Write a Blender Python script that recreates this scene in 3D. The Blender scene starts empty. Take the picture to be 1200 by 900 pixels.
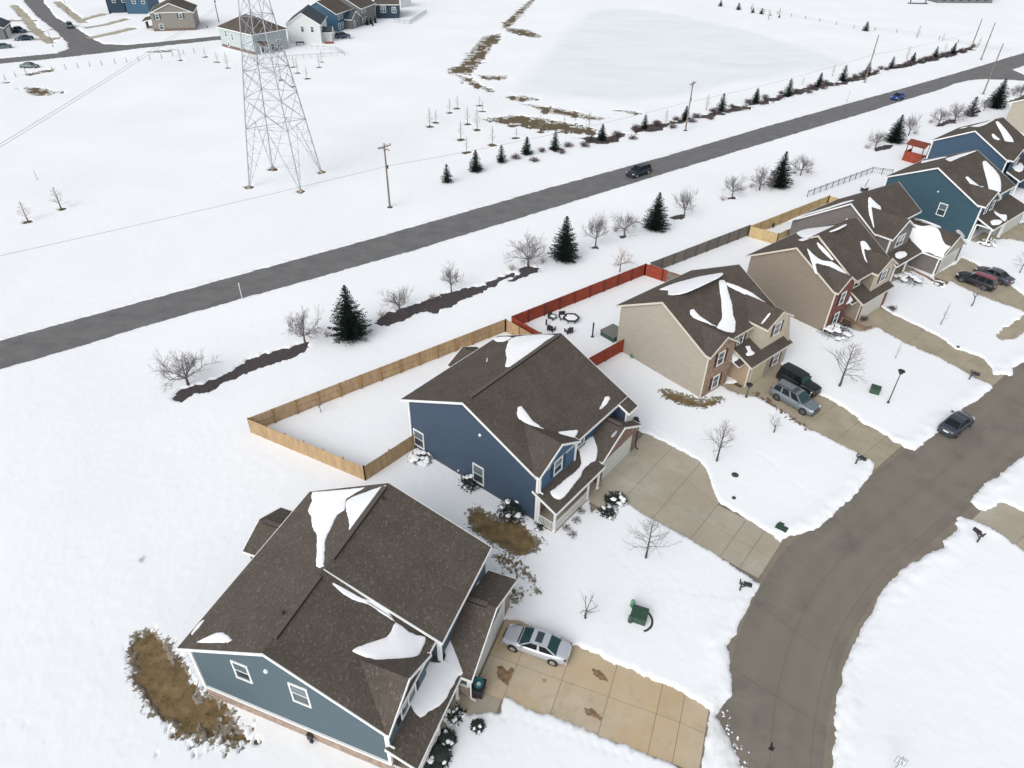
import bpy, math, random
import numpy as np
from mathutils import Vector, Matrix
random.seed(7)
S = bpy.context.scene
COL = S.collection

# ------------------------------------------------------------------ camera, sky, sun, exposure
FOC, CAMH = 821.5, 45.0
PITCH, ROLL = math.radians(36.91), math.radians(-1.2)
cp, sp, cr, sr = math.cos(PITCH), math.sin(PITCH), math.cos(ROLL), math.sin(ROLL)
_right = np.array([1., 0, 0]); _fwd = np.array([0, cp, -sp]); _down = np.array([0, -sp, -cp])
RX = cr*_right + sr*_down; DN = -sr*_right + cr*_down; FW = _fwd
cam = bpy.data.cameras.new('camera'); cam.sensor_width = 36; cam.lens = FOC/1200*36
cam.clip_end = 9000; cam.clip_start = 0.5
camo = bpy.data.objects.new('camera', cam); COL.objects.link(camo); S.camera = camo
m = Matrix.Identity(4)
for i in range(3):
    m[i][0], m[i][1], m[i][2] = RX[i], -DN[i], -FW[i]
m[2][3] = CAMH
camo.matrix_world = m
W = bpy.data.worlds.new('World'); S.world = W; W.use_nodes = True
nt = W.node_tree; bg = nt.nodes['Background']
SUN_EL, SUN_AZ = math.radians(38), math.radians(215)
sky = nt.nodes.new('ShaderNodeTexSky'); sky.sky_type = 'NISHITA'; sky.sun_disc = False
sky.sun_elevation = SUN_EL; sky.sun_rotation = SUN_AZ
sky.dust_density = 3.0; sky.air_density = 1.0; sky.ozone_density = 1.0
hs = nt.nodes.new('ShaderNodeHueSaturation'); hs.inputs['Saturation'].default_value = 0.22
nt.links.new(sky.outputs[0], hs.inputs['Color']); nt.links.new(hs.outputs[0], bg.inputs[0])
bg.inputs[1].default_value = 0.15
sl = bpy.data.lights.new('sun', 'SUN'); sl.energy = .75; sl.angle = math.radians(60); sl.color = (1, .98, .96)
slo = bpy.data.objects.new('sun', sl); COL.objects.link(slo)
sd = Vector((math.sin(SUN_AZ)*math.cos(SUN_EL), math.cos(SUN_AZ)*math.cos(SUN_EL), math.sin(SUN_EL)))
slo.rotation_euler = sd.to_track_quat('Z', 'Y').to_euler()
S.view_settings.view_transform = 'Standard'; S.view_settings.look = 'None'
S.view_settings.exposure = 0.25; S.view_settings.gamma = 1

# ------------------------------------------------------------------ surveying helpers
def g(x, y, z=0.0):
    """world point at height z that was measured at photo position x, y"""
    d = RX*(x-600) + DN*(y-450) + FW*FOC
    t = (z-CAMH)/d[2]
    return np.array([0, 0, CAMH]) + t*d
def pr(P):
    v = np.asarray(P, float) - np.array([0, 0, CAMH]); c = v@FW
    return 600+FOC*(v@RX)/c, 450+FOC*(v@DN)/c
def height(base, top):
    B = g(*base); lo, best = 0.0, 1e9
    for h in np.arange(0.2, 40, .05):
        p = pr(B+np.array([0, 0, h])); e = (p[1]-top[1])**2
        if e < best: best, lo = e, h
    return lo
def dirv(az): a = math.radians(az); return np.array([math.sin(a), math.cos(a), 0.])
def scl(x0, y0, s, pts): return [(x0+a/s, y0+b/s) for a, b in pts]

# ------------------------------------------------------------------ mesh helpers
class MB:
    def __init__(s): s.v = []; s.f = []
    def add(s, vs, fs):
        o = len(s.v); s.v += [tuple(map(float, p)) for p in vs]; s.f += [tuple(o+i for i in f) for f in fs]
    def box(s, c, d, rz=0.0):
        cx, cy, cz = c; a, b, h = d[0]/2, d[1]/2, d[2]/2; co, si = math.cos(rz), math.sin(rz)
        vs = [(cx+x*co-y*si, cy+x*si+y*co, cz+z) for z in (-h, h) for x, y in ((-a, -b), (a, -b), (a, b), (-a, b))]
        s.add(vs, [(3, 2, 1, 0), (4, 5, 6, 7), (0, 1, 5, 4), (1, 2, 6, 5), (2, 3, 7, 6), (3, 0, 4, 7)])
    def bar(s, p, q, w, h=None, up=(0, 0, 1)):
        p = Vector(p); q = Vector(q); h = h or w; d = (q-p)
        if d.length < 1e-5: return
        d.normalize(); up = Vector(up)
        if abs(d.dot(up)) > .98: up = Vector((1, 0, 0))
        a = d.cross(up).normalized(); b = a.cross(d).normalized()
        vs = [e + a*(i*w/2) + b*(j*h/2) for e in (p, q) for i, j in ((-1, -1), (1, -1), (1, 1), (-1, 1))]
        s.add(vs, [(3, 2, 1, 0), (4, 5, 6, 7), (0, 1, 5, 4), (1, 2, 6, 5), (2, 3, 7, 6), (3, 0, 4, 7)])
    def tube(s, p, q, r0, r1=None, n=6, cap=True):
        p = Vector(p); q = Vector(q); r1 = r0 if r1 is None else r1; d = q-p
        if d.length < 1e-6: return
        d.normalize(); up = Vector((0, 0, 1)) if abs(d.z) < .95 else Vector((1, 0, 0))
        a = d.cross(up).normalized(); b = a.cross(d)
        vs = [e + (a*math.cos(t)+b*math.sin(t))*r for e, r in ((p, r0), (q, r1)) for t in [2*math.pi*i/n for i in range(n)]]
        fs = [(i, (i+1) % n, n+(i+1) % n, n+i) for i in range(n)]
        if cap: fs += [tuple(range(n-1, -1, -1)), tuple(range(n, 2*n))]
        s.add(vs, fs)
    def lathe(s, c, prof, n=12):
        vs = []; k = len(prof)
        for r, z in prof:
            for i in range(n):
                t = 2*math.pi*i/n; vs.append((c[0]+r*math.cos(t), c[1]+r*math.sin(t), c[2]+z))
        fs = [(j*n+i, j*n+(i+1) % n, (j+1)*n+(i+1) % n, (j+1)*n+i) for j in range(k-1) for i in range(n)]
        fs += [tuple(range(n-1, -1, -1)), tuple(range((k-1)*n, k*n))]
        s.add(vs, fs)
    def prism(s, pts, z0, z1):
        n = len(pts)
        vs = [(p[0], p[1], z0) for p in pts] + [(p[0], p[1], z1) for p in pts]
        s.add(vs, [tuple(range(n-1, -1, -1)), tuple(range(n, 2*n))] + [(i, (i+1) % n, n+(i+1) % n, n+i) for i in range(n)])
    def mesh(s, name, smooth=False):
        me = bpy.data.meshes.new(name); me.from_pydata(s.v, [], s.f); me.update()
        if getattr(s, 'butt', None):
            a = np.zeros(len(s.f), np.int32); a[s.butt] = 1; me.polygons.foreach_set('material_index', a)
        if smooth: me.polygons.foreach_set('use_smooth', [True]*len(me.polygons))
        return me
def obj(name, mb, mat, parent=None, kind=None, smooth=False, label=None):
    me = mb if isinstance(mb, bpy.types.Mesh) else mb.mesh(name, smooth)
    if mat and not me.materials: me.materials.append(mat)
    o = bpy.data.objects.new(name, me); COL.objects.link(o)
    if parent: o.parent = parent
    if kind: o['kind'] = kind
    if label: o['label'] = label
    return o
def tag(o, label, cat, group=None):
    o['label'] = label; o['category'] = cat
    if group: o['group'] = group
    return o
def thing(name, label, cat, loc=(0, 0, 0), rz=0.0, group=None, sc=1.0):
    o = bpy.data.objects.new(name, None); COL.objects.link(o)
    o.location = tuple(map(float, loc)); o.rotation_euler = (0, 0, rz)
    o.scale = sc if isinstance(sc, tuple) else (sc, sc, sc)
    o.empty_display_size = .3
    return tag(o, label, cat, group)
def dup(src, label, loc, rz=0.0, sc=1.0, group=None, cat=None):
    def rec(o, parent):
        c = o.copy(); COL.objects.link(c)
        if parent: c.parent = parent
        for ch in [x for x in KIDS.get(o.name, [])]:
            rec(ch, c)
        return c
    r = rec(src, None); r.location = tuple(map(float, loc)); r.rotation_euler = (0, 0, rz)
    r.scale = sc if isinstance(sc, tuple) else (sc, sc, sc); r['label'] = label
    if group: r['group'] = group
    if cat: r['category'] = cat
    return r
KIDS = {}
def remember(o):
    def rec(q):
        KIDS[q.name] = list(q.children)
        for ch in q.children: rec(ch)
    rec(o); return o

# ------------------------------------------------------------------ materials
def srgb(r, g_, b):
    f = lambda c: (c/255/12.92) if c/255 <= .04045 else ((c/255+.055)/1.055)**2.4
    return (f(r), f(g_), f(b), 1)
def mat(name, col, rough=.7, metal=0.0, var=0.0, scale=3.0, bump=0.0, bscale=30., col2=None, objrand=0.0, stretch=None, spec=None, detail=5.0):
    M = bpy.data.materials.new(name); M.use_nodes = True; n = M.node_tree; L = n.links
    b = n.nodes['Principled BSDF']; b.inputs['Roughness'].default_value = rough; b.inputs['Metallic'].default_value = metal
    if spec is not None: b.inputs['Specular IOR Level'].default_value = spec
    b.inputs['Base Color'].default_value = col
    tc = n.nodes.new('ShaderNodeTexCoord'); src = tc.outputs['Object']
    if stretch:
        mp = n.nodes.new('ShaderNodeMapping'); mp.inputs['Scale'].default_value = stretch; L.new(src, mp.inputs[0]); src = mp.outputs[0]
    last = None
    if var or col2:
        no = n.nodes.new('ShaderNodeTexNoise'); no.inputs['Scale'].default_value = scale; no.inputs['Detail'].default_value = detail
        L.new(src, no.inputs['Vector'])
        rp = n.nodes.new('ShaderNodeValToRGB'); rp.color_ramp.elements[0].position = .3; rp.color_ramp.elements[1].position = .7
        c2 = col2 or tuple(min(1, c*(1+var)) for c in col[:3])+(1,)
        c1 = col if col2 else tuple(c*(1-var) for c in col[:3])+(1,)
        rp.color_ramp.elements[0].color = c1; rp.color_ramp.elements[1].color = c2
        L.new(no.outputs['Fac'], rp.inputs[0]); last = rp.outputs[0]
    if objrand:
        oi = n.nodes.new('ShaderNodeObjectInfo'); mr = n.nodes.new('ShaderNodeMapRange')
        mr.inputs['To Min'].default_value = 1-objrand; mr.inputs['To Max'].default_value = 1+objrand
        L.new(oi.outputs['Random'], mr.inputs[0])
        mx = n.nodes.new('ShaderNodeMix'); mx.data_type = 'RGBA'; mx.blend_type = 'MULTIPLY'; mx.inputs[0].default_value = 1
        cb = n.nodes.new('ShaderNodeCombineColor')
        for k in range(3): L.new(mr.outputs[0], cb.inputs[k])
        if last: L.new(last, mx.inputs[6])
        else: mx.inputs[6].default_value = col
        L.new(cb.outputs[0], mx.inputs[7]); last = mx.outputs[2]
    if last: L.new(last, b.inputs['Base Color'])
    if bump:
        nb = n.nodes.new('ShaderNodeTexNoise'); nb.inputs['Scale'].default_value = bscale; nb.inputs['Detail'].default_value = 4
        L.new(src, nb.inputs['Vector'])
        bp = n.nodes.new('ShaderNodeBump'); bp.inputs['Strength'].default_value = bump; bp.inputs['Distance'].default_value = .05
        L.new(nb.outputs['Fac'], bp.inputs['Height']); L.new(bp.outputs[0], b.inputs['Normal'])
    return M

def snow_material():
    M = bpy.data.materials.new('snow'); M.use_nodes = True; n = M.node_tree; L = n.links
    b = n.nodes['Principled BSDF']; b.inputs['Roughness'].default_value = .75; b.inputs['Specular IOR Level'].default_value = .25
    tc = n.nodes.new('ShaderNodeTexCoord')
    at = n.nodes.new('ShaderNodeAttribute'); at.attribute_name = 'dirt'
    ai = n.nodes.new('ShaderNodeAttribute'); ai.attribute_name = 'ice'
    n1 = n.nodes.new('ShaderNodeTexNoise'); n1.inputs['Scale'].default_value = .05; n1.inputs['Detail'].default_value = 9
    L.new(tc.outputs['Object'], n1.inputs['Vector'])
    r1 = n.nodes.new('ShaderNodeValToRGB'); r1.color_ramp.elements[0].color = (.842, .870, .895, 1); r1.color_ramp.elements[1].color = (.898, .917, .932, 1)
    r1.color_ramp.elements[0].position = .3; r1.color_ramp.elements[1].position = .7
    L.new(n1.outputs['Fac'], r1.inputs[0])
    # dirt speckle
    n2 = n.nodes.new('ShaderNodeTexNoise'); n2.inputs['Scale'].default_value = 1.6; n2.inputs['Detail'].default_value = 8; n2.inputs['Roughness'].default_value = .75
    L.new(tc.outputs['Object'], n2.inputs['Vector'])
    ad = n.nodes.new('ShaderNodeMath'); ad.operation = 'ADD'; L.new(n2.outputs['Fac'], ad.inputs[0]); L.new(at.outputs['Fac'], ad.inputs[1])
    rr = n.nodes.new('ShaderNodeMapRange'); rr.inputs['From Min'].default_value = .78; rr.inputs['From Max'].default_value = 1.5; rr.inputs['To Max'].default_value = .7
    L.new(ad.outputs[0], rr.inputs[0])
    mx = n.nodes.new('ShaderNodeMix'); mx.data_type = 'RGBA'; mx.inputs[7].default_value = (.33, .31, .29, 1)
    L.new(rr.outputs[0], mx.inputs[0]); L.new(r1.outputs[0], mx.inputs[6])
    # grass tips poking through where the cover thins out
    a4 = n.nodes.new('ShaderNodeAttribute'); a4.attribute_name = 'thin'
    n4 = n.nodes.new('ShaderNodeTexNoise'); n4.inputs['Scale'].default_value = 3.2; n4.inputs['Detail'].default_value = 7; n4.inputs['Roughness'].default_value = .62
    L.new(tc.outputs['Object'], n4.inputs['Vector'])
    s4 = n.nodes.new('ShaderNodeMath'); s4.operation = 'ADD'; L.new(n4.outputs['Fac'], s4.inputs[0]); L.new(a4.outputs['Fac'], s4.inputs[1])
    m4 = n.nodes.new('ShaderNodeMapRange'); m4.inputs['From Min'].default_value = .93; m4.inputs['From Max'].default_value = 1.02; m4.inputs['To Max'].default_value = .92; L.new(s4.outputs[0], m4.inputs[0])
    n5 = n.nodes.new('ShaderNodeTexNoise'); n5.inputs['Scale'].default_value = 9; L.new(tc.outputs['Object'], n5.inputs['Vector'])
    r5 = n.nodes.new('ShaderNodeValToRGB'); r5.color_ramp.elements[0].color = srgb(70, 62, 50); r5.color_ramp.elements[1].color = srgb(132, 116, 88); r5.color_ramp.elements[0].position = .35; r5.color_ramp.elements[1].position = .65; L.new(n5.outputs['Fac'], r5.inputs[0])
    mx4 = n.nodes.new('ShaderNodeMix'); mx4.data_type = 'RGBA'; L.new(m4.outputs[0], mx4.inputs[0]); L.new(mx.outputs[2], mx4.inputs[6]); L.new(r5.outputs[0], mx4.inputs[7])
    # wind-scoured ice streaks
    mp = n.nodes.new('ShaderNodeMapping'); mp.inputs['Rotation'].default_value = (0, 0, .12); mp.inputs['Scale'].default_value = (.05, .15, 1)
    L.new(tc.outputs['Object'], mp.inputs[0])
    n3 = n.nodes.new('ShaderNodeTexNoise'); n3.inputs['Scale'].default_value = 1.0; n3.inputs['Detail'].default_value = 9; n3.inputs['Roughness'].default_value = .68; n3.inputs['Distortion'].default_value = .6
    L.new(mp.outputs[0], n3.inputs['Vector'])
    r3 = n.nodes.new('ShaderNodeMapRange'); r3.inputs['From Min'].default_value = .36; r3.inputs['From Max'].default_value = .66; r3.inputs['To Min'].default_value = .42
    L.new(n3.outputs['Fac'], r3.inputs[0])
    mi = n.nodes.new('ShaderNodeMath'); mi.operation = 'MULTIPLY'; L.new(r3.outputs[0], mi.inputs[0]); L.new(ai.outputs['Fac'], mi.inputs[1])
    mx2 = n.nodes.new('ShaderNodeMix'); mx2.data_type = 'RGBA'; mx2.inputs[7].default_value = (.73, .78, .80, 1)
    L.new(mi.outputs[0], mx2.inputs[0]); L.new(mx4.outputs[2], mx2.inputs[6])
    L.new(mx2.outputs[2], b.inputs['Base Color'])
    nb = n.nodes.new('ShaderNodeTexNoise'); nb.inputs['Scale'].default_value = 1.3; nb.inputs['Detail'].default_value = 8; nb.inputs['Roughness'].default_value = .6
    L.new(tc.outputs['Object'], nb.inputs['Vector'])
    bp = n.nodes.new('ShaderNodeBump'); bp.inputs['Strength'].default_value = .35; bp.inputs['Distance'].default_value = .06
    L.new(nb.outputs['Fac'], bp.inputs['Height']); L.new(bp.outputs[0], b.inputs['Normal'])
    return M

def shingle_material(name, base, spk):
    M = bpy.data.materials.new(name); M.use_nodes = True; n = M.node_tree; L = n.links
    b = n.nodes['Principled BSDF']; b.inputs['Roughness'].default_value = .9; b.inputs['Specular IOR Level'].default_value = .2
    tc = n.nodes.new('ShaderNodeTexCoord')
    mp = n.nodes.new('ShaderNodeMapping'); mp.inputs['Scale'].default_value = (1.4, .8, 1.4); L.new(tc.outputs['Object'], mp.inputs[0])
    # tabs: single-colour cells from a voronoi in object space
    vo = n.nodes.new('ShaderNodeTexVoronoi'); vo.inputs['Scale'].default_value = 8.5; L.new(mp.outputs[0], vo.inputs['Vector'])
    sep = n.nodes.new('ShaderNodeSeparateColor'); L.new(vo.outputs['Color'], sep.inputs[0])
    rp = n.nodes.new('ShaderNodeValToRGB'); e = rp.color_ramp.elements
    e[0].position = 0; e[0].color = tuple(c*.84 for c in base[:3])+(1,)
    e[1].position = .9; e[1].color = tuple(c*1.13 for c in base[:3])+(1,)
    e2 = e.new(.97); e2.color = tuple(min(1, c*spk) for c in base[:3])+(1,)
    L.new(sep.outputs[0], rp.inputs[0])
    n2 = n.nodes.new('ShaderNodeTexNoise'); n2.inputs['Scale'].default_value = .5; n2.inputs['Detail'].default_value = 6; L.new(tc.outputs['Object'], n2.inputs['Vector'])
    mr = n.nodes.new('ShaderNodeMapRange'); mr.inputs['From Min'].default_value = .3; mr.inputs['From Max'].default_value = .7
    mr.inputs['To Min'].default_value = .88; mr.inputs['To Max'].default_value = 1.1; L.new(n2.outputs['Fac'], mr.inputs[0])
    cb = n.nodes.new('ShaderNodeCombineColor')
    for k in range(3): L.new(mr.outputs[0], cb.inputs[k])
    mx = n.nodes.new('ShaderNodeMix'); mx.data_type = 'RGBA'; mx.blend_type = 'MULTIPLY'; mx.inputs[0].default_value = 1
    L.new(rp.outputs[0], mx.inputs[6]); L.new(cb.outputs[0], mx.inputs[7]); L.new(mx.outputs[2], b.inputs['Base Color'])
    nb = n.nodes.new('ShaderNodeTexNoise'); nb.inputs['Scale'].default_value = 45; L.new(tc.outputs['Object'], nb.inputs['Vector'])
    bp = n.nodes.new('ShaderNodeBump'); bp.inputs['Strength'].default_value = .4; bp.inputs['Distance'].default_value = .02
    L.new(nb.outputs['Fac'], bp.inputs['Height']); L.new(bp.outputs[0], b.inputs['Normal'])
    return M

def brick_material(name, c1, c2, mortar):
    M = bpy.data.materials.new(name); M.use_nodes = True; n = M.node_tree; L = n.links
    b = n.nodes['Principled BSDF']; b.inputs['Roughness'].default_value = .85
    tc = n.nodes.new('ShaderNodeTexCoord'); sp_ = n.nodes.new('ShaderNodeSeparateXYZ'); L.new(tc.outputs['Object'], sp_.inputs[0])
    ad = n.nodes.new('ShaderNodeMath'); ad.operation = 'ADD'; L.new(sp_.outputs[0], ad.inputs[0]); L.new(sp_.outputs[1], ad.inputs[1])
    cb = n.nodes.new('ShaderNodeCombineXYZ'); L.new(ad.outputs[0], cb.inputs[0]); L.new(sp_.outputs[2], cb.inputs[1])
    br = n.nodes.new('ShaderNodeTexBrick'); br.inputs['Scale'].default_value = 1; br.inputs['Brick Width'].default_value = .21; br.inputs['Row Height'].default_value = .075
    br.inputs['Mortar Size'].default_value = .006; br.inputs['Color1'].default_value = c1; br.inputs['Color2'].default_value = c2; br.inputs['Mortar'].default_value = mortar
    L.new(cb.outputs[0], br.inputs['Vector']); 
    n2 = n.nodes.new('ShaderNodeTexNoise'); n2.inputs['Scale'].default_value = 3; n2.inputs['Detail'].default_value = 4; L.new(tc.outputs['Object'], n2.inputs['Vector'])
    mr = n.nodes.new('ShaderNodeMapRange'); mr.inputs['From Min'].default_value = .3; mr.inputs['From Max'].default_value = .7; mr.inputs['To Min'].default_value = .7; mr.inputs['To Max'].default_value = 1.25; L.new(n2.outputs['Fac'], mr.inputs[0])
    c3 = n.nodes.new('ShaderNodeCombineColor')
    for k in range(3): L.new(mr.outputs[0], c3.inputs[k])
    mx = n.nodes.new('ShaderNodeMix'); mx.data_type = 'RGBA'; mx.blend_type = 'MULTIPLY'; mx.inputs[0].default_value = 1
    L.new(br.outputs['Color'], mx.inputs[6]); L.new(c3.outputs[0], mx.inputs[7]); L.new(mx.outputs[2], b.inputs['Base Color'])
    return M

def concrete_material(name, ca, cb_, stain, amt=.5, rnd=.06, streak=None, tracks=None, patch=None):
    M = bpy.data.materials.new(name); M.use_nodes = True; n = M.node_tree; L = n.links
    b = n.nodes['Principled BSDF']; b.inputs['Roughness'].default_value = .8; b.inputs['Specular IOR Level'].default_value = .3
    tc = n.nodes.new('ShaderNodeTexCoord'); ge = n.nodes.new('ShaderNodeNewGeometry'); pos = ge.outputs['Position']
    n1 = n.nodes.new('ShaderNodeTexNoise'); n1.inputs['Scale'].default_value = .45; n1.inputs['Detail'].default_value = 8; n1.inputs['Roughness'].default_value = .65; L.new(pos, n1.inputs['Vector'])
    rp = n.nodes.new('ShaderNodeValToRGB'); rp.color_ramp.elements[0].position = .32; rp.color_ramp.elements[1].position = .68
    rp.color_ramp.elements[0].color = ca; rp.color_ramp.elements[1].color = cb_; L.new(n1.outputs['Fac'], rp.inputs[0])
    n2 = n.nodes.new('ShaderNodeTexNoise'); n2.inputs['Scale'].default_value = 1.1; n2.inputs['Detail'].default_value = 9; n2.inputs['Roughness'].default_value = .7; n2.inputs['Distortion'].default_value = .4
    if streak:
        mp = n.nodes.new('ShaderNodeMapping'); mp.inputs['Rotation'].default_value = (0, 0, streak); mp.inputs['Scale'].default_value = (.25, 1.3, 1); L.new(pos, mp.inputs[0]); L.new(mp.outputs[0], n2.inputs['Vector'])
    else: L.new(pos, n2.inputs['Vector'])
    mr = n.nodes.new('ShaderNodeMapRange'); mr.inputs['From Min'].default_value = .52; mr.inputs['From Max'].default_value = .74; mr.inputs['To Max'].default_value = amt
    L.new(n2.outputs['Fac'], mr.inputs[0])
    mx = n.nodes.new('ShaderNodeMix'); mx.data_type = 'RGBA'; mx.inputs[7].default_value = stain; L.new(mr.outputs[0], mx.inputs[0]); L.new(rp.outputs[0], mx.inputs[6])
    base_out = mx.outputs[2]
    if patch:      # broad tan / grey areas in the slab field
        n6 = n.nodes.new('ShaderNodeTexNoise'); n6.inputs['Scale'].default_value = .16; n6.inputs['Detail'].default_value = 5; L.new(pos, n6.inputs['Vector'])
        m6 = n.nodes.new('ShaderNodeMapRange'); m6.inputs['From Min'].default_value = .42; m6.inputs['From Max'].default_value = .6; m6.inputs['To Max'].default_value = .75; L.new(n6.outputs['Fac'], m6.inputs[0])
        x6 = n.nodes.new('ShaderNodeMix'); x6.data_type = 'RGBA'; x6.inputs[7].default_value = patch; L.new(m6.outputs[0], x6.inputs[0]); L.new(base_out, x6.inputs[6]); base_out = x6.outputs[2]
    if tracks:     # worn wheel paths, from the position across the carriageway
        a7 = n.nodes.new('ShaderNodeAttribute'); a7.attribute_name = 'across'
        r7 = n.nodes.new('ShaderNodeValToRGB'); r7.color_ramp.interpolation = 'EASE'; e7 = r7.color_ramp.elements
        vals = [(0, 0), (.12, .35), (.24, .9), (.34, .35), (.5, .15), (.62, .75), (.72, .35), (.84, .8), (1, .1)]
        e7[0].position = 0; e7[0].color = (vals[0][1],)*3+(1,); e7[1].position = 1; e7[1].color = (vals[-1][1],)*3+(1,)
        for q_, v_ in vals[1:-1]: k_ = e7.new(q_); k_.color = (v_,)*3+(1,)
        L.new(a7.outputs['Fac'], r7.inputs[0])
        n7 = n.nodes.new('ShaderNodeTexNoise'); n7.inputs['Scale'].default_value = .25; n7.inputs['Detail'].default_value = 6; L.new(pos, n7.inputs['Vector'])
        m7 = n.nodes.new('ShaderNodeMath'); m7.operation = 'MULTIPLY'; L.new(r7.outputs[0], m7.inputs[0]); L.new(n7.outputs['Fac'], m7.inputs[1])
        x7 = n.nodes.new('ShaderNodeMix'); x7.data_type = 'RGBA'; x7.inputs[7].default_value = tracks; L.new(m7.outputs[0], x7.inputs[0]); L.new(base_out, x7.inputs[6]); base_out = x7.outputs[2]
    oi = n.nodes.new('ShaderNodeObjectInfo'); m2 = n.nodes.new('ShaderNodeMapRange'); m2.inputs['To Min'].default_value = 1-rnd; m2.inputs['To Max'].default_value = 1+rnd; L.new(oi.outputs['Random'], m2.inputs[0])
    c3 = n.nodes.new('ShaderNodeCombineColor')
    for k in range(3): L.new(m2.outputs[0], c3.inputs[k])
    mm = n.nodes.new('ShaderNodeMix'); mm.data_type = 'RGBA'; mm.blend_type = 'MULTIPLY'; mm.inputs[0].default_value = 1
    L.new(base_out, mm.inputs[6]); L.new(c3.outputs[0], mm.inputs[7]); L.new(mm.outputs[2], b.inputs['Base Color'])
    nb = n.nodes.new('ShaderNodeTexNoise'); nb.inputs['Scale'].default_value = 20; nb.inputs['Detail'].default_value = 5; L.new(pos, nb.inputs['Vector'])
    bp = n.nodes.new('ShaderNodeBump'); bp.inputs['Strength'].default_value = .25; bp.inputs['Distance'].default_value = .01
    L.new(nb.outputs['Fac'], bp.inputs['Height']); L.new(bp.outputs[0], b.inputs['Normal'])
    return M

M_snow = snow_material()
M_roofsnow = mat('roof_snow', (.90, .91, .93, 1), .75, var=.02, scale=.8, bump=.4, bscale=2.5, spec=.25)
M_ground = mat('soil_and_dormant_grass', srgb(112, 96, 68), .95, col2=srgb(74, 66, 50), scale=2.2, bump=.8, bscale=9, detail=9)
M_grass = mat('dormant_grass', srgb(140, 118, 83), .95, col2=srgb(97, 82, 53), scale=1.3, bump=.8, bscale=25, detail=9)
M_mulch = mat('dark_mulch', srgb(50, 45, 48), .95, col2=srgb(86, 78, 78), scale=4, bump=1, bscale=14, detail=9)
M_asphalt = concrete_material('asphalt', srgb(101, 101, 102), srgb(118, 117, 117), srgb(88, 87, 89), .75, 0, streak=math.radians(-38))
M_street = concrete_material('weathered_street_concrete', srgb(104, 99, 93), srgb(127, 121, 111), srgb(95, 91, 86), .65, .02, tracks=srgb(130, 123, 113), patch=srgb(122, 115, 104))
M_joint = mat('joint_filler', srgb(112, 103, 90), .9, var=.2)
M_drive1 = concrete_material('tan_concrete', srgb(176, 163, 140), srgb(193, 181, 160), srgb(157, 131, 97), .55, .03, patch=srgb(188, 165, 130))
M_drive2 = concrete_material('grey_tan_concrete', srgb(161, 157, 142), srgb(181, 175, 160), srgb(141, 140, 136), .6, .03, patch=srgb(162, 151, 133))
M_drive3 = concrete_material('brown_grey_concrete', srgb(151, 142, 124), srgb(170, 160, 140), srgb(131, 120, 103), .5, .03)
M_gut = concrete_material('gutter_concrete', srgb(121, 113, 101), srgb(136, 128, 115), srgb(103, 98, 89), .5, .03)
M_kerb = mat('kerb_concrete', srgb(160, 150, 134), .85, var=.15, scale=2)
M_shA = shingle_material('brown_shingles', srgb(93, 86, 79), 1.6)
M_shB = shingle_material('taupe_shingles', srgb(88, 81, 75), 1.35)
M_shG = shingle_material('charcoal_shingles', srgb(70, 80, 88), 1.3)
M_ridge = mat('ridge_cap_shingles', srgb(91, 84, 78), .9, var=.15, scale=6)
M_buttshade = mat('shingle_butt_shade', srgb(44, 39, 36), .95)  # shadow line under each shingle course, put into the riser colour
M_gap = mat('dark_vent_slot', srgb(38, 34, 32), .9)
M_trim = mat('white_trim', (.80, .81, .80, 1), .5, var=.03, scale=2)
M_cream = mat('cream_trim', srgb(205, 198, 184), .55, var=.03)
M_soffit = mat('soffit', (.72, .72, .70, 1), .7)
def siding(name, c): return mat(name, c, .62, var=.07, scale=.9, stretch=(1, 1, 5), bump=.15, bscale=30)
M_sid1 = siding('slate_blue_siding', srgb(74, 92, 101))
M_sid2 = siding('navy_blue_siding', srgb(57, 74, 93))
M_sid3 = siding('beige_siding', srgb(164, 157, 145))
M_sid4 = siding('taupe_siding', srgb(132, 121, 109))
M_sid5 = siding('warm_grey_siding', srgb(107, 102, 101))
M_sid6 = siding('teal_siding', srgb(46, 77, 90))
M_sid7 = siding('deep_blue_siding', srgb(50, 75, 97))
M_sid8 = siding('sand_siding', srgb(161, 154, 141))
M_sidfar1 = siding('khaki_siding', srgb(131, 126, 118))
M_sidfar2 = siding('pale_sage_siding', srgb(174, 183, 183))
M_sidfar3 = siding('white_siding', srgb(204, 208, 208))
M_sidfar4 = siding('bright_blue_siding', srgb(50, 86, 110))
M_sidfar5 = siding('grey_lap_siding', srgb(105, 108, 109))
M_sidfar6 = siding('midnight_siding', srgb(30, 54, 71))
M_brick1 = brick_material('pinkish_tan_brick', srgb(158, 138, 124), srgb(138, 116, 102), srgb(170, 160, 150))
M_brick2 = brick_material('brown_brick', srgb(140, 112, 96), srgb(112, 88, 76), srgb(150, 138, 126))
M_brick3 = brick_material('mixed_tan_brick', srgb(160, 132, 110), srgb(120, 96, 80), srgb(165, 150, 134))
M_brick4 = brick_material('red_brick', srgb(122, 66, 58), srgb(96, 52, 48), srgb(130, 100, 92))
M_glass = mat('window_glass', (.035, .05, .06, 1), .08, spec=.8)
M_glass2 = mat('pale_window_glass', (.11, .15, .17, 1), .1, spec=.7)
M_carglass = mat('car_glass', (.008, .012, .014, 1), .12, spec=.35)
M_tealglass = mat('teal_car_glass', (.012, .05, .05, 1), .08, spec=.5)
M_gdoor = mat('garage_door_white', srgb(205, 205, 200), .55, var=.03)
M_gdoorC = mat('garage_door_cream', srgb(196, 188, 160), .55, var=.04)
M_black = mat('black_paint', (.018, .018, .02, 1), .45)
M_shutB = mat('black_shutter', (.02, .022, .03, 1), .5)
M_shutT = mat('teal_shutter', srgb(28, 66, 82), .5)
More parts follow.
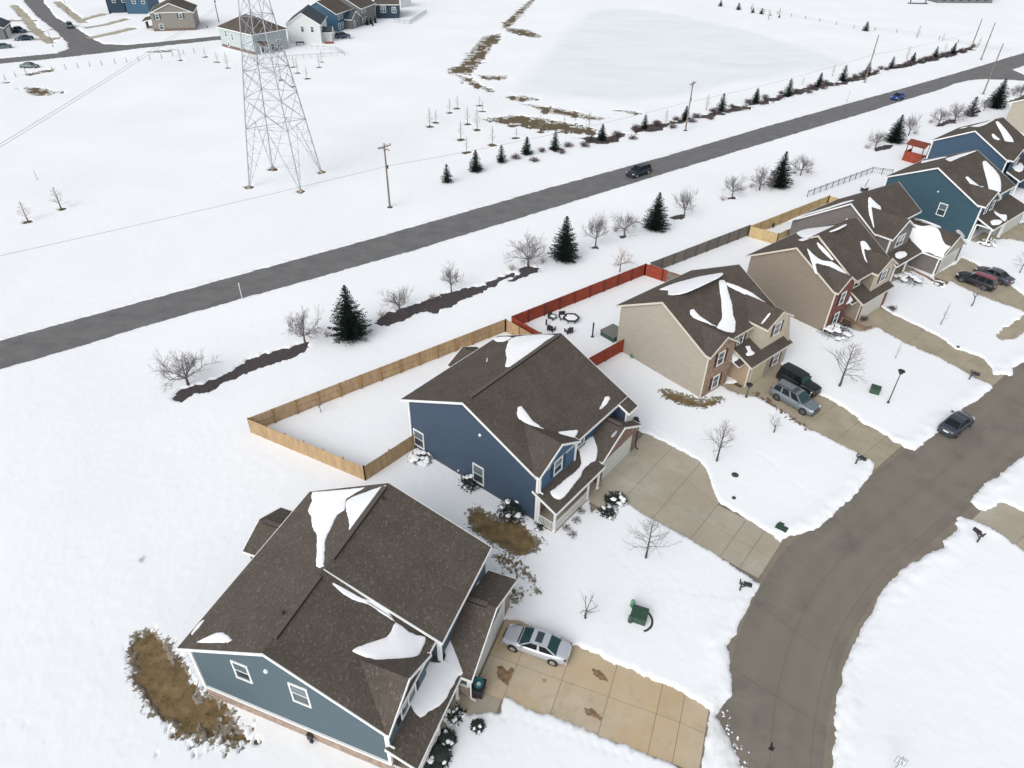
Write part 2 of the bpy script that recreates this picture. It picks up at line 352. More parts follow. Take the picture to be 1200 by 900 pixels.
M_shutM = mat('maroon_shutter', srgb(74, 46, 46), .5)
M_tanwood = mat('tan_fence_wood', srgb(174, 147, 112), .85, var=.2, scale=3, objrand=.09, stretch=(1, 1, .2))
M_tanwood2 = mat('pale_tan_fence_wood', srgb(190, 166, 122), .85, var=.12, scale=3, objrand=.05)
M_redwood = mat('red_stained_wood', srgb(146, 62, 40), .8, var=.22, scale=2.5, objrand=.08)
M_greywood = mat('weathered_grey_wood', srgb(116, 110, 103), .9, var=.2, scale=3, objrand=.08)
M_bark = mat('grey_bark', srgb(92, 82, 80), .9, var=.25, scale=8)
M_barkd = mat('dark_bark', srgb(70, 62, 62), .9, var=.2, scale=8)
M_twig = mat('purple_grey_twigs', srgb(116, 109, 110), .9, var=.15, scale=3)
M_twigr = mat('reddish_twigs', srgb(150, 122, 116), .9, var=.15, scale=3)
M_twigs = mat('straw_twigs', srgb(160, 148, 138), .9, var=.15, scale=3)
M_burg = mat('burgundy_twigs', srgb(96, 82, 82), .9, var=.25, scale=5)
M_spruce = mat('spruce_needles', (.007, .016, .013, 1), .95, col2=(.022, .036, .029, 1), scale=1.6, objrand=.15, spec=.1)
M_sprucebr = mat('brownish_evergreen', (.035, .045, .036, 1), .85, col2=(.075, .068, .055, 1), scale=1.2)
M_ever = mat('evergreen_leaves', (.010, .022, .018, 1), .8, col2=(.025, .042, .033, 1), scale=5)
M_steel = mat('galvanized_steel', srgb(150, 154, 162), .55, metal=.2, var=.1)
M_pole = mat('utility_pole_wood', srgb(124, 112, 104), .9, var=.2, scale=4, stretch=(4, 4, .3))
M_wire = mat('aluminium_cable', srgb(120, 122, 124), .6)
M_green = mat('green_enamel', srgb(46, 75, 59), .5, var=.12, scale=3)
M_greenl = mat('pale_green_enamel', srgb(96, 142, 120), .5, var=.08)
M_tyre = mat('tyre_rubber', (.02, .02, .021, 1), .8)
M_rim = mat('alloy_rim', (.50, .51, .52, 1), .3, metal=.7)
M_light = mat('headlamp_lens', (.62, .65, .68, 1), .12, spec=.8)
M_red = mat('tail_lamp_lens', (.25, .02, .03, 1), .2)
M_plastic = mat('black_plastic', (.03, .03, .033, 1), .55)
M_teal = mat('teal_plastic', srgb(38, 104, 112), .5)
M_stone = mat('pale_boulders', srgb(180, 170, 160), .9, var=.3, scale=2)
def paint(name, c, metal=.35, rough=.28): return mat(name, c, rough, metal=metal, spec=.6)

# ------------------------------------------------------------------ where the ground is clear of snow (surveyed outlines)
BARE = []   # (name, polygon world xy, noise amplitude, noise frequency, softness)
def bare(pts, amp=.18, fr=1.2, soft=.3): BARE.append((np.array([g(*p)[:2] for p in pts]), amp, fr, soft))
P_ROAD = [(-160,442),(0,400),(300,317.5),(437.5,280),(646,220),(780,183.5),(900,148),(1060,103.3),(1106.7,90),(1159,74.7),(1176.7,69),(1200,62.4),(1330,24),
          (1345,38),(1200,76.5),(1185.5,81.7),(1200,88),(1330,110),(1330,128),(1200,95),(1177,93.3),(1153,92.8),(1136,94),(1118,98),(1101,105),(1060,117),(1020,130),(900,166),(720,221),(480,294.5),(180,378.7),(95,405),(0,432.5),(-160,480)]
bare(P_ROAD, .12, .9, .35)
P_STREET = [(884,1200),(874,960),(871,905),(867,886),(857,868),(849,852),(841,840),(850,828),(860,817),(860,800),(856.7,778),(854,765),(852,757),(860,748),(867,738.6),(873,724),(885,700),(892,686),
            (889,672),(899,655),(915,636),(928,628),(940,628),(960,620),(980,602),(1000,584),(1023,558),(1027,546),(1058,525),(1072,529),(1086,519),(1100,508),(1130,480),(1152,466),(1167,454),(1160,442),
            (1175,444),(1189,442),(1188,433),(1200,426),(1290,370),(1290,470),(1200,530),(1168,558),(1152,566),(1134,588),(1146,597),(1158,604),(1152,613),(1144,610),(1123,603),(1118,612),(1120,620),(1108,630),(1101,632),(1104,640),(1088,647),(1080,651),(1060,664),(1042,680),(1038,682),(1022.5,709),(998,756),(988,778),(979.7,817),(975,861),(971,900),(969,960),(976,1200)]
bare(P_STREET, .14, 1.6, .35)
P_D1 = [(588,727),(602,726),(640,741),(672,758),(687.5,762.5),(720,779),(750,791),(775,802.5),(800,814),(825,827.5),(832,832),(826,868),(820,900),(818,940),(800,898),(737,874),(700,859),(650,839),(620,829),(591,815.7),(586,835),(553.5,836),(538,833),(528,830),(520,800),(560,790)]
bare(P_D1, .14, 2.0, .22)
P_D2 = [(730,520),(742,504),(762,511),(780,520),(810,536),(821,542),(829,558),(835,574),(840,589),(860,600),(876,610),(898,624),(915,636),(918,640),(895,670),(889,683),(854,659),(820,638),(808,630),(774,612),(746,596),(728,584),(712,590),(706,600),(700,598),(692,587),(688,575),(700,560)]
bare(P_D2, .14, 2.0, .22)
P_D3 = [(846,452),(868,448),(911,426),(925,437),(940,447),(956,462),(990,480),(1010,496),(1030,506),(1058,525),(1062,530),(1030,552),(1027,548),(1024,542),(1006,530),(980,518),(960,507),(940,498),(916,480),(900,472),(886,464),(870,463),(856,458)]
bare(P_D3, .22, 1.8, .25)
P_D4 = [(1004,370),(1030,359),(1048,370),(1080,385),(1104,398),(1120,410),(1132,413),(1150,420),(1160,432),(1164,440),(1180,440),(1168,456),(1160,450),(1148,446),(1134,438),(1118,428),(1100,418),(1080,410),(1056,399),(1026,382),(1012,388),(1000,386),(985,379),(990,372)]
bare(P_D4, .16, 1.6, .25)
P_D5 = [(1097,322),(1123,308),(1127,302.5),(1142,309),(1160,322),(1180,332),(1187,337),(1200,347.5),(1260,372),(1260,396),(1200,365),(1158,350),(1133,339),(1114,329),(1105,334),(1095,331)]
bare(P_D5, .16, 1.6, .25)
bare([(1169,394),(1176,386),(1200,371),(1240,362),(1240,382),(1200,388),(1187,397),(1174,398)], .2, 1.6, .25)
bare([(1163,280),(1180,268),(1200,261),(1240,262),(1240,296),(1200,284),(1185,280)], .2, 1.6, .25)
P_D7 = [(1146,612),(1158,598),(1174,590),(1200,600),(1280,640),(1280,700),(1200,645),(1174,626),(1151,614)]
bare(P_D7, .14, 1.6, .25)
bare([(720,560),(700,566),(690,590),(694,600),(740,560)], .1, 2, .2)
# far subdivision roads and paths
P_FAR = [(-60,76),(0,69),(67,62.5),(82,57),(80,50),(66,36),(45,20),(30,3),(22,-12),(48,-12),(51,2.5),(65,21),(87,32),(107,45),(120,52),(150,53),(200,48),(250,43),(290,40),(330,36),(330,40),(262,46.5),(200,53),(162,57),(120,62.5),(60,69),(0,75),(-60,81)]
bare(P_FAR, .3, .5, .4)
def strip(pts, w):
    a = [g(*p)[:2] for p in pts]; L_, R_ = [], []
    for i, p in enumerate(a):
        d = (a[min(i+1, len(a)-1)] - a[max(i-1, 0)]); d = d/np.linalg.norm(d); n = np.array([-d[1], d[0]])
        L_.append(p+n*w/2); R_.append(p-n*w/2)
    return np.array(L_ + R_[::-1])
PATHS = [([(16,6),(22,12),(30,20),(38,32),(46,40),(54,46),(60,51)], 2.0), ([(-5,24.5),(20,24.5),(42,24)], 2.6), ([(18,38),(40,37),(50,38)], 2.6), ([(20,47),(45,46.5),(70,45)], 3.0),
         ([(66,2),(80,13),(92,23),(98,27)], 2.0), ([(93,24.5),(110,20),(125,16)], 2.6), ([(100,33),(125,29),(150,22)], 2.4), ([(104,45),(130,40),(157,33)], 3.2)]
for pts, w in PATHS: BARE.append((strip(pts, w), .5, .6, .5))
# dormant grass and mulch showing through
P_GA = scl(120,720,5,[(215,125),(280,125),(360,180),(400,250),(470,310),(500,400),(545,460),(570,540),(600,520),(620,490),(655,520),(670,590),(660,640),(600,660),(540,680),(470,650),(400,610),(320,570),(270,490),(215,400),(190,300),(175,210)])
P_GA2 = scl(120,720,5,[(440,640),(560,600),(660,520),(730,590),(760,650),(800,700),(780,760),(700,720),(600,730),(500,700)])
P_GB = scl(540,560,6.43,[(85,260),(130,250),(200,295),(300,325),(370,315),(430,345),(470,400),(550,460),(585,490),(560,540),(480,560),(430,575),(350,535),(280,495),(180,435),(105,385),(80,320)])
P_GC = scl(540,560,6.43,[(240,600),(330,570),(440,660),(520,710),(560,780),(600,880),(570,880),(530,800),(440,740),(380,720),(300,640)])
P_GD = scl(520,640,10,[(720,600),(780,500),(900,510),(930,560),(890,650),(800,720),(710,700)])
P_GE = scl(680,300,4,[(385,640),(440,645),(520,672),(560,690),(600,680),(650,672),(635,690),(580,708),(500,700),(405,665)])
GRASS = [(P_GA,.5,2.2,.6),(P_GA2,1.9,2.6,.6),(P_GB,.45,2.4,.6),(P_GC,1.9,2.6,.6),(P_GD,1.6,2.6,.6),(P_GE,.3,2.4,.4)]
FIELD = [scl(480,0,4,q) for q in ([(575,-5),(592,-5),(475,125),(440,132),(440,112)],[(450,130),(560,143),(620,172),(604,180),(460,152)],[(345,175),(425,160),(420,190),(385,215),(370,250),(345,275),(305,330),(275,352),(190,345),(180,325),(240,310),(290,240)],
         [(210,350),(280,370),(330,400),(400,430),(390,438),(300,408)],[(320,357),(455,358),(450,374),(370,380)],[(455,456),(530,452),(600,466),(520,482)],[(545,492),(700,513),(910,558),(890,568),(640,532)],
         [(345,565),(480,543),(620,558),(780,588),(875,612),(860,630),(700,620),(560,602),(440,582)],[(965,517),(1070,531),(1060,543)])]
FIELD += [scl(0,0,4,q) for q in ([(110,413),(180,413),(270,436),(240,448),(150,450)],[(108,352),(200,335),(252,325),(250,336),(150,356)],[(700,243),(810,234),(800,245),(730,250)])]
MULCH = [[(204,467),(215,455),(240,449),(262,442),(272,435),(290,423),(320,412),(345,406),(362,401),(358,411),(340,420),(310,430),(285,438),(262,449),(245,460),(225,463),(212,471)],
         scl(420,220,4,[(85,635),(120,597),(200,570),(320,533),(400,500),(500,473),(590,460),(600,478),(520,512),(440,548),(360,588),(310,580),(320,565),(250,600),(180,632),(110,647)]),
         scl(420,220,4,[(600,445),(650,430),(667,440),(640,462),(605,470)]), scl(420,220,4,[(755,383),(800,370),(848,377),(830,397),(760,422),(720,442),(712,436),(760,405)]), scl(420,220,4,[(655,424),(700,408),(730,402),(720,416),(670,434)]),
         scl(680,180,4,[(425,300),(460,285),(490,288),(485,303),(440,310)]), scl(680,180,4,[(58,436),(82,434),(82,447),(60,446)]), scl(680,180,4,[(688,206),(720,205),(722,214),(690,214)]), scl(680,180,4,[(190,388),(212,386),(212,396),(192,396)]),
         scl(900,0,4,[(495,700),(545,680),(585,680),(575,697),(510,710)]), scl(900,0,4,[(785,590),(800,582),(850,560),(885,562),(878,578),(840,582),(800,598)]), scl(1100,90,12,[(960,365),(1020,335),(1100,300),(1250,290),(1250,340),(1100,370)]),
         scl(1100,90,12,[(510,500),(570,470),(585,490),(540,515)])]
HEDGE = [scl(480,0,4,[(655,690),(700,700),(700,706),(660,700)]), scl(480,0,4,[(815,650),(850,640),(920,655),(1000,628),(990,650),(930,672),(850,668)]), scl(480,0,4,[(1050,612),(1100,590),(1190,585),(1170,605),(1100,612),(1060,622)]),
         scl(720,0,4,[(-10,640),(30,625),(45,632),(20,655)]), scl(720,0,4,[(85,610),(120,598),(245,580),(320,560),(325,572),(250,592),(200,612),(110,622)]), scl(720,0,4,[(400,545),(460,530),(560,505),(640,485),(760,455),(850,428),(930,405),(1020,388),(1020,402),(930,422),(850,446),(760,472),(640,500),(540,528),(410,555)]),
         scl(900,0,4,[(290,395),(350,382),(440,352),(520,325),(520,338),(440,370),(350,396)]), scl(900,0,4,[(545,325),(640,300),(700,285),(760,268),(840,250),(940,225),(960,232),(860,265),(780,285),(700,303),(600,325)])]
NG0 = len(BARE)
for P, a, f_, s_ in GRASS: BARE.append((np.array([g(*p)[:2] for p in P]), a, f_, s_))
for P in FIELD: BARE.append((np.array([g(*p)[:2] for p in P]), 2.6, .8, .9))
SHRINK = {}
for P in MULCH: BARE.append((np.array([g(*p)[:2] for p in P]), .3, 1.5, .3))
for P in HEDGE: BARE.append((np.array([g(*p)[:2] for p in P]), 1.3, .7, .5))
RINGS = [(527,132.5),(536,127.5),(504,149),(511,144),(540,164),(548,146),(559,152.5),(565.5,131),(562,124),(547,179),(577,170),(605,162),(633,155),(661,151),(600,148),
         (33,260.5),(72,245.5),(255,73),(267,80),(329.5,94),(344,79),(349,86),(360,92.5),(374.5,79),(377.5,73),(344,102),(212,71),(241,67),(292,220),(319.5,199),(353,225),(377.3,202),(8,97)]
RING_XY = [g(*p)[:2] for p in RINGS]
for c in RING_XY:
    r = .75 if c[1] > 110 else .55
    BARE.append((np.array([c+np.array([r*math.cos(t), r*math.sin(t)]) for t in np.linspace(0, 2*math.pi, 9)[:-1]]), .25, .9, .3))
P_POND = np.array([g(*p)[:2] for p in [(596,108),(604,95),(622,78),(640,58),(655,42),(668,26),(690,12),(740,7),(800,18),(870,33),(930,50),(975,64),(1000,78),(940,88),(900,96),(850,104),(800,116),(740,124),(680,121),(640,116)]])

def vnoise(x, y, seed=0):
    xi = np.floor(x).astype(np.int64); yi = np.floor(y).astype(np.int64); xf = x-xi; yf = y-yi
    u = xf*xf*(3-2*xf); v = yf*yf*(3-2*yf)
    def h(a, b):
        n = (a*374761393 + b*668265263 + seed*974711) & 0x7fffffff
        n = ((n ^ (n >> 13))*1274126177) & 0x7fffffff
        return ((n ^ (n >> 16)) & 0xffff)/65535.0
    return (h(xi, yi)*(1-u)+h(xi+1, yi)*u)*(1-v) + (h(xi, yi+1)*(1-u)+h(xi+1, yi+1)*u)*v
def fbm(x, y, seed=0, o=4):
    r = 0; a = .5; t = 0
    for k in range(o):
        r = r + a*vnoise(x*2**k, y*2**k, seed+k); t += a; a *= .6
    return r/t*2-1
def sdist(P, X, Y):
    """signed distance to polygon P (negative inside)"""
    d2 = np.full(X.shape, 1e18); ins = np.zeros(X.shape, bool); n = len(P)
    for i in range(n):
        ax, ay = P[i]; bx, by = P[(i+1) % n]; ex, ey = bx-ax, by-ay; l2 = ex*ex+ey*ey+1e-12
        t = np.clip(((X-ax)*ex+(Y-ay)*ey)/l2, 0, 1)
        d2 = np.minimum(d2, (X-ax-t*ex)**2+(Y-ay-t*ey)**2)
        c = ((ay > Y) != (by > Y)); 
        with np.errstate(divide='ignore', invalid='ignore'):
            xi = (bx-ax)*(Y-ay)/(by-ay)+ax
        ins ^= (c & (X < xi))
    return np.where(ins, -1, 1)*np.sqrt(d2)

def build_snow():
    g0 = NG0; g1 = NG0+len(GRASS); g2 = g1+len(FIELD)
    ys = [4.0]
    while ys[-1] < 430: ys.append(ys[-1] + .0033*math.hypot(ys[-1], 45))
    ys = [-3000, -300, -60, -15] + ys + [470, 520, 600, 750, 1000, 1500, 2500, 5000]
    ys = np.array(ys); sc_ = np.linspace(-1.03, 1.03, 760)
    ss = np.concatenate([[-60, -8, -3, -1.5], sc_, [1.5, 3, 8, 60]])
    X = ss[None, :]*(24+.62*np.clip(ys, 0, None))[:, None]; Y = np.repeat(ys[:, None], len(ss), 1)
    x = X.ravel(); y = Y.ravel()
    big = fbm(x*.03, y*.03, 3); med = fbm(x*.25, y*.25, 5); fine = fbm(x*1.7, y*1.7, 11, 3)
    D = np.full(x.shape, 50.0); soft = np.full(x.shape, .3); dirt = np.zeros(x.shape); thin = np.zeros(x.shape); dst = np.full(x.shape, 50.)
    for k, (P, amp, fr, so) in enumerate(BARE):
        mn = P.min(0)-6; mx = P.max(0)+6
        idx = np.where((x > mn[0]) & (x < mx[0]) & (y > mn[1]) & (y < mx[1]))[0]
        if not len(idx): continue
        d = sdist(P, x[idx], y[idx])
        shr = 1.1 if g1 <= k < g2 else (0 if not g0 <= k < g1 else (1.15 if k-g0 in (3, 4) else (.8 if k-g0 == 1 else .3)))
        dn = d + shr + amp*(fbm(x[idx]*fr, y[idx]*fr, 20+k)*1.6) + min(.16, amp*.7)*fbm(x[idx]*3.1, y[idx]*3.1, 60+k, 3)*1.3
        better = dn < D[idx]; D[idx] = np.where(better, dn, D[idx]); soft[idx] = np.where(better, so, soft[idx])
        if k == 0: dirt[idx] = np.maximum(dirt[idx], .42*np.exp(-np.clip(d, 0, 9)/2.2))
        elif k < 3: dirt[idx] = np.maximum(dirt[idx], .22*np.exp(-np.clip(d, 0, 9)/.9))
        elif k < 11: dirt[idx] = np.maximum(dirt[idx], .12*np.exp(-np.clip(d, 0, 9)/.6))
        if k == 1: dst[idx] = d
        if g0 <= k < g1: thin[idx] = np.maximum(thin[idx], (.47 if k-g0 in (3, 4) else .60)*np.exp(-np.clip(d-.1, 0, 9)/(.7 if k-g0 in (3, 4) else 1.1)))
        elif g1 <= k < g2: thin[idx] = np.maximum(thin[idx], .50*np.exp(-np.clip(d, 0, 9)/1.3))
    t = np.clip((D+.25)/(soft+.3), 0, 1); t = t*t*(3-2*t)
    z = -.26 + .42*t + t*(.05*big + .02*med + .012*fine)
    bank = np.exp(-((dst-.9)/.7)**2)*.10*(1+.9*fbm(x*.9, y*.9, 77)); z += bank*t
    near = np.clip(1-np.abs(y-40)/200, 0, 1)
    z += t*.02*np.clip(fbm(x*.9+3, y*.9, 41, 4), 0, 1)
    # scattered trodden marks
    mk = np.clip(vnoise(x*1.6, y*1.6, 99)-.86, 0, 1)*np.clip(fbm(x*.08, y*.08, 60)*3-.2, 0, 1); z -= t*mk*.16
    dirt += np.clip(mk*1.0, 0, .2)
    gx, gy = g(845, 872)[:2]; dirt += .42*np.exp(-(((x-gx)/1.3)**2+((y-gy)/3.2)**2))
    # old wheel ruts and foot trails
    def trail(px_, dep, wd, off=0.0, steps=False):
        P = np.array([g(*p)[:2] for p in px_]); best = np.full(x.shape, 1e9); al = np.zeros(x.shape); s0 = 0
        for a, b in zip(P[:-1], P[1:]):
            e = b-a; l = np.linalg.norm(e); e = e/l; n = np.array([-e[1], e[0]]); a2 = a+n*off
            u = np.clip((x-a2[0])*e[0]+(y-a2[1])*e[1], 0, l); d = np.hypot(x-a2[0]-e[0]*u, y-a2[1]-e[1]*u); m_ = d < best; al = np.where(m_, s0+u, al); best = np.minimum(best, d); s0 += l
        w_ = np.exp(-(best/wd)**2)*(.55+.45*fbm(x*.6, y*.6, 15))
        if steps: w_ = w_*(np.sin(al*2*math.pi/.75) > .1)
        return dep*w_
    rut = trail([(-40,268),(60,250),(180,228),(300,205),(420,186),(560,164),(680,144)], .07, .35) + trail([(-40,268),(60,250),(180,228),(300,205),(420,186),(560,164),(680,144)], .07, .35, 1.9)
    rut = rut + trail([(110,215),(180,192),(240,165),(300,140)], .08, .3, 0, True) + trail([(505,540),(520,556),(560,590),(600,625),(640,650)], .07, .16, 0, True) + trail([(560,845),(600,842),(680,868),(740,893)], .06, .16, 0, True) + trail([(690,620),(760,690),(850,700)], .05, .15, 0, True) + trail([(745,470),(760,500),(800,530)], .06, .16, 0, True) + trail([(800,470),(840,500),(900,540),(960,590)], .05, .15, 0, True)
    z -= t*rut; dirt += np.clip(rut*1.2, 0, .1)
    pd = sdist(P_POND, x, y); pd = pd + 3*fbm(x*.07, y*.07, 88)
    ice = np.clip((-pd)/5, 0, 1)
    nr, nc = X.shape
    co = np.stack([x, y, z], 1)
    ii = (np.arange(nr-1)[:, None]*nc + np.arange(nc-1)[None, :]).ravel()
    quads = np.stack([ii, ii+1, ii+nc+1, ii+nc], 1)
    inp = (pd[quads].mean(1) < 0)
    def mk_mesh(name, q):
        used, inv = np.unique(q, return_inverse=True); c = co[used]; q2 = inv.reshape(q.shape)
        me = bpy.data.meshes.new(name); me.vertices.add(len(c)); me.vertices.foreach_set('co', c.ravel().astype(np.float32))
        me.loops.add(q2.size); me.loops.foreach_set('vertex_index', q2.ravel().astype(np.int32))
        me.polygons.add(len(q2)); me.polygons.foreach_set('loop_start', (np.arange(len(q2))*4).astype(np.int32)); 
        me.polygons.foreach_set('use_smooth', np.ones(len(q2), bool))
        me.update(calc_edges=True)
        for nm, ar in (('dirt', dirt), ('ice', ice), ('thin', thin)):
            a = me.attributes.new(nm, 'FLOAT', 'POINT'); a.data.foreach_set('value', ar[used].astype(np.float32))
        me.materials.append(M_snow); o = bpy.data.objects.new(name, me); COL.objects.link(o); o['kind'] = 'structure'
        return o
    mk_mesh('snow', quads[~inp]); mk_mesh('frozen_pond', quads[inp])
build_snow()

mb = MB(); mb.add([(-6000, -3500, 0), (6000, -3500, 0), (6000, 6000, 0), (-6000, 6000, 0)], [(0, 1, 2, 3)])
obj('ground', mb, M_ground, kind='structure')
def flat(name, pts, z, mat_, kind='structure', world=False, parent=None, grow=0.0):
    P = np.array(pts if world else [g(*p)[:2] for p in pts], float)
    if grow:
        c = P.mean(0); 
        n = len(P); out = []
        area = sum(P[i][0]*P[(i+1) % n][1]-P[(i+1) % n][0]*P[i][1] for i in range(n))
        sg = 1 if area > 0 else -1
        for i in range(n):
            a = P[i]-P[i-1]; b = P[(i+1) % n]-P[i]; a = a/np.linalg.norm(a); b = b/np.linalg.norm(b)
            nn = np.array([a[1]+b[1], -(a[0]+b[0])])*sg; l = np.linalg.norm(nn)
            out.append(P[i] + (nn/l*grow if l > .3 else 0))
        P = np.array(out)
    mb = MB(); n = len(P); mb.add([(p[0], p[1], z) for p in P], [tuple(range(n))])
    me = mb.mesh(name)
    if me.polygons[0].normal.z < 0: me.flip_normals()
    return obj(name, me, mat_, kind=kind, parent=parent)
flat('asphalt_road', P_ROAD, .012, M_asphalt, grow=.8)
flat('residential_road', P_FAR, .012, M_asphalt, grow=.6)
for k, (pts, w) in enumerate(PATHS):
    flat('footpath' if k in (0, 4) else 'driveway', strip(pts, w+.5), .018+.003*k, M_drive2, world=True)
for i, (P, a, f_, s_) in enumerate(GRASS): flat('dormant_grass_patch', P, .006+.003*i, M_grass, grow=1.2)
for i, P in enumerate(MULCH+HEDGE): flat('mulch_bed', P, .006+.0008*i, M_mulch, grow=.35)

# tufts of dead grass standing up through the bare patches
def tufts():
    mb = MB()
    for P, a, f_, s_ in GRASS:
        Q = np.array([g(*p)[:2] for p in P]); mn, mx = Q.min(0), Q.max(0)
        n = int((mx[0]-mn[0])*(mx[1]-mn[1])*26)
        X = np.array([random.uniform(mn[0], mx[0]) for _ in range(n)]); Y = np.array([random.uniform(mn[1], mx[1]) for _ in range(n)])
        d = sdist(Q, X, Y)
        for x, y, dd in zip(X, Y, d):
            if dd > .5: continue
            t = random.uniform(0, 6.28); h = random.uniform(.06, .2); l = random.uniform(.03, .1)
            mb.add([(x-.02*math.sin(t), y+.02*math.cos(t), .0), (x+.02*math.sin(t), y-.02*math.cos(t), .0), (x+l*math.cos(t), y+l*math.sin(t), h)], [(0, 1, 2)])
    obj('grass_tufts', mb, M_grass, kind='stuff')
tufts()

# ------------------------------------------------------------------ concrete street laid in slabs, kerb
def resample(pts, n):
    a = np.array([g(*p)[:2] for p in pts]); 
    for _ in range(2):   # corner cutting for a smooth curve
        q = [a[0]]
        for i in range(len(a)-1): q += [a[i]*.75+a[i+1]*.25, a[i]*.25+a[i+1]*.75]
        q.append(a[-1]); a = np.array(q)
    L_ = np.concatenate([[0], np.cumsum(np.linalg.norm(np.diff(a, axis=0), axis=1))]); t = np.linspace(0, L_[-1], n)
    return np.stack([np.interp(t, L_, a[:, 0]), np.interp(t, L_, a[:, 1])], 1)
N = 97
LE = resample([(842,1200),(836,990),(838,905),(842,870),(847,832),(851,800),(859,768),(867,740),(878,714),(892,686),(912,652),(934,630),(958,610),(986,586),(1010,566),(1040,543),(1070,520),(1100,497),(1135,470),(1170,442),(1204,412),(1245,380),(1300,345)], N)
RE = resample([(975,1200),(964,990),(963,905),(967,860),(975,810),(987,765),(1003,733),(1028,695),(1052,668),(1082,643),(1112,616),(1140,592),(1170,566),(1200,540),(1240,510),(1290,475),(1350,435)], N)
street = bpy.data.objects.new('street', None); COL.objects.link(street); street['kind'] = 'structure'
mb = MB()
for i in range(N-1):
    a, b, c, d = LE[i], LE[i+1], RE[i+1], RE[i]; mb.add([(a[0], a[1], .012), (b[0], b[1], .012), (c[0], c[1], .012), (d[0], d[1], .012)], [(3, 2, 1, 0)])
obj('joint_filler', mb, M_joint, parent=street)
step = 6; lanes = [0, .5, .89, 1]
for i in range(0, N-1, step):
    for k in range(len(lanes)-1):
        mb = MB(); f0, f1 = lanes[k]+(.0015 if k else 0), lanes[k+1]-.0015
        vs = []
        for j in range(step+1):
            q = i+j; e = .012/1.0 if j == 0 else (-.012 if j == step else 0)
            tq = (RE[min(q+1, N-1)]-RE[max(q-1, 0)]); tq = tq/np.linalg.norm(tq)*e
            p0 = LE[q]*(1-f0)+RE[q]*f0 + tq; p1 = LE[q]*(1-f1)+RE[q]*f1 + tq
            vs += [(p0[0], p0[1], .03), (p1[0], p1[1], .03)]
        fs = [(2*j, 2*j+1, 2*j+3, 2*j+2) for j in range(step)]
        mb.add(vs, fs); me = mb.mesh('slab'); at_ = me.attributes.new('across', 'FLOAT', 'POINT'); at_.data.foreach_set('value', [f0, f1]*(step+1))
        if me.polygons[0].normal.z < 0: me.flip_normals()
        obj('slab', me, M_street, parent=street)
flat('gutter', P_STREET, .009, M_gut, parent=street, grow=1.3)
for q_ in (P_D1, P_D2): flat('apron_base', q_, .007, M_gut, parent=street, grow=.5)
for E_, sg in ():
    mb = MB()
    for i in range(N-1):
        d = E_[i+1]-E_[i]; d = d/np.linalg.norm(d); n = np.array([-d[1], d[0]])*sg
        a, b = E_[i], E_[i+1]
        mb.add([(a[0], a[1], .0), (b[0], b[1], 0), (b[0], b[1], .09), (a[0], a[1], .09), (a[0]+n[0]*.3, a[1]+n[1]*.3, .12), (b[0]+n[0]*.3, b[1]+n[1]*.3, .12)], [(0, 1, 2, 3), (3, 2, 5, 4)] if sg < 0 else [(3, 2, 1, 0), (4, 5, 2, 3)])
    # the kerb dips at driveways, so keep it low under the snow
    o = obj('kerb', mb, M_kerb, parent=street); o.scale = (1, 1, .45)
# small tar spots and a manhole on the street
def driveway(us, vs, fr, z, mat_, name='driveway', shear=0.0):
    """slabs between joint lines given in a house frame: us across, vs along"""
    d = bpy.data.objects.new(name, None); COL.objects.link(d); d['kind'] = 'structure'
    mbj = MB(); 
    for i in range(len(vs)-1):
        for j in range(len(us[i])-1):
            u0, u1 = us[i][j], us[i][j+1]; nx = us[min(i+1, len(us)-1)]; w0, w1 = (nx[j], nx[j+1]) if len(nx) == len(us[i]) else (u0, u1)
            if len(nx) < len(us[i]) and j == len(us[i])-2: continue
            v0, v1 = vs[i], vs[i+1]; e = .012
            P = [fr(u0+e, v0+e), fr(u1-e, v0+e), fr(w1-e, v1-e), fr(w0+e, v1-e)]
            mb = MB(); mb.add([(p[0], p[1], z) for p in P]+[(p[0], p[1], z-.03) for p in P], [(0, 1, 2, 3), (0, 4, 5, 1), (1, 5, 6, 2), (2, 6, 7, 3), (3, 7, 4, 0)])
            me = mb.mesh('slab'); 
            if me.polygons[0].normal.z < 0: me.flip_normals()
            obj('slab', me, mat_, parent=d)
            P = [fr(u0-.01, v0-.01), fr(u1+.01, v0-.01), fr(w1+.01, v1+.01), fr(w0-.01, v1+.01)]
            mbj.add([(p[0], p[1], z-.022) for p in P], [(0, 1, 2, 3)])
    me = mbj.mesh('joint_filler')
    if me.polygons[0].normal.z < 0: me.flip_normals()
    obj('joint_filler', me, M_joint, parent=d)
    return d
def frame(O, az):
    u = dirv(az)[:2]; v = dirv(az+90)[:2]; o = np.array(O)[:2]
    return lambda a, b: o+u*a+v*b

# ------------------------------------------------------------------ driveways (slab grids in each house's own frame)
O1, A1 = g(248, 816), 20.0; O2, A2 = g(484, 524), 38.3; O3, A3 = g(731.5, 415), 49.0; O4, A4 = g(960, 388.5), 50.0
f1, f2, f3, f4 = frame(O1, A1), frame(O2, A2), frame(O3, A3), frame(O4, A4)
driveway([[6.75, 9.55, 12.9]]*6+[[6.75, 9.4, 12.2]], [16.1, 18.15, 21.43, 24.7, 27.95, 29.5, 31.15], f1, .034, M_drive1)
driveway([[4.6, 6.75]]*2, [14.0, 18.1], f1, .032, M_drive2, 'front_walk')
driveway([[6.6, 9.6, 12.9, 16.2]]*3+[[6.6, 9.3, 11.8, 12.1]]+[[6.6, 9.2, 11.95]]*3, [15.9, 19.0, 22.1, 25.7, 28.4, 30.1, 31.7], f2, .034, M_drive2)
driveway([[4.9, 6.6]]*2, [15.5, 18.5], f2, .032, M_drive2, 'front_walk')
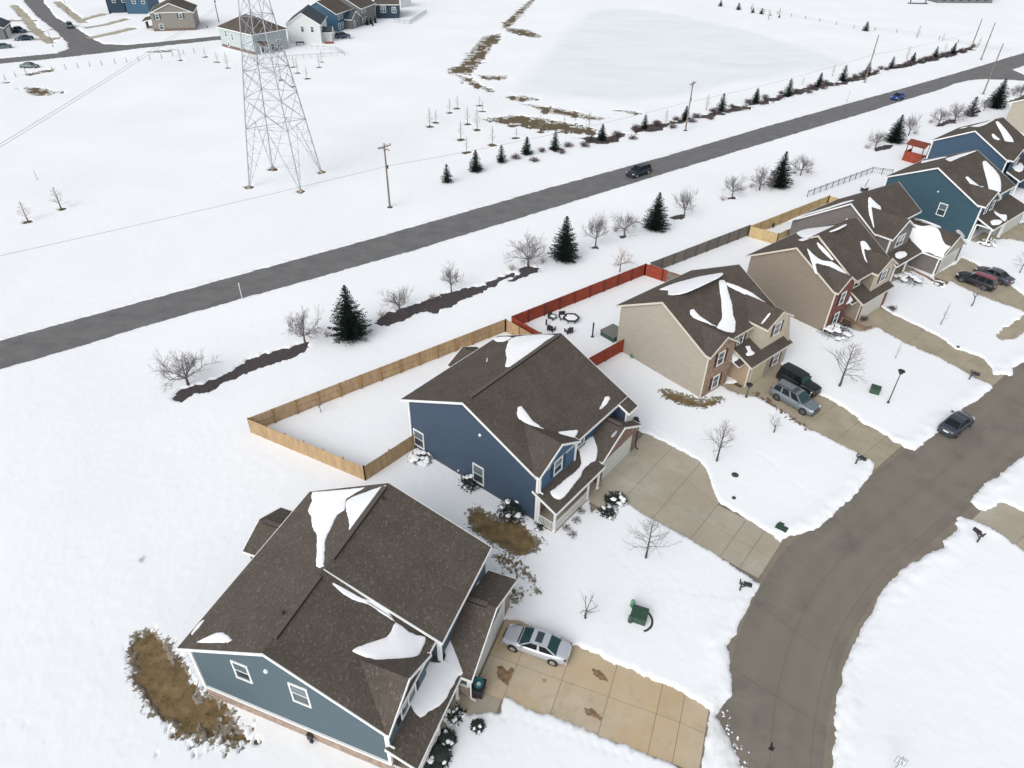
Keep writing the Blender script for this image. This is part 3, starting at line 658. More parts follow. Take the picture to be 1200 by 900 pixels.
driveway([[4.9, 8.4, 12.9]]*3+[[4.5, 7.4, 10.9]]*3+[[4.2, 7.0, 9.6]]*1, [12.2, 14.6, 17.2, 20.2, 23.2, 26.0, 27.7], f3, .034, M_drive3)
driveway([[3.0, 4.9]]*2, [10.6, 15.0], f3, .032, M_drive3, 'front_walk')
driveway([[5.2, 8.2, 11.2]]*6, [1.4, 4.6, 7.8, 11.0, 14.2, 17.8], f4, .034, M_drive3)
driveway([[2.6, 5.2]]*2, [1.4, 5.4], f4, .032, M_drive3, 'front_walk')
driveway([[25.2, 28.5, 31.6, 34.4]]*3+[[23.4, 26.8, 30.0, 33.0]]*3+[[22.0, 25.5, 29.0, 31.5]]*2, [1.6, 4.0, 6.6, 9.4, 12.2, 15.0, 18.0, 21.0], f4, .036, M_drive3)
driveway([[46.0, 49.5, 53.0, 57.0]]*4, [1.4, 4.0, 6.6, 9.5], f4, .03, M_drive3)
driveway([[15.6, 19.6, 24.0, 29.0]]*3, [13.4, 15.0, 16.6], f4, .03, M_drive3)
f7 = frame(g(1151, 614), 58.0)
driveway([[-2.9, .2, 3.2]]*4, [-.9, 2.6, 5.8, 9.0], frame(g(1160, 608), 51), .034, M_drive2)

# ------------------------------------------------------------------ house kit
def clip(poly, ax_, lo, hi):
    """clip a convex polygon of (s,t) pairs to lo<=t<=hi"""
    for sgn, lim in ((1, lo), (-1, hi)):
        out = []; n = len(poly)
        for i in range(n):
            a, b = poly[i], poly[(i+1) % n]; da, db = sgn*(a[1]-lim), sgn*(b[1]-lim)
            if da >= 0: out.append(a)
            if (da > 0 > db) or (da < 0 < db):
                t = da/(da-db); out.append((a[0]+(b[0]-a[0])*t, a[1]+(b[1]-a[1])*t))
        poly = out
        if len(poly) < 3: return []
    return poly
def courses(mb, pts, step, lift, out, butt=False):
    """cover a planar convex polygon with overlapping courses; out = outward direction"""
    P = [Vector(p) for p in pts]; n = (P[1]-P[0]).cross(P[2]-P[0]).normalized()
    if n.dot(Vector(out)) < 0: n = -n
    up = Vector((0, 0, 1)); t = (up - n*up.dot(n)).normalized(); s = t.cross(n).normalized(); o = P[0]
    q = [((p-o).dot(s), (p-o).dot(t)) for p in P]; t0 = min(a[1] for a in q); t1 = max(a[1] for a in q)
    k = 0; z = t0
    while z < t1-1e-4:
        c = clip(q, 1, z, min(z+step, t1))
        if len(c) >= 3:
            vs = [o + s*a + t*b + n*(lift*(1-(b-z)/step)+.002) for a, b in c]
            ar = sum(c[i][0]*c[(i+1) % len(c)][1]-c[(i+1) % len(c)][0]*c[i][1] for i in range(len(c)))
            idx = tuple(range(len(c))); mb.add(vs, [idx if ar > 0 else idx[::-1]])
            lo_ = [p for p in c if abs(p[1]-z) < 1e-4]
            if len(lo_) >= 2:
                a0 = min(p[0] for p in lo_); a1 = max(p[0] for p in lo_)
                b0 = o+s*a0+t*z; b1 = o+s*a1+t*z
                mb.add([b0, b1, b1+n*(lift+.002), b0+n*(lift+.002)], [(0, 1, 2, 3)])
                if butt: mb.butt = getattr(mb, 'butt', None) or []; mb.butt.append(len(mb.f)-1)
        z += step

class House:
    def __init__(h, name, label, O, az, wall, roof, trim=None, cat='house', fine=True):
        h.e = thing(name, label, cat, (O[0], O[1], 0), -math.radians(az)); h.O = np.array([O[0], O[1], 0.]); h.az = az
        h.u = dirv(az); h.v = dirv(az+90); h.wm = wall; h.rm = roof; h.tm = trim or M_trim; h.fine = fine
        h.trimb = MB(); h.soff = MB()
    def L(h, p): return (p[1], p[0], p[2])          # (u, v, z) -> local x = v, y = u
    def W(h, u, v, z=0): return h.O + h.u*u + h.v*v + np.array([0, 0, z])
    def wall(h, pts, out, m=None, name='wall', step=.16):
        mb = MB(); P = [h.L(p) for p in pts]; o = h.L(out)
        if m in BRICKS or not h.fine:
            n = len(P); vs = [Vector(p)+Vector(o)*.004 for p in P]
            a = (vs[1]-vs[0]).cross(vs[2]-vs[0]); f = tuple(range(n)); mb.add(vs, [f if a.dot(Vector(o)) > 0 else f[::-1]])
        else: courses(mb, P, step, .014, o)
        # solid backing so the wall has thickness
        n = len(P); bk = [Vector(p)-Vector(o)*.12 for p in P]; fr_ = [Vector(p) for p in P]
        mb.add(fr_+bk, [tuple(range(n, 2*n))] + [(i, (i+1) % n, n+(i+1) % n, n+i) for i in range(n)])
        return obj(name, mb, m or h.wm, h.e)
    def roof(h, pts, edges, m=None, name='roof_slope', th=.16, step=.15):
        P = [Vector(h.L(p)) for p in pts]; mb = MB(); n = len(P)
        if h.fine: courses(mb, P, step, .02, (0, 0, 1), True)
        else:
            a = (P[1]-P[0]).cross(P[2]-P[0]); f = tuple(range(n)); mb.add(P, [f if a.z > 0 else f[::-1]])
        o = obj(name, mb, m or h.rm, h.e)
        if h.fine: o.data.materials.append(M_buttshade)
        bt = [p-Vector((0, 0, th)) for p in P]; f = tuple(range(n)); a = (P[1]-P[0]).cross(P[2]-P[0])
        h.soff.add([p-Vector((0, 0, .01)) for p in P]+bt, [tuple(n+i for i in (f if a.z < 0 else f[::-1]))] + [(i, (i+1) % n, n+(i+1) % n, n+i) for i in range(n)])
        c = sum(P, Vector())/n
        for e in edges:
            p, q = P[e], P[(e+1) % n]; d = (q-p); hd = Vector((d.x, d.y, 0)).normalized(); nn = Vector((hd.y, -hd.x, 0))
            if nn.dot((p+q)/2-c) < 0: nn = -nn
            dd = d.normalized()*.03; vs = []
            for e_ in (p-dd, q+dd):
                for off, zz in ((.0, .02), (.06, .02), (.06, -.2), (.0, -.2)): vs.append(e_+nn*off+Vector((0, 0, zz)))
            h.trimb.add(vs, [(0, 1, 5, 4), (1, 2, 6, 5), (2, 3, 7, 6), (3, 0, 4, 7), (0, 3, 2, 1), (4, 5, 6, 7)])
        return o
    def trim(h, p, q, w=.14, d=None): h.trimb.bar(h.L(p), h.L(q), w, d or w)
    def box(h, name, c, d, m, parent=None, kind=None):
        mb = MB(); mb.box(h.L(c), (d[1], d[0], d[2])); return obj(name, mb, m, parent or h.e, kind)
    def ridge(h, u0, v0, z0, u1, v1, z1, w=.34, vent=True):
        mb = MB(); mb.bar(h.L((u0, v0, z0+.05)), h.L((u1, v1, z1+.05)), w, .09); obj('ridge_vent', mb, M_ridge, h.e)
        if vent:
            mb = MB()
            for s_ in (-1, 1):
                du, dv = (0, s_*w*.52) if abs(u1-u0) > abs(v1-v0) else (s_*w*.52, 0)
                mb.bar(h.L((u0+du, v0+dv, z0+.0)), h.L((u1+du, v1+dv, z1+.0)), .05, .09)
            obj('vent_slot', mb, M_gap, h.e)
    def window(h, side, c, a, z, w, hh, shut=None, twin=False, glass=None):
        """side 'u-' or 'v+': wall plane at c, centre a, z"""
        def T(s_, o_, z_): return h.L((c-o_, s_, z_)) if side == 'u-' else (h.L((c+o_, s_, z_)) if side == 'u+' else (h.L((s_, c+o_, z_)) if side == 'v+' else h.L((s_, c-o_, z_))))
        def bx(mb, s0, s1, z0, z1, o0, o1):
            vs = [T(s, o, z_) for o in (o0, o1) for s, z_ in ((s0, z0), (s1, z0), (s1, z1), (s0, z1))]
            fs = [(0, 1, 2, 3), (7, 6, 5, 4), (0, 4, 5, 1), (1, 5, 6, 2), (2, 6, 7, 3), (3, 7, 4, 0)]
            if side in ('v+', 'u+'): pass
            mb.add(vs, fs)
        mb = MB(); f = .11
        bx(mb, a-w/2-f, a+w/2+f, z+hh/2, z+hh/2+f*1.2, .0, .07); bx(mb, a-w/2-f, a+w/2+f, z-hh/2-f, z-hh/2, .0, .09)
        bx(mb, a-w/2-f, a-w/2, z-hh/2, z+hh/2, .0, .07); bx(mb, a+w/2, a+w/2+f, z-hh/2, z+hh/2, .0, .07)
        bx(mb, a-w/2, a+w/2, z-.03, z+.03, .0, .05)
        if twin: bx(mb, a-.05, a+.05, z-hh/2, z+hh/2, .0, .06)
        fr_ = obj('window', mb, M_trim, h.e)
        for k in (0, 1):
            mb = MB(); z0, z1 = (z-hh/2, z-.03) if k == 0 else (z+.03, z+hh/2)
            bx(mb, a-w/2, a+w/2, z0, z1, .0, .02+.012*k); obj('pane', mb, (M_glass if k == 0 else (glass or M_glass2)), fr_)
        if shut:
            for s_ in (-1, 1):
                mb = MB(); x = a+s_*(w/2+f+.22); bx(mb, x-.2, x+.2, z-hh/2-.05, z+hh/2+.08, .0, .045)
                for q in np.arange(z-hh/2, z+hh/2, .12): bx(mb, x-.15, x+.15, q, q+.05, .045, .06)
                obj('shutter', mb, shut, h.e)
    def gdoor(h, side, c, a, w, hh, m=None):
        d = None
        mb = MB(); T = lambda s_, o_, z_: h.L((s_, c+o_, z_)) if side == 'v+' else h.L((c-o_, s_, z_))
        for k in range(4):
            z0 = .03+k*hh/4; mb = MB()
            vs = [T(s, o, z_) for o in (0, .05) for s, z_ in ((a-w/2, z0), (a+w/2, z0), (a+w/2, z0+hh/4-.025), (a-w/2, z0+hh/4-.025))]
            mb.add(vs, [(0, 1, 2, 3), (7, 6, 5, 4), (0, 4, 5, 1), (1, 5, 6, 2), (2, 6, 7, 3), (3, 7, 4, 0)])
            for j in range(int(w/.6)):
                s0 = a-w/2+.08+j*(w-.1)/int(w/.6); s1 = s0+w/int(w/.6)-.12
                vs = [T(s, o, z_) for o in (.05, .065) for s, z_ in ((s0, z0+.1), (s1, z0+.1), (s1, z0+hh/4-.12), (s0, z0+hh/4-.12))]
                mb.add(vs, [(0, 1, 2, 3), (7, 6, 5, 4), (0, 4, 5, 1), (1, 5, 6, 2), (2, 6, 7, 3), (3, 7, 4, 0)])
            if d is None: d = obj('garage_door', mb, m or M_gdoor, h.e)
            else: obj('door_panel', mb, m or M_gdoor, d)
        for s0, s1, z0, z1 in ((a-w/2-.12, a-w/2, 0, hh+.12), (a+w/2, a+w/2+.12, 0, hh+.12), (a-w/2, a+w/2, hh+.02, hh+.13)):
            vs = [T(s, o, z_) for o in (0, .08) for s, z_ in ((s0, z0), (s1, z0), (s1, z1), (s0, z1))]
            h.trimb.add(vs, [(0, 1, 2, 3), (7, 6, 5, 4), (0, 4, 5, 1), (1, 5, 6, 2), (2, 6, 7, 3), (3, 7, 4, 0)])
    def downspout(h, u, v, z0, z1, m=None):
        mb = MB(); mb.bar(h.L((u, v, z0+.15)), h.L((u, v, z1)), .08, .1); mb.bar(h.L((u, v, z0+.15)), h.L((u, v+.35, z0+.06)), .08, .1); obj('downspout', mb, m or h.tm, h.e)
    def snow(h, px, plane, th=.1, jit=.05):
        """snow patch: outline surveyed in the photo, laid on the roof plane z = a + b*u + c*v"""
        a, b, c = plane; C = np.array([0, 0, CAMH]); pts = []
        for x, y in px:
            d = RX*(x-600)+DN*(y-450)+FW*FOC; d = np.array([d@h.u, d@h.v, d[2]]); p0 = np.array([(C-h.O)@h.u, (C-h.O)@h.v, CAMH])
            t = (a+b*p0[0]+c*p0[1]-p0[2])/(d[2]-b*d[0]-c*d[1]); pts.append(p0+t*d)
        P = [p[:2] for p in pts]; Q = []
        n = len(P)
        for i in range(n):                       # rounded, slightly ragged outline
            p0, p1, p2, p3 = P[i-1], P[i], P[(i+1) % n], P[(i+2) % n]; L_ = np.linalg.norm(p2-p1); k = max(1, int(L_/.22))
            for j in range(k):
                t = j/k; q = .5*((2*p1)+(-p0+p2)*t+(2*p0-5*p1+4*p2-p3)*t*t+(-p0+3*p1-3*p2+p3)*t**3)
                lin = p1*(1-t)+p2*t; q = lin*.5+q*.5
                Q.append(q+np.array([random.uniform(-jit, jit), random.uniform(-jit, jit)])*.6)
        n = len(Q); ar = sum(Q[i][0]*Q[(i+1) % n][1]-Q[(i+1) % n][0]*Q[i][1] for i in range(n)); sg = 1 if ar > 0 else -1
        def ring(ins, zz):
            R = []
            for i in range(n):
                d = Q[(i+1) % n]-Q[i-1]; l = np.linalg.norm(d)+1e-9; nn = np.array([-d[1], d[0]])/l*sg; q = Q[i]+nn*ins
                R.append(h.L((q[0], q[1], a+b*q[0]+c*q[1]+zz+(random.uniform(0, .015) if zz > .03 else 0))))
            return R
        mb = MB(); th *= .62; rs = [ring(-.01, -.03), ring(.0, th*.35), ring(.05, th*.75), ring(.11, th)]
        for k in range(3):
            vs = rs[k]+rs[k+1]; mb.add(vs, [(i, (i+1) % n, n+(i+1) % n, n+i) for i in range(n)])
        mb.add(rs[3], [tuple(range(n))]); me = mb.mesh('roof_snow')
        import bmesh as _b
        bm = _b.new(); bm.from_mesh(me); _b.ops.remove_doubles(bm, verts=bm.verts, dist=.0005); _b.ops.recalc_face_normals(bm, faces=bm.faces)
        fc = [f for f in bm.faces if len(f.verts) > 4]; 
        if fc: _b.ops.triangulate(bm, faces=fc)
        bm.to_mesh(me); bm.free(); me.polygons.foreach_set('use_smooth', [True]*len(me.polygons))
        return obj('roof_snow', me, M_roofsnow, h.e, kind='stuff')
    def pipe(h, u, v, z, m=None, r=.05, hh=.35):
        mb = MB(); mb.lathe(h.L((u, v, z-.1)), [(r*2.2, 0), (r*2.2, .12), (r, .14), (r, hh+.1), (r*.6, hh+.1)], 8); obj('vent_pipe', mb, m or M_trim, h.e)
    def spot(h, side, c, a, z, r=.12, m=None):
        p, q = ((c, a, z), (c-.12, a, z)) if side == 'u-' else ((a, c, z), (a, c+.12, z))
        mb = MB(); mb.tube(h.L(p), h.L(q), r, r*.8, 10); obj('wall_vent', mb, m or M_trim, h.e)
    def railing(h, a, b, z0=.3, z1=1.15):
        mb = MB(); a = np.array(a, float); b = np.array(b, float); L_ = np.linalg.norm(b-a); n = int(L_/.14)
        mb.bar(h.L((a[0], a[1], z1)), h.L((b[0], b[1], z1)), .07, .05); mb.bar(h.L((a[0], a[1], z0)), h.L((b[0], b[1], z0)), .05)
        for i in range(n+1):
            q = a+(b-a)*i/n; mb.bar(h.L((q[0], q[1], z0)), h.L((q[0], q[1], z1)), .035)
        obj('railing', mb, M_trim, h.e)
    def post(h, u, v, z0, z1, w=.16):
        mb = MB(); mb.bar(h.L((u, v, z0)), h.L((u, v, z1)), w); mb.box(h.L((u, v, z0+.08)), (w*1.5, w*1.5, .16)); mb.box(h.L((u, v, z1-.08)), (w*1.4, w*1.4, .12)); obj('porch_post', mb, M_trim, h.e)
    def done(h):
        obj('trim', h.trimb, h.tm, h.e); obj('soffit', h.soff, M_soffit, h.e)
BRICKS = (M_brick1, M_brick2, M_brick3, M_brick4)
X = (0, 0, 0)
UM, UP, VP, VM = (-1, 0, 0), (1, 0, 0), (0, 1, 0), (0, -1, 0)
def gable_pent(c, v0, v1, z0, ze0, ze1, vr, zr, axis='u'):
    pts = [(c, v0, z0), (c, v1, z0), (c, v1, ze1), (c, vr, zr), (c, v0, ze0)]
    return pts if axis == 'u' else [(p[1], p[0], p[2]) for p in pts]
def cross_gable(h, uc, hw_l, hw_r, zc, k, vfront, main, wallv, zwall0, m, foot_main=None, ridge=False, edges=True):
    """gable facing the street; main = function v -> z of the main slope"""
    zl, zr_ = zc-k*hw_l, zc-k*hw_r
    inv = lambda z: main[0] + (main[1]-z)/main[2]
    vs = inv(zc); vl = min(inv(zl), vfront); vr = min(inv(zr_), vfront)
    h.roof([(uc, vs, zc), (uc, vfront, zc), (uc-hw_l, vfront, zl), (uc-hw_l, vl, zl)], [1] + ([2] if vl < vfront-.05 else []))
    h.roof([(uc, vs, zc), (uc+hw_r, vr, zr_), (uc+hw_r, vfront, zr_), (uc, vfront, zc)], [2] + ([1] if vr < vfront-.05 else []))
    o = .28
    h.wall([(uc-hw_l+o, wallv, zwall0), (uc+hw_r-o, wallv, zwall0), (uc+hw_r-o, wallv, zr_+k*o-.08), (uc, wallv, zc-.12), (uc-hw_l+o, wallv, zl+k*o-.08)], VP, m)
    if ridge: h.ridge(uc, vs+.3, zc, uc, vfront-.3, zc, vent=False)

# ---- 1: slate blue house in front
h = House('house', 'slate blue two storey house with brick base and big brown roof, nearest the camera', O1, A1, M_sid1, M_shA)
kk = .5; ZR = 9.3; VR = 6.5
mainz = (VR, ZR, kk)
h.wall([(0, 0, 1.4), (0, 13.6, 1.4), (0, 13.6, ZR-kk*7.1-.12), (0, VR, ZR-.14), (0, 0, ZR-kk*6.5-.12)], UM)
h.wall([(-.05, -.05, 0), (-.05, 13.7, 0), (-.05, 13.7, 1.3), (-.05, -.05, 1.3)], UM, M_brick1, 'brick_base')
h.trim((-.06, -.03, 1.36), (-.06, 13.65, 1.36), .16); h.trim((-.03, 13.62, 1.4), (-.03, 13.62, 5.55), .2); h.trim((-.03, .0, 1.4), (-.03, .0, 5.9), .2)
h.wall([(0, 0, 0), (13.65, 0, 0), (13.65, 0, 5.9), (0, 0, 5.9)], VM)
h.wall([(13.65, 0, 0), (13.65, 14.1, 0), (13.65, 14.1, 5.9), (13.65, VR, 9.1), (13.65, 0, 5.9)], UP)
h.wall([(0, 13.6, 1.4), (6.1, 13.6, 1.4), (6.1, 13.6, 5.5), (0, 13.6, 5.5)], VP)
h.wall([(0, 13.62, 0), (6.1, 13.62, 0), (6.1, 13.62, 1.4), (0, 13.62, 1.4)], VP, M_brick1, 'brick_base')
h.wall([(6.1, 14.1, 0), (13.65, 14.1, 0), (13.65, 14.1, 5.8), (6.1, 14.1, 5.8)], VP)
h.wall([(6.1, 13.6, 2.8), (6.1, 14.1, 2.8), (6.1, 14.1, 5.75), (6.1, 13.6, 5.95)], UM)
h.wall([(6.1, 6.7, 9.05), (6.1, 13.7, 5.5), (6.1, 13.7, 5.95), (6.1, 6.7, 9.15)], UM)
h.trim((6.08, 14.08, 2.9), (6.08, 14.08, 5.7), .24)
h.roof([(-.35, VR, ZR), (5.95, VR, ZR), (5.95, 13.9, ZR-kk*7.4), (-.35, 13.9, ZR-kk*7.4)], [2, 3])
h.roof([(-.35, VR, ZR), (-.35, -.62, ZR-kk*7.12), (13.98, -.62, ZR-kk*7.12), (13.98, VR, ZR)], [0, 1, 2])
k2 = .44
h.roof([(5.85, VR, ZR+.03), (13.98, VR, ZR+.03), (13.98, 14.42, ZR+.03-k2*7.92), (5.85, 14.42, ZR+.03-k2*7.92)], [1, 2, 3])
h.ridge(.7, VR, ZR, 5.3, VR, ZR); h.ridge(6.7, VR, ZR+.04, 13.5, VR, ZR+.04)
cross_gable(h, 2.35, 2.7, 2.65, 7.15, .57, 14.05, mainz, 13.75, 3.5, M_sid1)
h.window('v+', 13.76, 2.35, 4.75, 1.7, 1.35, M_shutB, twin=True)
# garage wing
kg = .47; zg = 4.75
h.roof([(10.15, 14.1, zg), (10.15, 16.35, zg), (5.85, 16.35, zg-kg*4.3), (5.85, 14.1, zg-kg*4.3)], [1, 2])
h.roof([(10.15, 14.1, zg), (14.2, 14.1, zg-kg*4.05), (14.2, 16.35, zg-kg*4.05), (10.15, 16.35, zg)], [0, 1, 2])
h.ridge(10.15, 14.3, zg, 10.15, 15.7, zg)
h.wall([(6.15, 16.0, 2.45), (13.75, 16.0, 2.45), (13.75, 16.0, 2.85), (10.15, 16.0, 4.6), (6.15, 16.0, 2.75)], VP)
h.wall([(6.15, 16.0, 0), (6.9, 16.0, 0), (6.9, 16.0, 2.45), (6.15, 16.0, 2.45)], VP, M_brick1, 'brick_pier')
h.wall([(12.75, 16.0, 0), (13.75, 16.0, 0), (13.75, 16.0, 2.45), (12.75, 16.0, 2.45)], VP, M_brick1, 'brick_pier')
h.wall([(6.9, 15.9, 0), (12.75, 15.9, 0), (12.75, 15.9, 2.45), (6.9, 15.9, 2.45)], VP, M_trim, 'door_surround')
h.gdoor('v+', 15.93, 9.83, 5.4, 2.25)
h.wall([(6.15, 14.0, 1.4), (6.15, 16.0, 1.4), (6.15, 16.0, 2.75), (6.15, 14.0, 2.75)], UM)
h.wall([(6.13, 14.0, 0), (6.13, 16.0, 0), (6.13, 16.0, 1.35), (6.13, 14.0, 1.35)], UM, M_brick1, 'brick_base')
h.trim((6.1, 14.0, 1.4), (6.1, 16.0, 1.4), .12); h.trim((6.12, 16.0, 1.4), (6.12, 16.0, 2.6), .16)
h.wall([(13.75, 14.1, 0), (13.75, 16.0, 0), (13.75, 16.0, 2.85), (13.75, 14.1, 2.85)], UP)
# porch
h.roof([(-.3, 13.6, 3.62), (5.95, 13.6, 3.62), (5.95, 15.6, 2.72), (-.3, 15.6, 2.72)], [2, 3])
h.box('porch_slab', (3.0, 14.6, .1), (6.2, 2.0, .2), M_drive2)
for u_ in (.0, 2.9, 5.7): h.post(u_, 15.35, .1, 2.6)
h.railing((.0, 13.7), (.0, 15.3)); h.railing((.1, 15.35), (2.8, 15.35))
# rear bump-out
h.roof([(11.35, -.05, 4.05), (9.0, -.05, 3.0), (9.0, -3.7, 3.0), (11.35, -3.7, 4.05)], [1, 2])
h.roof([(11.35, -.05, 4.05), (11.35, -3.7, 4.05), (13.75, -3.7, 2.98), (13.75, -.05, 2.98)], [1, 2])
h.wall([(9.25, -3.4, 0), (13.5, -3.4, 0), (13.5, -3.4, 3.0), (11.35, -3.4, 3.95), (9.25, -3.4, 3.0)], VM)
h.wall([(9.25, -3.4, 0), (9.25, 0, 0), (9.25, 0, 3.0), (9.25, -3.4, 3.0)], UM); h.wall([(13.5, -3.4, 0), (13.5, 0, 0), (13.5, 0, 3.0), (13.5, -3.4, 3.0)], UP)
h.ridge(11.35, -.6, 4.05, 11.35, -3.3, 4.05)
def plane_px(h, side, c, p):
    d = RX*(p[0]-600)+DN*(p[1]-450)+FW*FOC; C = np.array([0, 0, CAMH]); n = h.u if side == 'u' else h.v
    t = (c-(C-h.O)@n)/(d@n); P = C+t*d-h.O; return (P@h.u, P@h.v, P[2])
def win_px(h, side, c, corners, shut=None, twin=False, glass=None):
    q = [plane_px(h, side[0], c, p) for p in corners]; ax = 1 if side[0] == 'u' else 0
    a = [p[ax] for p in q]; z = [p[2] for p in q]
    h.window(side, c, (min(a)+max(a))/2, (min(z)+max(z))/2, max(.6, max(a)-min(a)-.24), max(.8, max(z)-min(z)-.24), shut, twin, glass)
win_px(h, 'u-', -.01, [(270, 773), (288.7, 781), (297.5, 800.7), (279, 793)])
win_px(h, 'u-', -.01, [(338, 799.5), (360, 808), (365, 828), (344, 820)])
q = plane_px(h, 'u', 0, (312, 786)); h.spot('u-', 0, q[1], q[2], .16)
h.pipe(2.4, 5.9, 9.0, M_gap, .06, .25); h.pipe(12.6, 6.9, 9.15, M_gap, .05, .3)
h.downspout(-.08, 13.75, 3.6, 5.5); h.downspout(5.98, 14.25, 3.4, 5.7); h.downspout(6.0, 16.2, .1, 2.6)
mb = MB(); mb.box(h.L((-.2, 7.9, .75)), (.35, .2, .5)); mb.tube(h.L((-.2, 7.7, .1)), h.L((-.2, 7.7, .8)), .04); mb.tube(h.L((-.25, 8.1, .55)), h.L((-.42, 8.1, .55)), .14, .14, 10); obj('gas_meter', mb, M_plastic, h.e)
R_ = (ZR+kk*-VR, 0, kk); F_ = (ZR+kk*VR, 0, -kk); FR_ = (ZR+.03+k2*VR, 0, -k2)
h.snow(scl(180,520,4,[(745,228),(850,220),(990,206),(950,228),(905,258),(900,280),(895,312),(862,333),(830,400),(806,450),(803,510),(798,576),(762,578),(765,500),(766,430),(745,390),(738,340),(724,312),(742,270)]), R_, .12)
h.snow(scl(180,520,4,[(908,266),(950,244),(1088,196),(1050,258),(1000,320),(960,380),(920,428),(914,350),(900,300)]), R_, .12)
h.snow(scl(200,675,4,[(122,312),(160,290),(215,266),(250,265),(288,302),(270,312),(200,314)]), R_, .1)
h.snow(scl(200,675,4,[(95,272),(120,235),(152,205),(158,210),(130,245),(100,278)]), R_, .07)
h.snow(scl(200,675,4,[(752,28),(800,52),(880,95),(960,130),(1020,165),(1050,215),(1010,190),(940,140),(850,110),(790,70)]), F_, .1)
h.snow(scl(200,675,4,[(1055,217),(1100,250),(1150,280),(1195,285),(1196,300),(1165,365),(1120,408),(1060,395),(980,395),(900,375),(850,352),(880,332),(1010,290),(1035,260)]), (F_[0]+.1, 0, -kk), .16)
PO = (3.62+.45*13.6, 0, -.45)
h.snow(scl(420,700,4.494,[(318,340),(350,335),(400,345),(445,340),(460,305),(450,280),(470,235),(493,160),(495,250),(515,265),(540,250),(530,310),(548,370),(572,410),(530,410),(485,485),(440,560),(370,600),(330,632),(295,600),(265,545),(285,490),(300,430),(320,390)]), (PO[0]+.05, 0, -.45), .16)
q = scl(480,640,7.5,[(590,298),(612,310),(600,335),(545,380),(530,375),(560,330)])
h.snow(q, (zg+kg*(-10.15)+.3+.0, 0, 0), .12) if False else h.snow(q, (zg+kg*10.15, -kg, 0), .1)
h.done(); H1 = h

# ---- 2: navy blue house, same plan, further along
h = House('house', 'navy blue two storey house with white garage door in a brown brick gable', O2, A2, M_sid2, M_shB)
kk = .464; ZR = 9.15; VR = 6.95; mainz = (VR, ZR, kk); D = 14.35
h.wall([(0, 0, .15), (0, 14.75, .15), (0, 14.75, 5.5), (0, D, ZR-kk*(D-VR)-.1), (0, VR, ZR-.14), (0, 0, ZR-kk*VR-.12)], UM)
h.wall([(-.02, 0, -.1), (-.02, 14.75, -.1), (-.02, 14.75, .2), (-.02, 0, .2)], UM, M_kerb, 'foundation')
h.wall([(0, 0, 0), (13.2, 0, 0), (13.2, 0, 5.8), (0, 0, 5.8)], VM)
h.wall([(13.2, 0, 0), (13.2, D, 0), (13.2, D, 5.6), (13.2, VR, 9.0), (13.2, 0, 5.8)], UP)
h.trim((-.02, 14.74, .2), (-.02, 14.74, 5.5), .22); h.trim((-.02, 0, .2), (-.02, 0, 5.7), .18)
h.wall([(0, 14.4, 0), (6.9, 14.4, 0), (6.9, 14.4, 3.6), (0, 14.4, 3.6)], VP, M_brick2, 'brick_wall')
h.wall([(5.2, D, 0), (12.1, D, 0), (12.1, D, 5.6), (5.2, D, 5.6)], VP, srgb and mat('mid_blue_siding', srgb(54, 84, 110), .6, var=.05))
h.roof([(-.3, VR, ZR), (13.5, VR, ZR), (13.5, 14.75, ZR-kk*7.8), (-.3, 14.75, ZR-kk*7.8)], [1, 2, 3])
h.roof([(12.0, 14.75, ZR-kk*7.8), (13.5, 14.75, ZR-kk*7.8), (13.5, 15.9, ZR-kk*8.95), (12.0, 15.9, ZR-kk*8.95)], [1, 2, 3])
h.wall([(12.15, 14.35, 2.6), (12.15, 15.6, 2.6), (12.15, 15.6, 5.1), (12.15, 14.35, 5.6)], UM); h.trim((12.12, 15.6, 2.6), (12.12, 15.6, 5.05), .14)
h.wall([(12.15, 15.6, 2.6), (13.3, 15.6, 2.6), (13.3, 15.6, 5.05), (12.15, 15.6, 5.05)], VP, M_cream)
h.wall([(13.3, 14.0, 0), (13.3, 15.6, 0), (13.3, 15.6, 5.1), (13.3, 14.0, 5.6)], UP, M_cream)
h.roof([(-.3, VR, ZR), (-.3, -.72, ZR-kk*7.67), (13.5, -.72, ZR-kk*7.67), (13.5, VR, ZR)], [0, 1, 2])
h.ridge(.6, VR, ZR, 13.0, VR, ZR)
h.roof([(11.2, -.05, 4.1), (8.9, -.05, 3.0), (8.9, -3.7, 3.0), (11.2, -3.7, 4.1)], [1, 2]); h.roof([(11.2, -.05, 4.1), (11.2, -3.7, 4.1), (13.4, -3.7, 3.0), (13.4, -.05, 3.0)], [1, 2])
h.wall([(9.1, -3.4, 0), (13.2, -3.4, 0), (13.2, -3.4, 3.0), (11.2, -3.4, 4.0), (9.1, -3.4, 3.0)], VM); h.wall([(9.1, -3.4, 0), (9.1, 0, 0), (9.1, 0, 3.0), (9.1, -3.4, 3.0)], UM)
cross_gable(h, 2.65, 2.95, 2.75, 7.25, .55, 15.05, mainz, 14.8, 3.5, mat('blue_front_siding', srgb(58, 92, 120), .6, var=.05))
h.trim((-.02+.1, 14.83, 3.6), (.08, 14.83, 5.55), .2); h.trim((5.1, 14.83, 3.6), (5.1, 14.83, 5.7), .16)
h.window('v+', 14.8, 2.6, 4.75, 1.0, 1.35, M_shutT); h.window('v+', D+.01, 6.6, 4.75, .9, 1.3, M_shutT)
kg = .56; zg = 4.85
h.roof([(10.3, 14.35, zg), (10.3, 16.55, zg), (6.95, 16.55, zg-kg*3.35), (6.95, 14.35, zg-kg*3.35)], [1, 2])
h.roof([(10.3, 14.35, zg), (13.65, 14.35, zg-kg*3.35), (13.65, 16.55, zg-kg*3.35), (10.3, 16.55, zg)], [0, 1, 2])
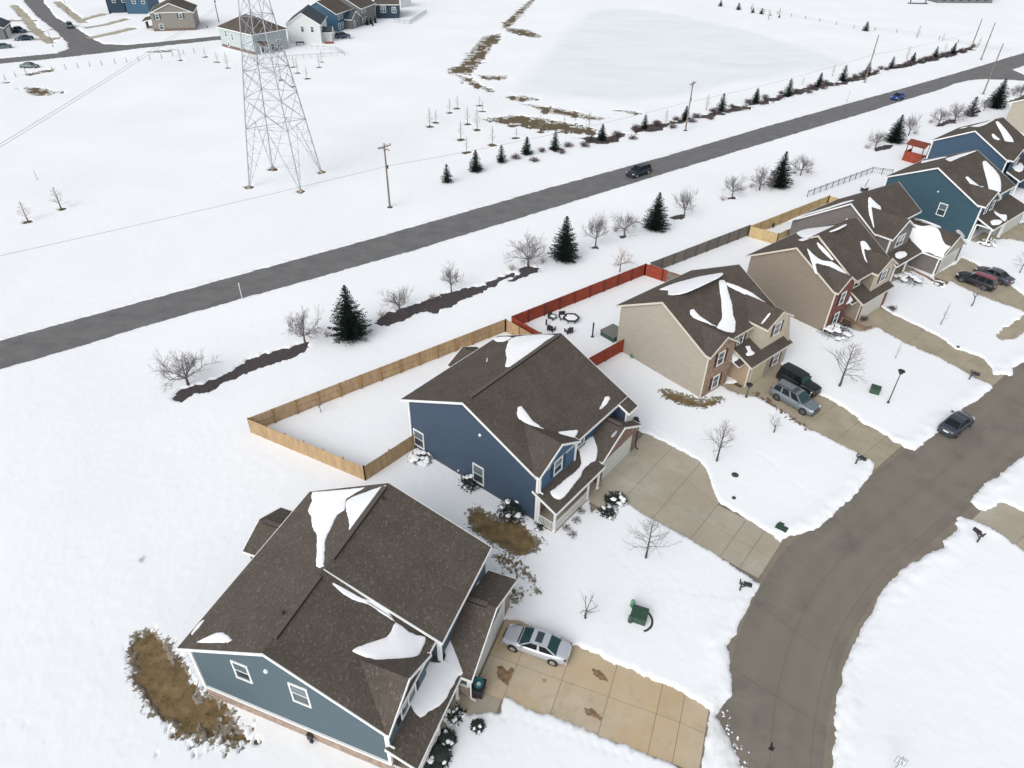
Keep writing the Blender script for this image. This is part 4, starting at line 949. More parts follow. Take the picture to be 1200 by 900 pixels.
h.ridge(10.3, 14.6, zg, 10.3, 16.2, zg)
h.wall([(7.15, 16.25, 2.3), (13.35, 16.25, 2.3), (13.35, 16.25, 2.95), (10.3, 16.25, 4.7), (7.15, 16.25, 2.9)], VP, M_brick2, 'brick_gable')
h.wall([(7.15, 16.25, 0), (7.75, 16.25, 0), (7.75, 16.25, 2.3), (7.15, 16.25, 2.3)], VP, M_brick2, 'brick_pier')
h.wall([(12.65, 16.25, 0), (13.35, 16.25, 0), (13.35, 16.25, 2.3), (12.65, 16.25, 2.3)], VP, M_brick2, 'brick_pier')
h.wall([(7.15, 14.3, 0), (7.15, 16.25, 0), (7.15, 16.25, 2.9), (7.15, 14.3, 2.9)], UM, M_brick2, 'brick_wall')
h.wall([(13.35, 14.3, 0), (13.35, 16.25, 0), (13.35, 16.25, 2.9), (13.35, 14.3, 2.9)], UP, M_cream)
h.gdoor('v+', 16.17, 10.2, 4.9, 2.25)
h.roof([(-.25, 14.4, 3.75), (6.95, 14.4, 3.75), (6.95, 16.85, 2.72), (-.25, 16.85, 2.72)], [2, 3])
h.box('porch_slab', (3.4, 15.6, .12), (7.0, 2.3, .24), M_drive2)
for u_ in (.0, 4.9, 6.5): h.post(u_, 16.6, .2, 2.6)
h.post(.0, 14.95, .2, 3.1); h.railing((.0, 15.0), (.0, 16.55)); h.railing((.1, 16.6), (4.8, 16.6)); h.trim((.0, 14.9, 2.95), (.0, 16.6, 2.6), .14)
h.wall([(.5, 16.75, 2.45), (6.3, 16.75, 2.45), (6.3, 16.75, 2.62), (.5, 16.75, 2.62)], VP, M_trim, 'porch_beam')
mb = MB(); mb.box(h.L((5.4, 14.5, 1.1)), (.08, .95, 2.0)); obj('front_door', mb, M_brick4, h.e)
win_px(h, 'u-', -.01, scl(480,500,7.5,[(35,20),(125,65),(130,195),(45,150)])); win_px(h, 'u-', -.01, scl(480,500,7.5,[(555,320),(655,370),(655,510),(560,465)]))
q = plane_px(h, 'u', 0, (562.7, 509.6)); h.spot('u-', 0, q[1], q[2], .14); q = plane_px(h, 'u', 0, (537.5, 551)); h.spot('u-', 0, q[1], q[2], .1)
q = plane_px(h, 'v', 2.9, (565, 426)); h.pipe(7.5, 2.9, ZR-kk*(VR-2.9))
h.downspout(-.1, 15.0, 3.8, 5.5); h.downspout(13.42, 16.35, .1, 2.8, M_plastic)
R_ = (ZR-kk*VR, 0, kk); F_ = (ZR+kk*VR, 0, -kk)
h.snow(scl(460,370,4,[(545,118),(580,100),(680,90),(758,92),(720,118),(660,165),(600,210),(548,240),(528,238),(535,200),(530,165)]), R_, .14)
h.snow(scl(460,370,4,[(472,110),(500,100),(545,98),(560,104),(520,122),(490,122)]), R_, .08)
h.snow(scl(460,370,4,[(588,430),(605,426),(625,450),(660,495),(700,525),(722,540),(690,530),(640,510),(590,482),(583,460)]), F_, .12)
h.snow(scl(460,370,4,[(778,544),(820,540),(868,536),(860,560),(842,580),(805,582),(788,562)]), (F_[0]+.06, 0, -kk), .12)
h.snow(scl(460,370,4,[(998,382),(1015,378),(1020,388),(1005,415),(975,440),(970,436),(985,405)]), F_, .1)
h.snow(scl(620,480,7.5,[(590,212),(600,232),(618,228),(610,300),(600,400),(585,450),(540,465),(500,500),(470,540),(440,600),(390,660),(340,730),(295,775),(250,788),(215,770),(185,722),(230,690),(300,630),(390,560),(440,510),(460,470),(455,420),(440,370),(430,350),(470,320),(495,300),(482,250),(505,215),(520,250),(550,240)]), (3.75+.42*14.4+.05, 0, -.42), .13)
h.snow(scl(560,470,5.4545,[(885,190),(890,195),(870,222),(852,232),(862,210)]), (zg+kg*10.3, -kg, 0), .08)
h.done(); H2 = h

# ---- 3: beige house
h = House('house', 'beige two storey house with tan brick front bay and cream garage door', O3, A3, M_sid3, M_shB, M_cream)
kk = .533; ZR = 8.85; VR = 4.2; mainz = (VR, ZR, kk); D = 10.0; R0 = -1.3
h.wall([(0, R0, 0), (0, 10.65, 0), (0, 10.65, 5.35), (0, VR, ZR-.14), (0, R0, 5.8)], UM)
h.wall([(0, R0, 0), (12.7, R0, 0), (12.7, R0, 5.8), (0, R0, 5.8)], VM)
h.wall([(12.7, R0, 0), (12.7, D, 0), (12.7, D, 5.6), (12.7, VR, ZR-.14), (12.7, R0, 5.8)], UP)
h.wall([(4.3, D, 0), (8.4, D, 0), (8.4, D, 5.6), (4.3, D, 5.6)], VP)
h.wall([(4.35, D, 0), (4.35, 10.7, 0), (4.35, 10.7, 5.5), (4.35, D, 5.5)], UP)
h.trim((-.02, 10.65, 0), (-.02, 10.65, 5.3), .14)
h.roof([(-.28, VR, ZR), (12.95, VR, ZR), (12.95, 10.3, ZR-kk*6.1), (-.28, 10.3, ZR-kk*6.1)], [1, 2, 3])
h.roof([(-.28, VR, ZR), (-.28, -1.8, ZR-kk*6.0), (12.95, -1.8, ZR-kk*6.0), (12.95, VR, ZR)], [0, 1, 2])
cross_gable(h, 2.1, 2.4, 2.45, 7.05, .62, 11.0, mainz, 10.72, 0, M_brick3)
h.window('v+', 10.73, 2.1, 4.35, .95, 1.4, M_shutM); h.window('v+', 10.73, 2.1, 1.35, .95, 1.4, M_shutM)
h.window('v+', D+.01, 6.4, 4.6, .95, 1.3, M_shutM)
h.roof([(10.45, 6.9, 7.3), (10.45, 11.95, 7.3), (8.05, 11.95, 5.95), (8.05, 9.6, 5.95)], [1, 2]); h.roof([(10.45, 6.9, 7.3), (12.95, 9.6, 5.9), (12.95, 11.95, 5.9), (10.45, 11.95, 7.3)], [1, 2])
h.wall([(8.3, 11.65, 3.2), (12.7, 11.65, 3.2), (12.7, 11.65, 5.95), (10.45, 11.65, 7.15), (8.3, 11.65, 6.0)], VP, mat('pale_cream_siding', srgb(196, 186, 165), .6, var=.04)); h.wall([(8.3, 9.9, 3.2), (8.3, 11.65, 3.2), (8.3, 11.65, 5.95), (8.3, 9.9, 5.95)], UM)
h.wall([(12.72, 9.9, 0), (12.72, 12.4, 0), (12.72, 12.4, 2.9), (12.72, 11.65, 5.9), (12.72, 9.9, 5.9)], UP)
h.window('v+', 11.66, 10.6, 5.0, 1.0, 1.3, M_shutM)
h.roof([(5.2, 10.0, 3.95), (12.95, 10.0, 3.95), (12.95, 12.75, 2.78), (5.2, 12.75, 2.78)], [1, 2, 3])
h.wall([(5.5, 12.4, 0), (12.7, 12.4, 0), (12.7, 12.4, 2.8), (5.5, 12.4, 2.8)], VP); h.wall([(5.5, 10.0, 0), (5.5, 12.4, 0), (5.5, 12.4, 2.8), (5.5, 10.0, 3.8)], UM, mat('tan_side_siding', srgb(158, 140, 120), .6, var=.04))
h.trim((5.48, 12.4, 0), (5.48, 12.4, 2.8), .16)
h.gdoor('v+', 12.42, 7.2, 2.3, 2.2, M_gdoorC); h.window('v+', 12.41, 10.7, 1.4, .95, 1.3, M_shutM)
h.roof([(4.3, 10.0, 3.4), (5.45, 10.0, 3.4), (5.45, 11.8, 2.8), (4.3, 11.8, 2.8)], [1])
F_ = (ZR+kk*VR, 0, -kk); R_ = (ZR-kk*VR, 0, kk)
h.snow(scl(680,300,4,[(370,158),(440,130),(560,98),(668,80),(655,98),(580,135),(500,170),(440,184),(412,182),(410,162)]), R_, .13)
h.snow(scl(680,300,4,[(650,118),(675,115),(688,130),(690,155),(712,230),(718,280),(728,310),(722,358),(690,356),(640,336),(665,290),(662,220)]), F_, .13)
h.snow(scl(680,300,4,[(688,125),(730,138),(800,170),(850,205),(868,218),(835,210),(770,180),(695,142)]), F_, .1)
h.snow(scl(680,300,4,[(515,255),(530,248),(560,280),(600,308),(640,334),(585,312),(530,290),(514,270)]), F_, .1)
h.snow(scl(790,340,7.5,[(625,495),(665,490),(680,530),(712,555),(680,575),(640,575),(625,560),(648,540)]), (3.95+.425*10.0, 0, -.425), .1)
h.snow(scl(790,340,7.5,[(500,520),(540,550),(572,600),(520,632),(500,580)]), (3.4+.33*10.0, 0, -.33), .14)
h.snow(scl(790,340,7.5,[(840,200),(848,206),(800,270),(770,300),(762,292),(800,240)]), (7.3-.5625*10.45, .5625, 0), .07)
h.done(); H3 = h

# ---- 4: taupe house with red brick bay
h = House('house', 'taupe two storey house with red brick bay and white garage door', O4, A4, M_sid4, M_shB, M_cream)
kk = .57; ZR = 9.0; VR = -5.5; mainz = (VR, ZR, kk)
h.wall([(0, -11.2, 0), (0, .45, 0), (0, .45, 5.5), (0, VR, ZR-.14), (0, -11.2, 5.6)], UM)
h.wall([(0, -11.2, 0), (12.2, -11.2, 0), (12.2, -11.2, 5.5), (0, -11.2, 5.5)], VM); h.wall([(12.2, -11.2, 0), (12.2, .3, 0), (12.2, .3, 5.5), (12.2, VR, 9.1), (12.2, -11.2, 5.6)], UP)
h.wall([(4.0, -.1, 0), (12.2, -.1, 0), (12.2, -.1, 5.6), (4.0, -.1, 5.6)], VP); h.trim((-.03, .45, 0), (-.03, .45, 5.4), .16)
h.roof([(-.3, VR, ZR), (4.1, VR, ZR), (4.1, .2, ZR-kk*5.7), (-.3, .2, ZR-kk*5.7)], [3])
h.roof([(-.3, VR, ZR), (-.3, -11.7, ZR-kk*6.2), (12.5, -11.7, ZR-kk*6.2), (12.5, VR, ZR)], [0, 1, 2])
k2 = .62; z2 = 9.45; v2 = VR+.2
h.roof([(3.75, v2, z2), (12.5, v2, z2), (12.5, .65, z2-k2*5.95), (3.75, .65, z2-k2*5.95)], [1, 2, 3])
h.roof([(3.75, v2, z2), (3.75, v2-.9, z2-.52), (12.5, v2-.9, z2-.52), (12.5, v2, z2)], [0, 2])
h.wall([(3.95, v2, 8.6), (3.95, .2, 5.3), (3.95, .35, 5.75), (3.95, v2, 9.3)], UM)
cross_gable(h, 1.9, 2.2, 2.2, 7.15, .66, .85, mainz, .55, 0, M_brick4)
h.window('v+', .56, 1.9, 4.2, .9, 1.4, M_shutB); h.window('v+', .56, 1.9, 1.4, .9, 1.4, M_shutB)
h.window('v+', -.09, 6.2, 4.7, 1.3, 1.2, M_shutB)
cross_gable(h, 10.1, 2.45, 2.45, 7.2, .6, 1.4, (v2, z2, k2), 1.1, 3.0, mat('pale_front_siding', srgb(188, 178, 158), .6, var=.04)); h.window('v+', 1.11, 10.1, 4.7, 1.2, 1.3, M_shutB)
h.wall([(7.95, -.1, 3.2), (7.95, 1.1, 3.2), (7.95, 1.1, 5.75), (7.95, -.1, 5.75)], UM); h.wall([(12.22, -.1, 0), (12.22, 1.1, 0), (12.22, 1.1, 5.7), (12.22, -.1, 5.7)], UP)
h.roof([(5.0, -.1, 3.85), (12.5, -.1, 3.85), (12.5, 1.95, 2.82), (5.0, 1.95, 2.82)], [1, 2, 3])
h.wall([(5.3, 1.6, 2.3), (12.2, 1.6, 2.3), (12.2, 1.6, 2.85), (5.3, 1.6, 2.85)], VP, M_cream); h.wall([(5.3, 1.6, 0), (5.9, 1.6, 0), (5.9, 1.6, 2.3), (5.3, 1.6, 2.3)], VP, M_brick4, 'brick_pier'); h.wall([(11.3, 1.6, 0), (12.2, 1.6, 0), (12.2, 1.6, 2.3), (11.3, 1.6, 2.3)], VP, M_brick4, 'brick_pier')
h.wall([(5.3, -.1, 0), (5.3, 1.6, 0), (5.3, 1.6, 2.85), (5.3, -.1, 3.7)], UM); h.gdoor('v+', 1.55, 8.6, 5.2, 2.25); h.trim((5.28, 1.6, 0), (5.28, 1.6, 2.8), .12)
h.roof([(4.1, -.1, 3.3), (5.3, -.1, 3.3), (5.3, 1.0, 2.8), (4.1, 1.0, 2.8)], [2]); h.roof([(-.0+2, -14.4, 3.6), (2, -11.2, 3.6), (4.6, -11.2, 2.8), (4.6, -14.4, 2.8)], [0, 2, 3]) if False else None
F_ = (ZR+kk*VR, 0, -kk); R_ = (ZR-kk*VR, 0, kk); F2_ = (z2+k2*v2, 0, -k2)
h.snow(scl(900,180,4,[(135,372),(180,355),(260,345),(340,335),(370,334),(330,356),(260,376),(200,390),(160,392)]), (R_[0]+.12, 0, kk), .14); h.snow(scl(900,180,4,[(142,405),(180,392),(195,398),(160,411)]), R_, .08)
h.snow(scl(900,180,4,[(183,445),(215,475),(250,500),(300,508),(340,535),(378,565),(350,560),(290,530),(230,515),(222,520),(232,565),(222,560),(205,510)]), F_, .12)
h.snow(scl(900,180,4,[(228,416),(245,425),(280,460),(310,500),(300,500),(265,470),(235,435)]), F_, .1)
h.snow(scl(900,180,4,[(433,413),(455,412),(470,430),(488,460),(450,448),(465,512),(455,500),(440,455)]), F2_, .1)
h.snow(scl(950,250,7.5,[(318,720),(340,712),(372,765),(310,800),(325,760)]), (3.3-.45*.1, 0, -.45), .12)
h.done(); H4 = h
def sub(u, v): return O4 + dirv(A4)*u + dirv(A4+90)*v

# ---- 5: warm grey house with long snowy garage wing
h = House('house', 'warm grey two storey house with snow covered garage wing beside two parked cars', sub(18.3, 0), A4, M_sid5, M_shB)
kk = .66; ZR = 8.75; VR = -8.9; mainz = (VR, ZR, kk)
h.wall([(0, -16.5, 0), (0, VR, 0), (0, VR, ZR-.14), (0, -16.5, 3.6)], UM); h.wall([(0, VR, 0), (0, -2.5, 0), (0, -2.5, 5.95), (0, -4.7, 5.95), (0, VR, ZR-.14)], UM)
h.wall([(0, -16.5, 0), (12.3, -16.5, 0), (12.3, -16.5, 3.6), (0, -16.5, 3.6)], VM); h.wall([(12.3, -16.5, 0), (12.3, -4.9, 0), (12.3, -4.9, 6), (12.3, VR, 8.6), (12.3, -16.5, 3.6)], UP)
h.wall([(5.8, -4.9, 2.6), (12.3, -4.9, 2.6), (12.3, -4.9, 6.0), (5.8, -4.9, 6.0)], VP)
h.trim((-.03, -2.5, 3.6), (-.03, -2.5, 5.9), .18)
h.roof([(-.3, VR, ZR), (12.6, VR, ZR), (12.6, -4.5, ZR-kk*4.4), (-.3, -4.5, ZR-kk*4.4)], [1, 2, 3]); h.roof([(-.3, VR, ZR), (-.3, -16.9, ZR-kk*8.0), (12.6, -16.9, ZR-kk*8.0), (12.6, VR, ZR)], [0, 1, 2])
cross_gable(h, 2.9, 3.2, 3.1, 7.9, .6, -2.15, mainz, -2.45, 3.0, M_sid5); h.window('v+', -2.44, 2.9, 4.9, 1.9, 1.4, None, True)
h.wall([(5.75, -4.9, 3), (5.75, -2.45, 3), (5.75, -2.45, 6), (5.75, -4.9, 6)], UP)
h.roof([(-.3, -2.5, 3.75), (6.9, -2.5, 3.75), (6.9, -.5, 2.8), (-.3, -.5, 2.8)], [2, 3])
h.wall([(.5, -2.5, 0), (6.8, -2.5, 0), (6.8, -2.5, 3.6), (.5, -2.5, 3.6)], VP); h.post(.1, -.8, .1, 2.7); h.post(3.4, -.8, .1, 2.7); h.box('porch_slab', (3.4, -1.6, .1), (6.6, 2, .2), M_drive2)
kg = .6; zg = 5.1
h.roof([(10.7, -5.2, zg), (10.7, 2.1, zg), (6.85, 2.1, zg-kg*3.85), (6.85, -5.2, zg-kg*3.85)], [1, 2]); h.roof([(10.7, -5.2, zg), (14.6, -5.2, zg-kg*3.9), (14.6, 2.1, zg-kg*3.9), (10.7, 2.1, zg)], [0, 1, 2])
h.wall([(7.1, -2.5, 0), (7.1, 1.8, 0), (7.1, 1.8, 2.75), (7.1, -2.5, 2.75)], UM); h.trim((7.08, 1.8, 0), (7.08, 1.8, 2.7), .16)
h.wall([(7.1, 1.8, 2.3), (14.3, 1.8, 2.3), (14.3, 1.8, 2.8), (10.7, 1.8, 4.95), (7.1, 1.8, 2.8)], VP, M_sid3); h.wall([(7.1, 1.8, 0), (8.2, 1.8, 0), (8.2, 1.8, 2.3), (7.1, 1.8, 2.3)], VP); h.wall([(13.2, 1.8, 0), (14.3, 1.8, 0), (14.3, 1.8, 2.3), (13.2, 1.8, 2.3)], VP)
h.wall([(14.3, -5, 0), (14.3, 1.8, 0), (14.3, 1.8, 2.75), (14.3, -5, 2.75)], UP); h.gdoor('v+', 1.78, 10.7, 4.9, 2.25)
q = plane_px(h, 'u', 0, (992.5, 257)); h.spot('u-', 0, q[1], q[2], .13)
F_ = (ZR+kk*VR, 0, -kk); R_ = (ZR-kk*VR, 0, kk)
h.snow(scl(900,200,6,[(705,190),(720,188),(745,215),(792,255),(795,280),(785,350),(770,385),(745,405),(735,380),(710,300),(705,250)]), F_, .13)
h.snow(scl(900,200,6,[(160,345),(250,310),(400,265),(520,225),(590,208),(600,212),(480,250),(370,285),(260,315),(175,348)]), R_, .1)
h.snow(scl(1040,240,7.5,[(215,175),(240,172),(270,182),(320,190),(380,180),(430,200),(460,240),(480,300),(510,350),(555,370),(530,390),(500,430),(485,468),(430,450),(370,420),(290,415),(240,360),(185,272),(198,230)]), (zg-kg*10.7, kg, 0), .16)
h.snow(scl(1040,240,7.5,[(606,222),(630,226),(660,250),(680,280),(668,288),(645,262),(606,238)]), (zg+kg*10.7, -kg, 0), .1)
h.snow(scl(1040,240,7.5,[(240,122),(300,130),(400,165),(470,195),(460,205),(360,165),(270,145)]), (zg+kg*10.7, -kg, 0), .08)
h.snow(scl(1040,240,7.5,[(65,435),(100,412),(150,410),(173,430),(160,455),(110,475),(75,465)]), (3.75+.475*-2.5, 0, -.475), .09)
h.done(); H5 = h

# ---- 6: teal house
h = House('house', 'teal two storey house with one white framed window high on its plain side wall', sub(41, 0), A4, M_sid6, M_shB)
kk = .5; ZR = 9.05; VR = -7.85; mainz = (VR, ZR, kk)
h.wall([(0, -14.6, 0), (0, -.2, 0), (0, -.2, 5.3), (0, VR, ZR-.14), (0, -14.6, 5.5)], UM); h.wall([(0, -14.6, 0), (12.8, -14.6, 0), (12.8, -14.6, 5.5), (0, -14.6, 5.5)], VM)
h.wall([(12.8, -14.6, 0), (12.8, -.9, 0), (12.8, -.9, 5.5), (12.8, VR, 8.9), (12.8, -14.6, 5.5)], UP); h.wall([(5, -.9, 0), (12.8, -.9, 0), (12.8, -.9, 5.5), (5, -.9, 5.5)], VP)
h.trim((-.03, -.2, .1), (-.03, -.2, 5.3), .18); h.trim((-.03, -14.6, 0), (-.03, -14.6, 5.4), .18)
h.roof([(-.3, VR, ZR), (13.1, VR, ZR), (13.1, -.6, ZR-kk*7.25), (-.3, -.6, ZR-kk*7.25)], [1, 2, 3]); h.roof([(-.3, VR, ZR), (-.3, -14.9, ZR-kk*7.05), (13.1, -14.9, ZR-kk*7.05), (13.1, VR, ZR)], [0, 1, 2])
cross_gable(h, 2.45, 2.75, 2.75, 7.2, .6, .3, mainz, .0, 3.0, M_sid6); h.window('v+', .01, 1.4, 4.8, .9, 1.3, M_shutB); h.window('v+', .01, 3.5, 4.8, .9, 1.3, M_shutB); h.window('v+', -.89, 8.6, 4.7, 1.5, 1.3, None, True)
h.roof([(-.3, .0, 3.8), (4.9, .0, 3.8), (4.9, 2.5, 2.8), (-.3, 2.5, 2.8)], [0, 1, 2, 3]); h.roof([(4.9, -.9, 3.9), (13.1, -.9, 3.9), (13.1, 2.5, 2.8), (4.9, 2.5, 2.8)], [1, 2, 3])
h.wall([(5.2, 2.1, 2.3), (12.8, 2.1, 2.3), (12.8, 2.1, 2.8), (5.2, 2.1, 2.8)], VP, M_sidfar2); h.wall([(5.2, -.9, 0), (5.2, 2.1, 0), (5.2, 2.1, 2.8), (5.2, -.9, 3.7)], UM, M_sidfar2); h.wall([(12.8, -.9, 0), (12.8, 2.1, 0), (12.8, 2.1, 2.8), (12.8, -.9, 3.7)], UP); h.gdoor('v+', 2.08, 9.0, 6.2, 2.25)
h.post(.1, 2.2, .1, 2.7); h.post(4.8, 2.2, .1, 2.7, .3); h.box('porch_slab', (2.4, 1.2, .1), (5, 2.2, .2), M_drive2); h.trim((-.1, .1, 2.75), (-.1, 2.2, 2.75), .16); h.trim((-.1, .1, 0), (-.1, .1, 2.75), .16)
win_px(h, 'u-', -.01, scl(1080,200,10,[(218,370),(318,402),(258,542),(162,510)])); q = plane_px(h, 'u', 0, (1099.5, 224.5)); h.spot('u-', 0, q[1], q[2], .13)
h.trim((0.1, -10, 3), (0.1, -10, 3.1), .05)
F_ = (ZR+kk*VR, 0, -kk); R_ = (ZR-kk*VR, 0, kk)
h.snow(scl(1120,160,7.5,[(235,225),(262,215),(300,250),(350,300),(385,350),(398,420),(392,488),(330,470),(290,460),(275,390),(250,300)]), F_, .13)
h.snow(scl(1120,160,7.5,[(85,360),(105,352),(150,390),(205,432),(250,445),(180,440),(165,490),(150,460),(115,400)]), F_, .1)
h.snow(scl(1080,130,10,[(640,468),(560,500),(450,545),(350,590),(320,590),(280,565),(330,545),(450,510),(560,485)]), R_, .12)
h.snow(scl(1080,130,10,[(0,590),(100,570),(250,540),(300,540),(200,565),(60,598),(0,612)]), R_, .08)
h.snow(scl(1120,160,7.5,[(305,745),(335,732),(390,733),(410,750),(380,775),(320,778)]), (3.8, 0, -.4), .09); h.snow(scl(1120,160,7.5,[(335,655),(380,680),(445,690),(450,715),(430,745),(390,710),(350,680)]), (3.85, 0, -.36), .09)
h.done(); H6 = h

# ---- 7 and 8: houses at the right edge
h = House('house', 'deep blue house rising behind the teal house at the right edge', sub(65.6, -1.0), A4-2, M_sid7, M_shB)
kk = .52; ZR = 8.9; VR = -11.6
h.wall([(0, -17.6, 0), (0, -5.2, 0), (0, -5.2, 5.6), (0, VR, ZR-.14), (0, -17.6, 5.6)], UM); h.wall([(0, -17.6, 0), (12, -17.6, 0), (12, -17.6, 5.6), (0, -17.6, 5.6)], VM); h.wall([(12, -17.6, 0), (12, -5.2, 0), (12, -5.2, 5.6), (12, VR, 8.7), (12, -17.6, 5.6)], UP); h.wall([(0, -5.2, 0), (12, -5.2, 0), (12, -5.2, 5.6), (0, -5.2, 5.6)], VP)
h.trim((-.03, -5.2, 0), (-.03, -5.2, 5.4), .18); h.trim((-.03, -17.6, 0), (-.03, -17.6, 5.4), .18)
h.roof([(-.3, VR, ZR), (12.3, VR, ZR), (12.3, -4.9, ZR-kk*6.7), (-.3, -4.9, ZR-kk*6.7)], [1, 2, 3]); h.roof([(-.3, VR, ZR), (-.3, -17.9, ZR-kk*6.3), (12.3, -17.9, ZR-kk*6.3), (12.3, VR, ZR)], [0, 1, 2])
cross_gable(h, 2.6, 2.9, 2.6, 7.1, .5, -4.2, (VR, ZR, kk), -4.5, 3, M_sid7); h.window('v+', -4.49, 2.5, 4.7, 1.6, 1.3, M_shutT, True)
h.roof([(-.3, -4.5, 3.8), (5.5, -4.5, 3.8), (5.5, -2.0, 2.8), (-.3, -2.0, 2.8)], [1, 2, 3]); h.post(.1, -2.3, 0, 2.7)
kg = .55; h.roof([(8.2, -5.2, 4.8), (8.2, .5, 4.8), (4.7, .5, 2.9), (4.7, -5.2, 2.9)], [1, 2]); h.roof([(8.2, -5.2, 4.8), (11.7, -5.2, 2.9), (11.7, .5, 2.9), (8.2, .5, 4.8)], [0, 1, 2])
h.wall([(5, .2, 0), (11.4, .2, 0), (11.4, .2, 2.9), (8.2, .2, 4.7), (5, .2, 2.9)], VP, M_sid8); h.wall([(5, -5.2, 0), (5, .2, 0), (5, .2, 2.9), (5, -5.2, 2.9)], UM); h.gdoor('v+', .22, 8.2, 4.9, 2.25)
F_ = (ZR+kk*VR, 0, -kk); R_ = (ZR-kk*VR, 0, kk)
h.snow(scl(1080,130,10,[(868,125),(900,128),(960,190),(1010,250),(1060,320),(1078,365),(985,355),(965,330),(930,250),(890,180)]), F_, .13); h.snow(scl(1080,130,10,[(820,275),(845,270),(880,305),(920,335),(890,342),(840,318)]), F_, .1)
h.snow(scl(1080,130,10,[(440,205),(520,190),(640,180),(760,130),(840,98),(850,105),(740,165),(660,188),(560,186),(480,205)]), R_, .12)
h.snow(scl(1150,190,23.7,[(950,40),(1100,25),(1180,120),(1150,230),(1050,280),(930,230),(885,150)]), (3.8+.4*-4.5, 0, -.4), .12)
h.done()
h = House('house', 'sand coloured house cut off by the right edge beyond the deep blue one', sub(105, -20.4), A4-4, M_sid8, M_shB)
h.wall([(0, 0, 0), (0, 13, 0), (0, 13, 5.6), (0, 6.5, 8.6), (0, 0, 5.6)], UM); h.wall([(0, 0, 0), (12, 0, 0), (12, 0, 5.6), (0, 0, 5.6)], VM); h.wall([(12, 0, 0), (12, 13, 0), (12, 13, 5.6), (12, 6.5, 8.6), (12, 0, 5.6)], UP); h.wall([(0, 13, 0), (12, 13, 0), (12, 13, 5.6), (0, 13, 5.6)], VP)
h.roof([(-.3, 6.5, 8.8), (12.3, 6.5, 8.8), (12.3, 13.5, 5.5), (-.3, 13.5, 5.5)], [1, 2, 3]); h.roof([(-.3, 6.5, 8.8), (-.3, -.5, 5.5), (12.3, -.5, 5.5), (12.3, 6.5, 8.8)], [0, 1, 2]); h.window('u-', -.01, 9, 4.4, .9, 1.4)
h.done()

# ---- far subdivision along the top edge
M_farbase = mat('brown_grey_base', srgb(112, 98, 90), .9, var=.1)
def far_house(label, A, B, depth, ze, k, wall, roof, hip=False, wins=(), ridge_along=False, name='house', right=True):
    """A-B: ground line of the wall that faces the camera, left to right"""
    A = g(*A); B = g(*B); w = np.linalg.norm(B-A); a = math.degrees(math.atan2((B-A)[0], (B-A)[1]))
    h = House(name, label, A, a-90, wall, roof, fine=False)      # local v runs A->B, u runs away from the camera
    if hip:
        zr = ze+k*w/2; i = w/2
        h.roof([(0-.4, -.4, ze-.15), (0-.4, w+.4, ze-.15), (i, w/2, zr)], [0]); h.roof([(depth+.4, w+.4, ze-.15), (depth+.4, -.4, ze-.15), (depth-i, w/2, zr)], [0])
        h.roof([(-.4, -.4, ze-.15), (i, w/2, zr), (depth-i, w/2, zr), (depth+.4, -.4, ze-.15)], [3]); h.roof([(-.4, w+.4, ze-.15), (depth+.4, w+.4, ze-.15), (depth-i, w/2, zr), (i, w/2, zr)], [0])
        h.wall([(0, 0, 0), (0, w, 0), (0, w, ze), (0, 0, ze)], UM); h.wall([(depth, 0, 0), (depth, w, 0), (depth, w, ze), (depth, 0, ze)], UP)
        h.wall([(0, 0, 0), (depth, 0, 0), (depth, 0, ze), (0, 0, ze)], VM); h.wall([(0, w, 0), (depth, w, 0), (depth, w, ze), (0, w, ze)], VP)
    elif ridge_along:      # ridge parallel to the facing wall
        zr = ze+k*depth/2
        h.wall([(0, 0, 0), (0, w, 0), (0, w, ze), (0, 0, ze)], UM); h.wall([(depth, 0, 0), (depth, w, 0), (depth, w, ze), (depth, 0, ze)], UP)
        for v, o in ((0, VM), (w, VP)): h.wall([(0, v, 0), (depth, v, 0), (depth, v, ze), (depth/2, v, zr-.1), (0, v, ze)], o)
        h.roof([(depth/2, -.3, zr), (depth/2, w+.3, zr), (-.4, w+.3, ze-.4*k), (-.4, -.3, ze-.4*k)], [1, 2, 3]); h.roof([(depth/2, -.3, zr), (depth+.4, -.3, ze-.4*k), (depth+.4, w+.3, ze-.4*k), (depth/2, w+.3, zr)], [0, 1, 2])
    else:                  # gable faces the camera
        zr = ze+k*w/2
        for u, o in ((0, UM), (depth, UP)): h.wall([(u, 0, 0), (u, w, 0), (u, w, ze), (u, w/2, zr-.1), (u, 0, ze)], o)
        h.wall([(0, 0, 0), (depth, 0, 0), (depth, 0, ze), (0, 0, ze)], VM); h.wall([(0, w, 0), (depth, w, 0), (depth, w, ze), (0, w, ze)], VP)
        h.roof([(-.3, w/2, zr), (depth+.3, w/2, zr), (depth+.3, w+.4, ze-.4*k), (-.3, w+.4, ze-.4*k)], [1, 2, 3]); h.roof([(-.3, w/2, zr), (-.3, -.4, ze-.4*k), (depth+.3, -.4, ze-.4*k), (depth+.3, w/2, zr)], [0, 1, 2])
    for s_, c, a_, z_, ww, hh in wins: h.window(s_, {'u-': 0, 'v+': w, 'v-': 0}[s_]+(.01 if s_ == 'v+' else 0), a_, z_, ww, hh)
    return h, w, depth
h, w, d = far_house('khaki house with dark shutters beside the far side street', (181, 37.5), (230, 36), 13, 5.3, .42, M_sidfar1, M_shB, wins=[('u-', 0, 7.9, 1.1, .9, 1.3)][:0])
for a_, z_ in ((1.9, 4.2), (8.6, 4.2)): h.window('u-', -.01, a_, z_, .9, 1.3, M_shutT)
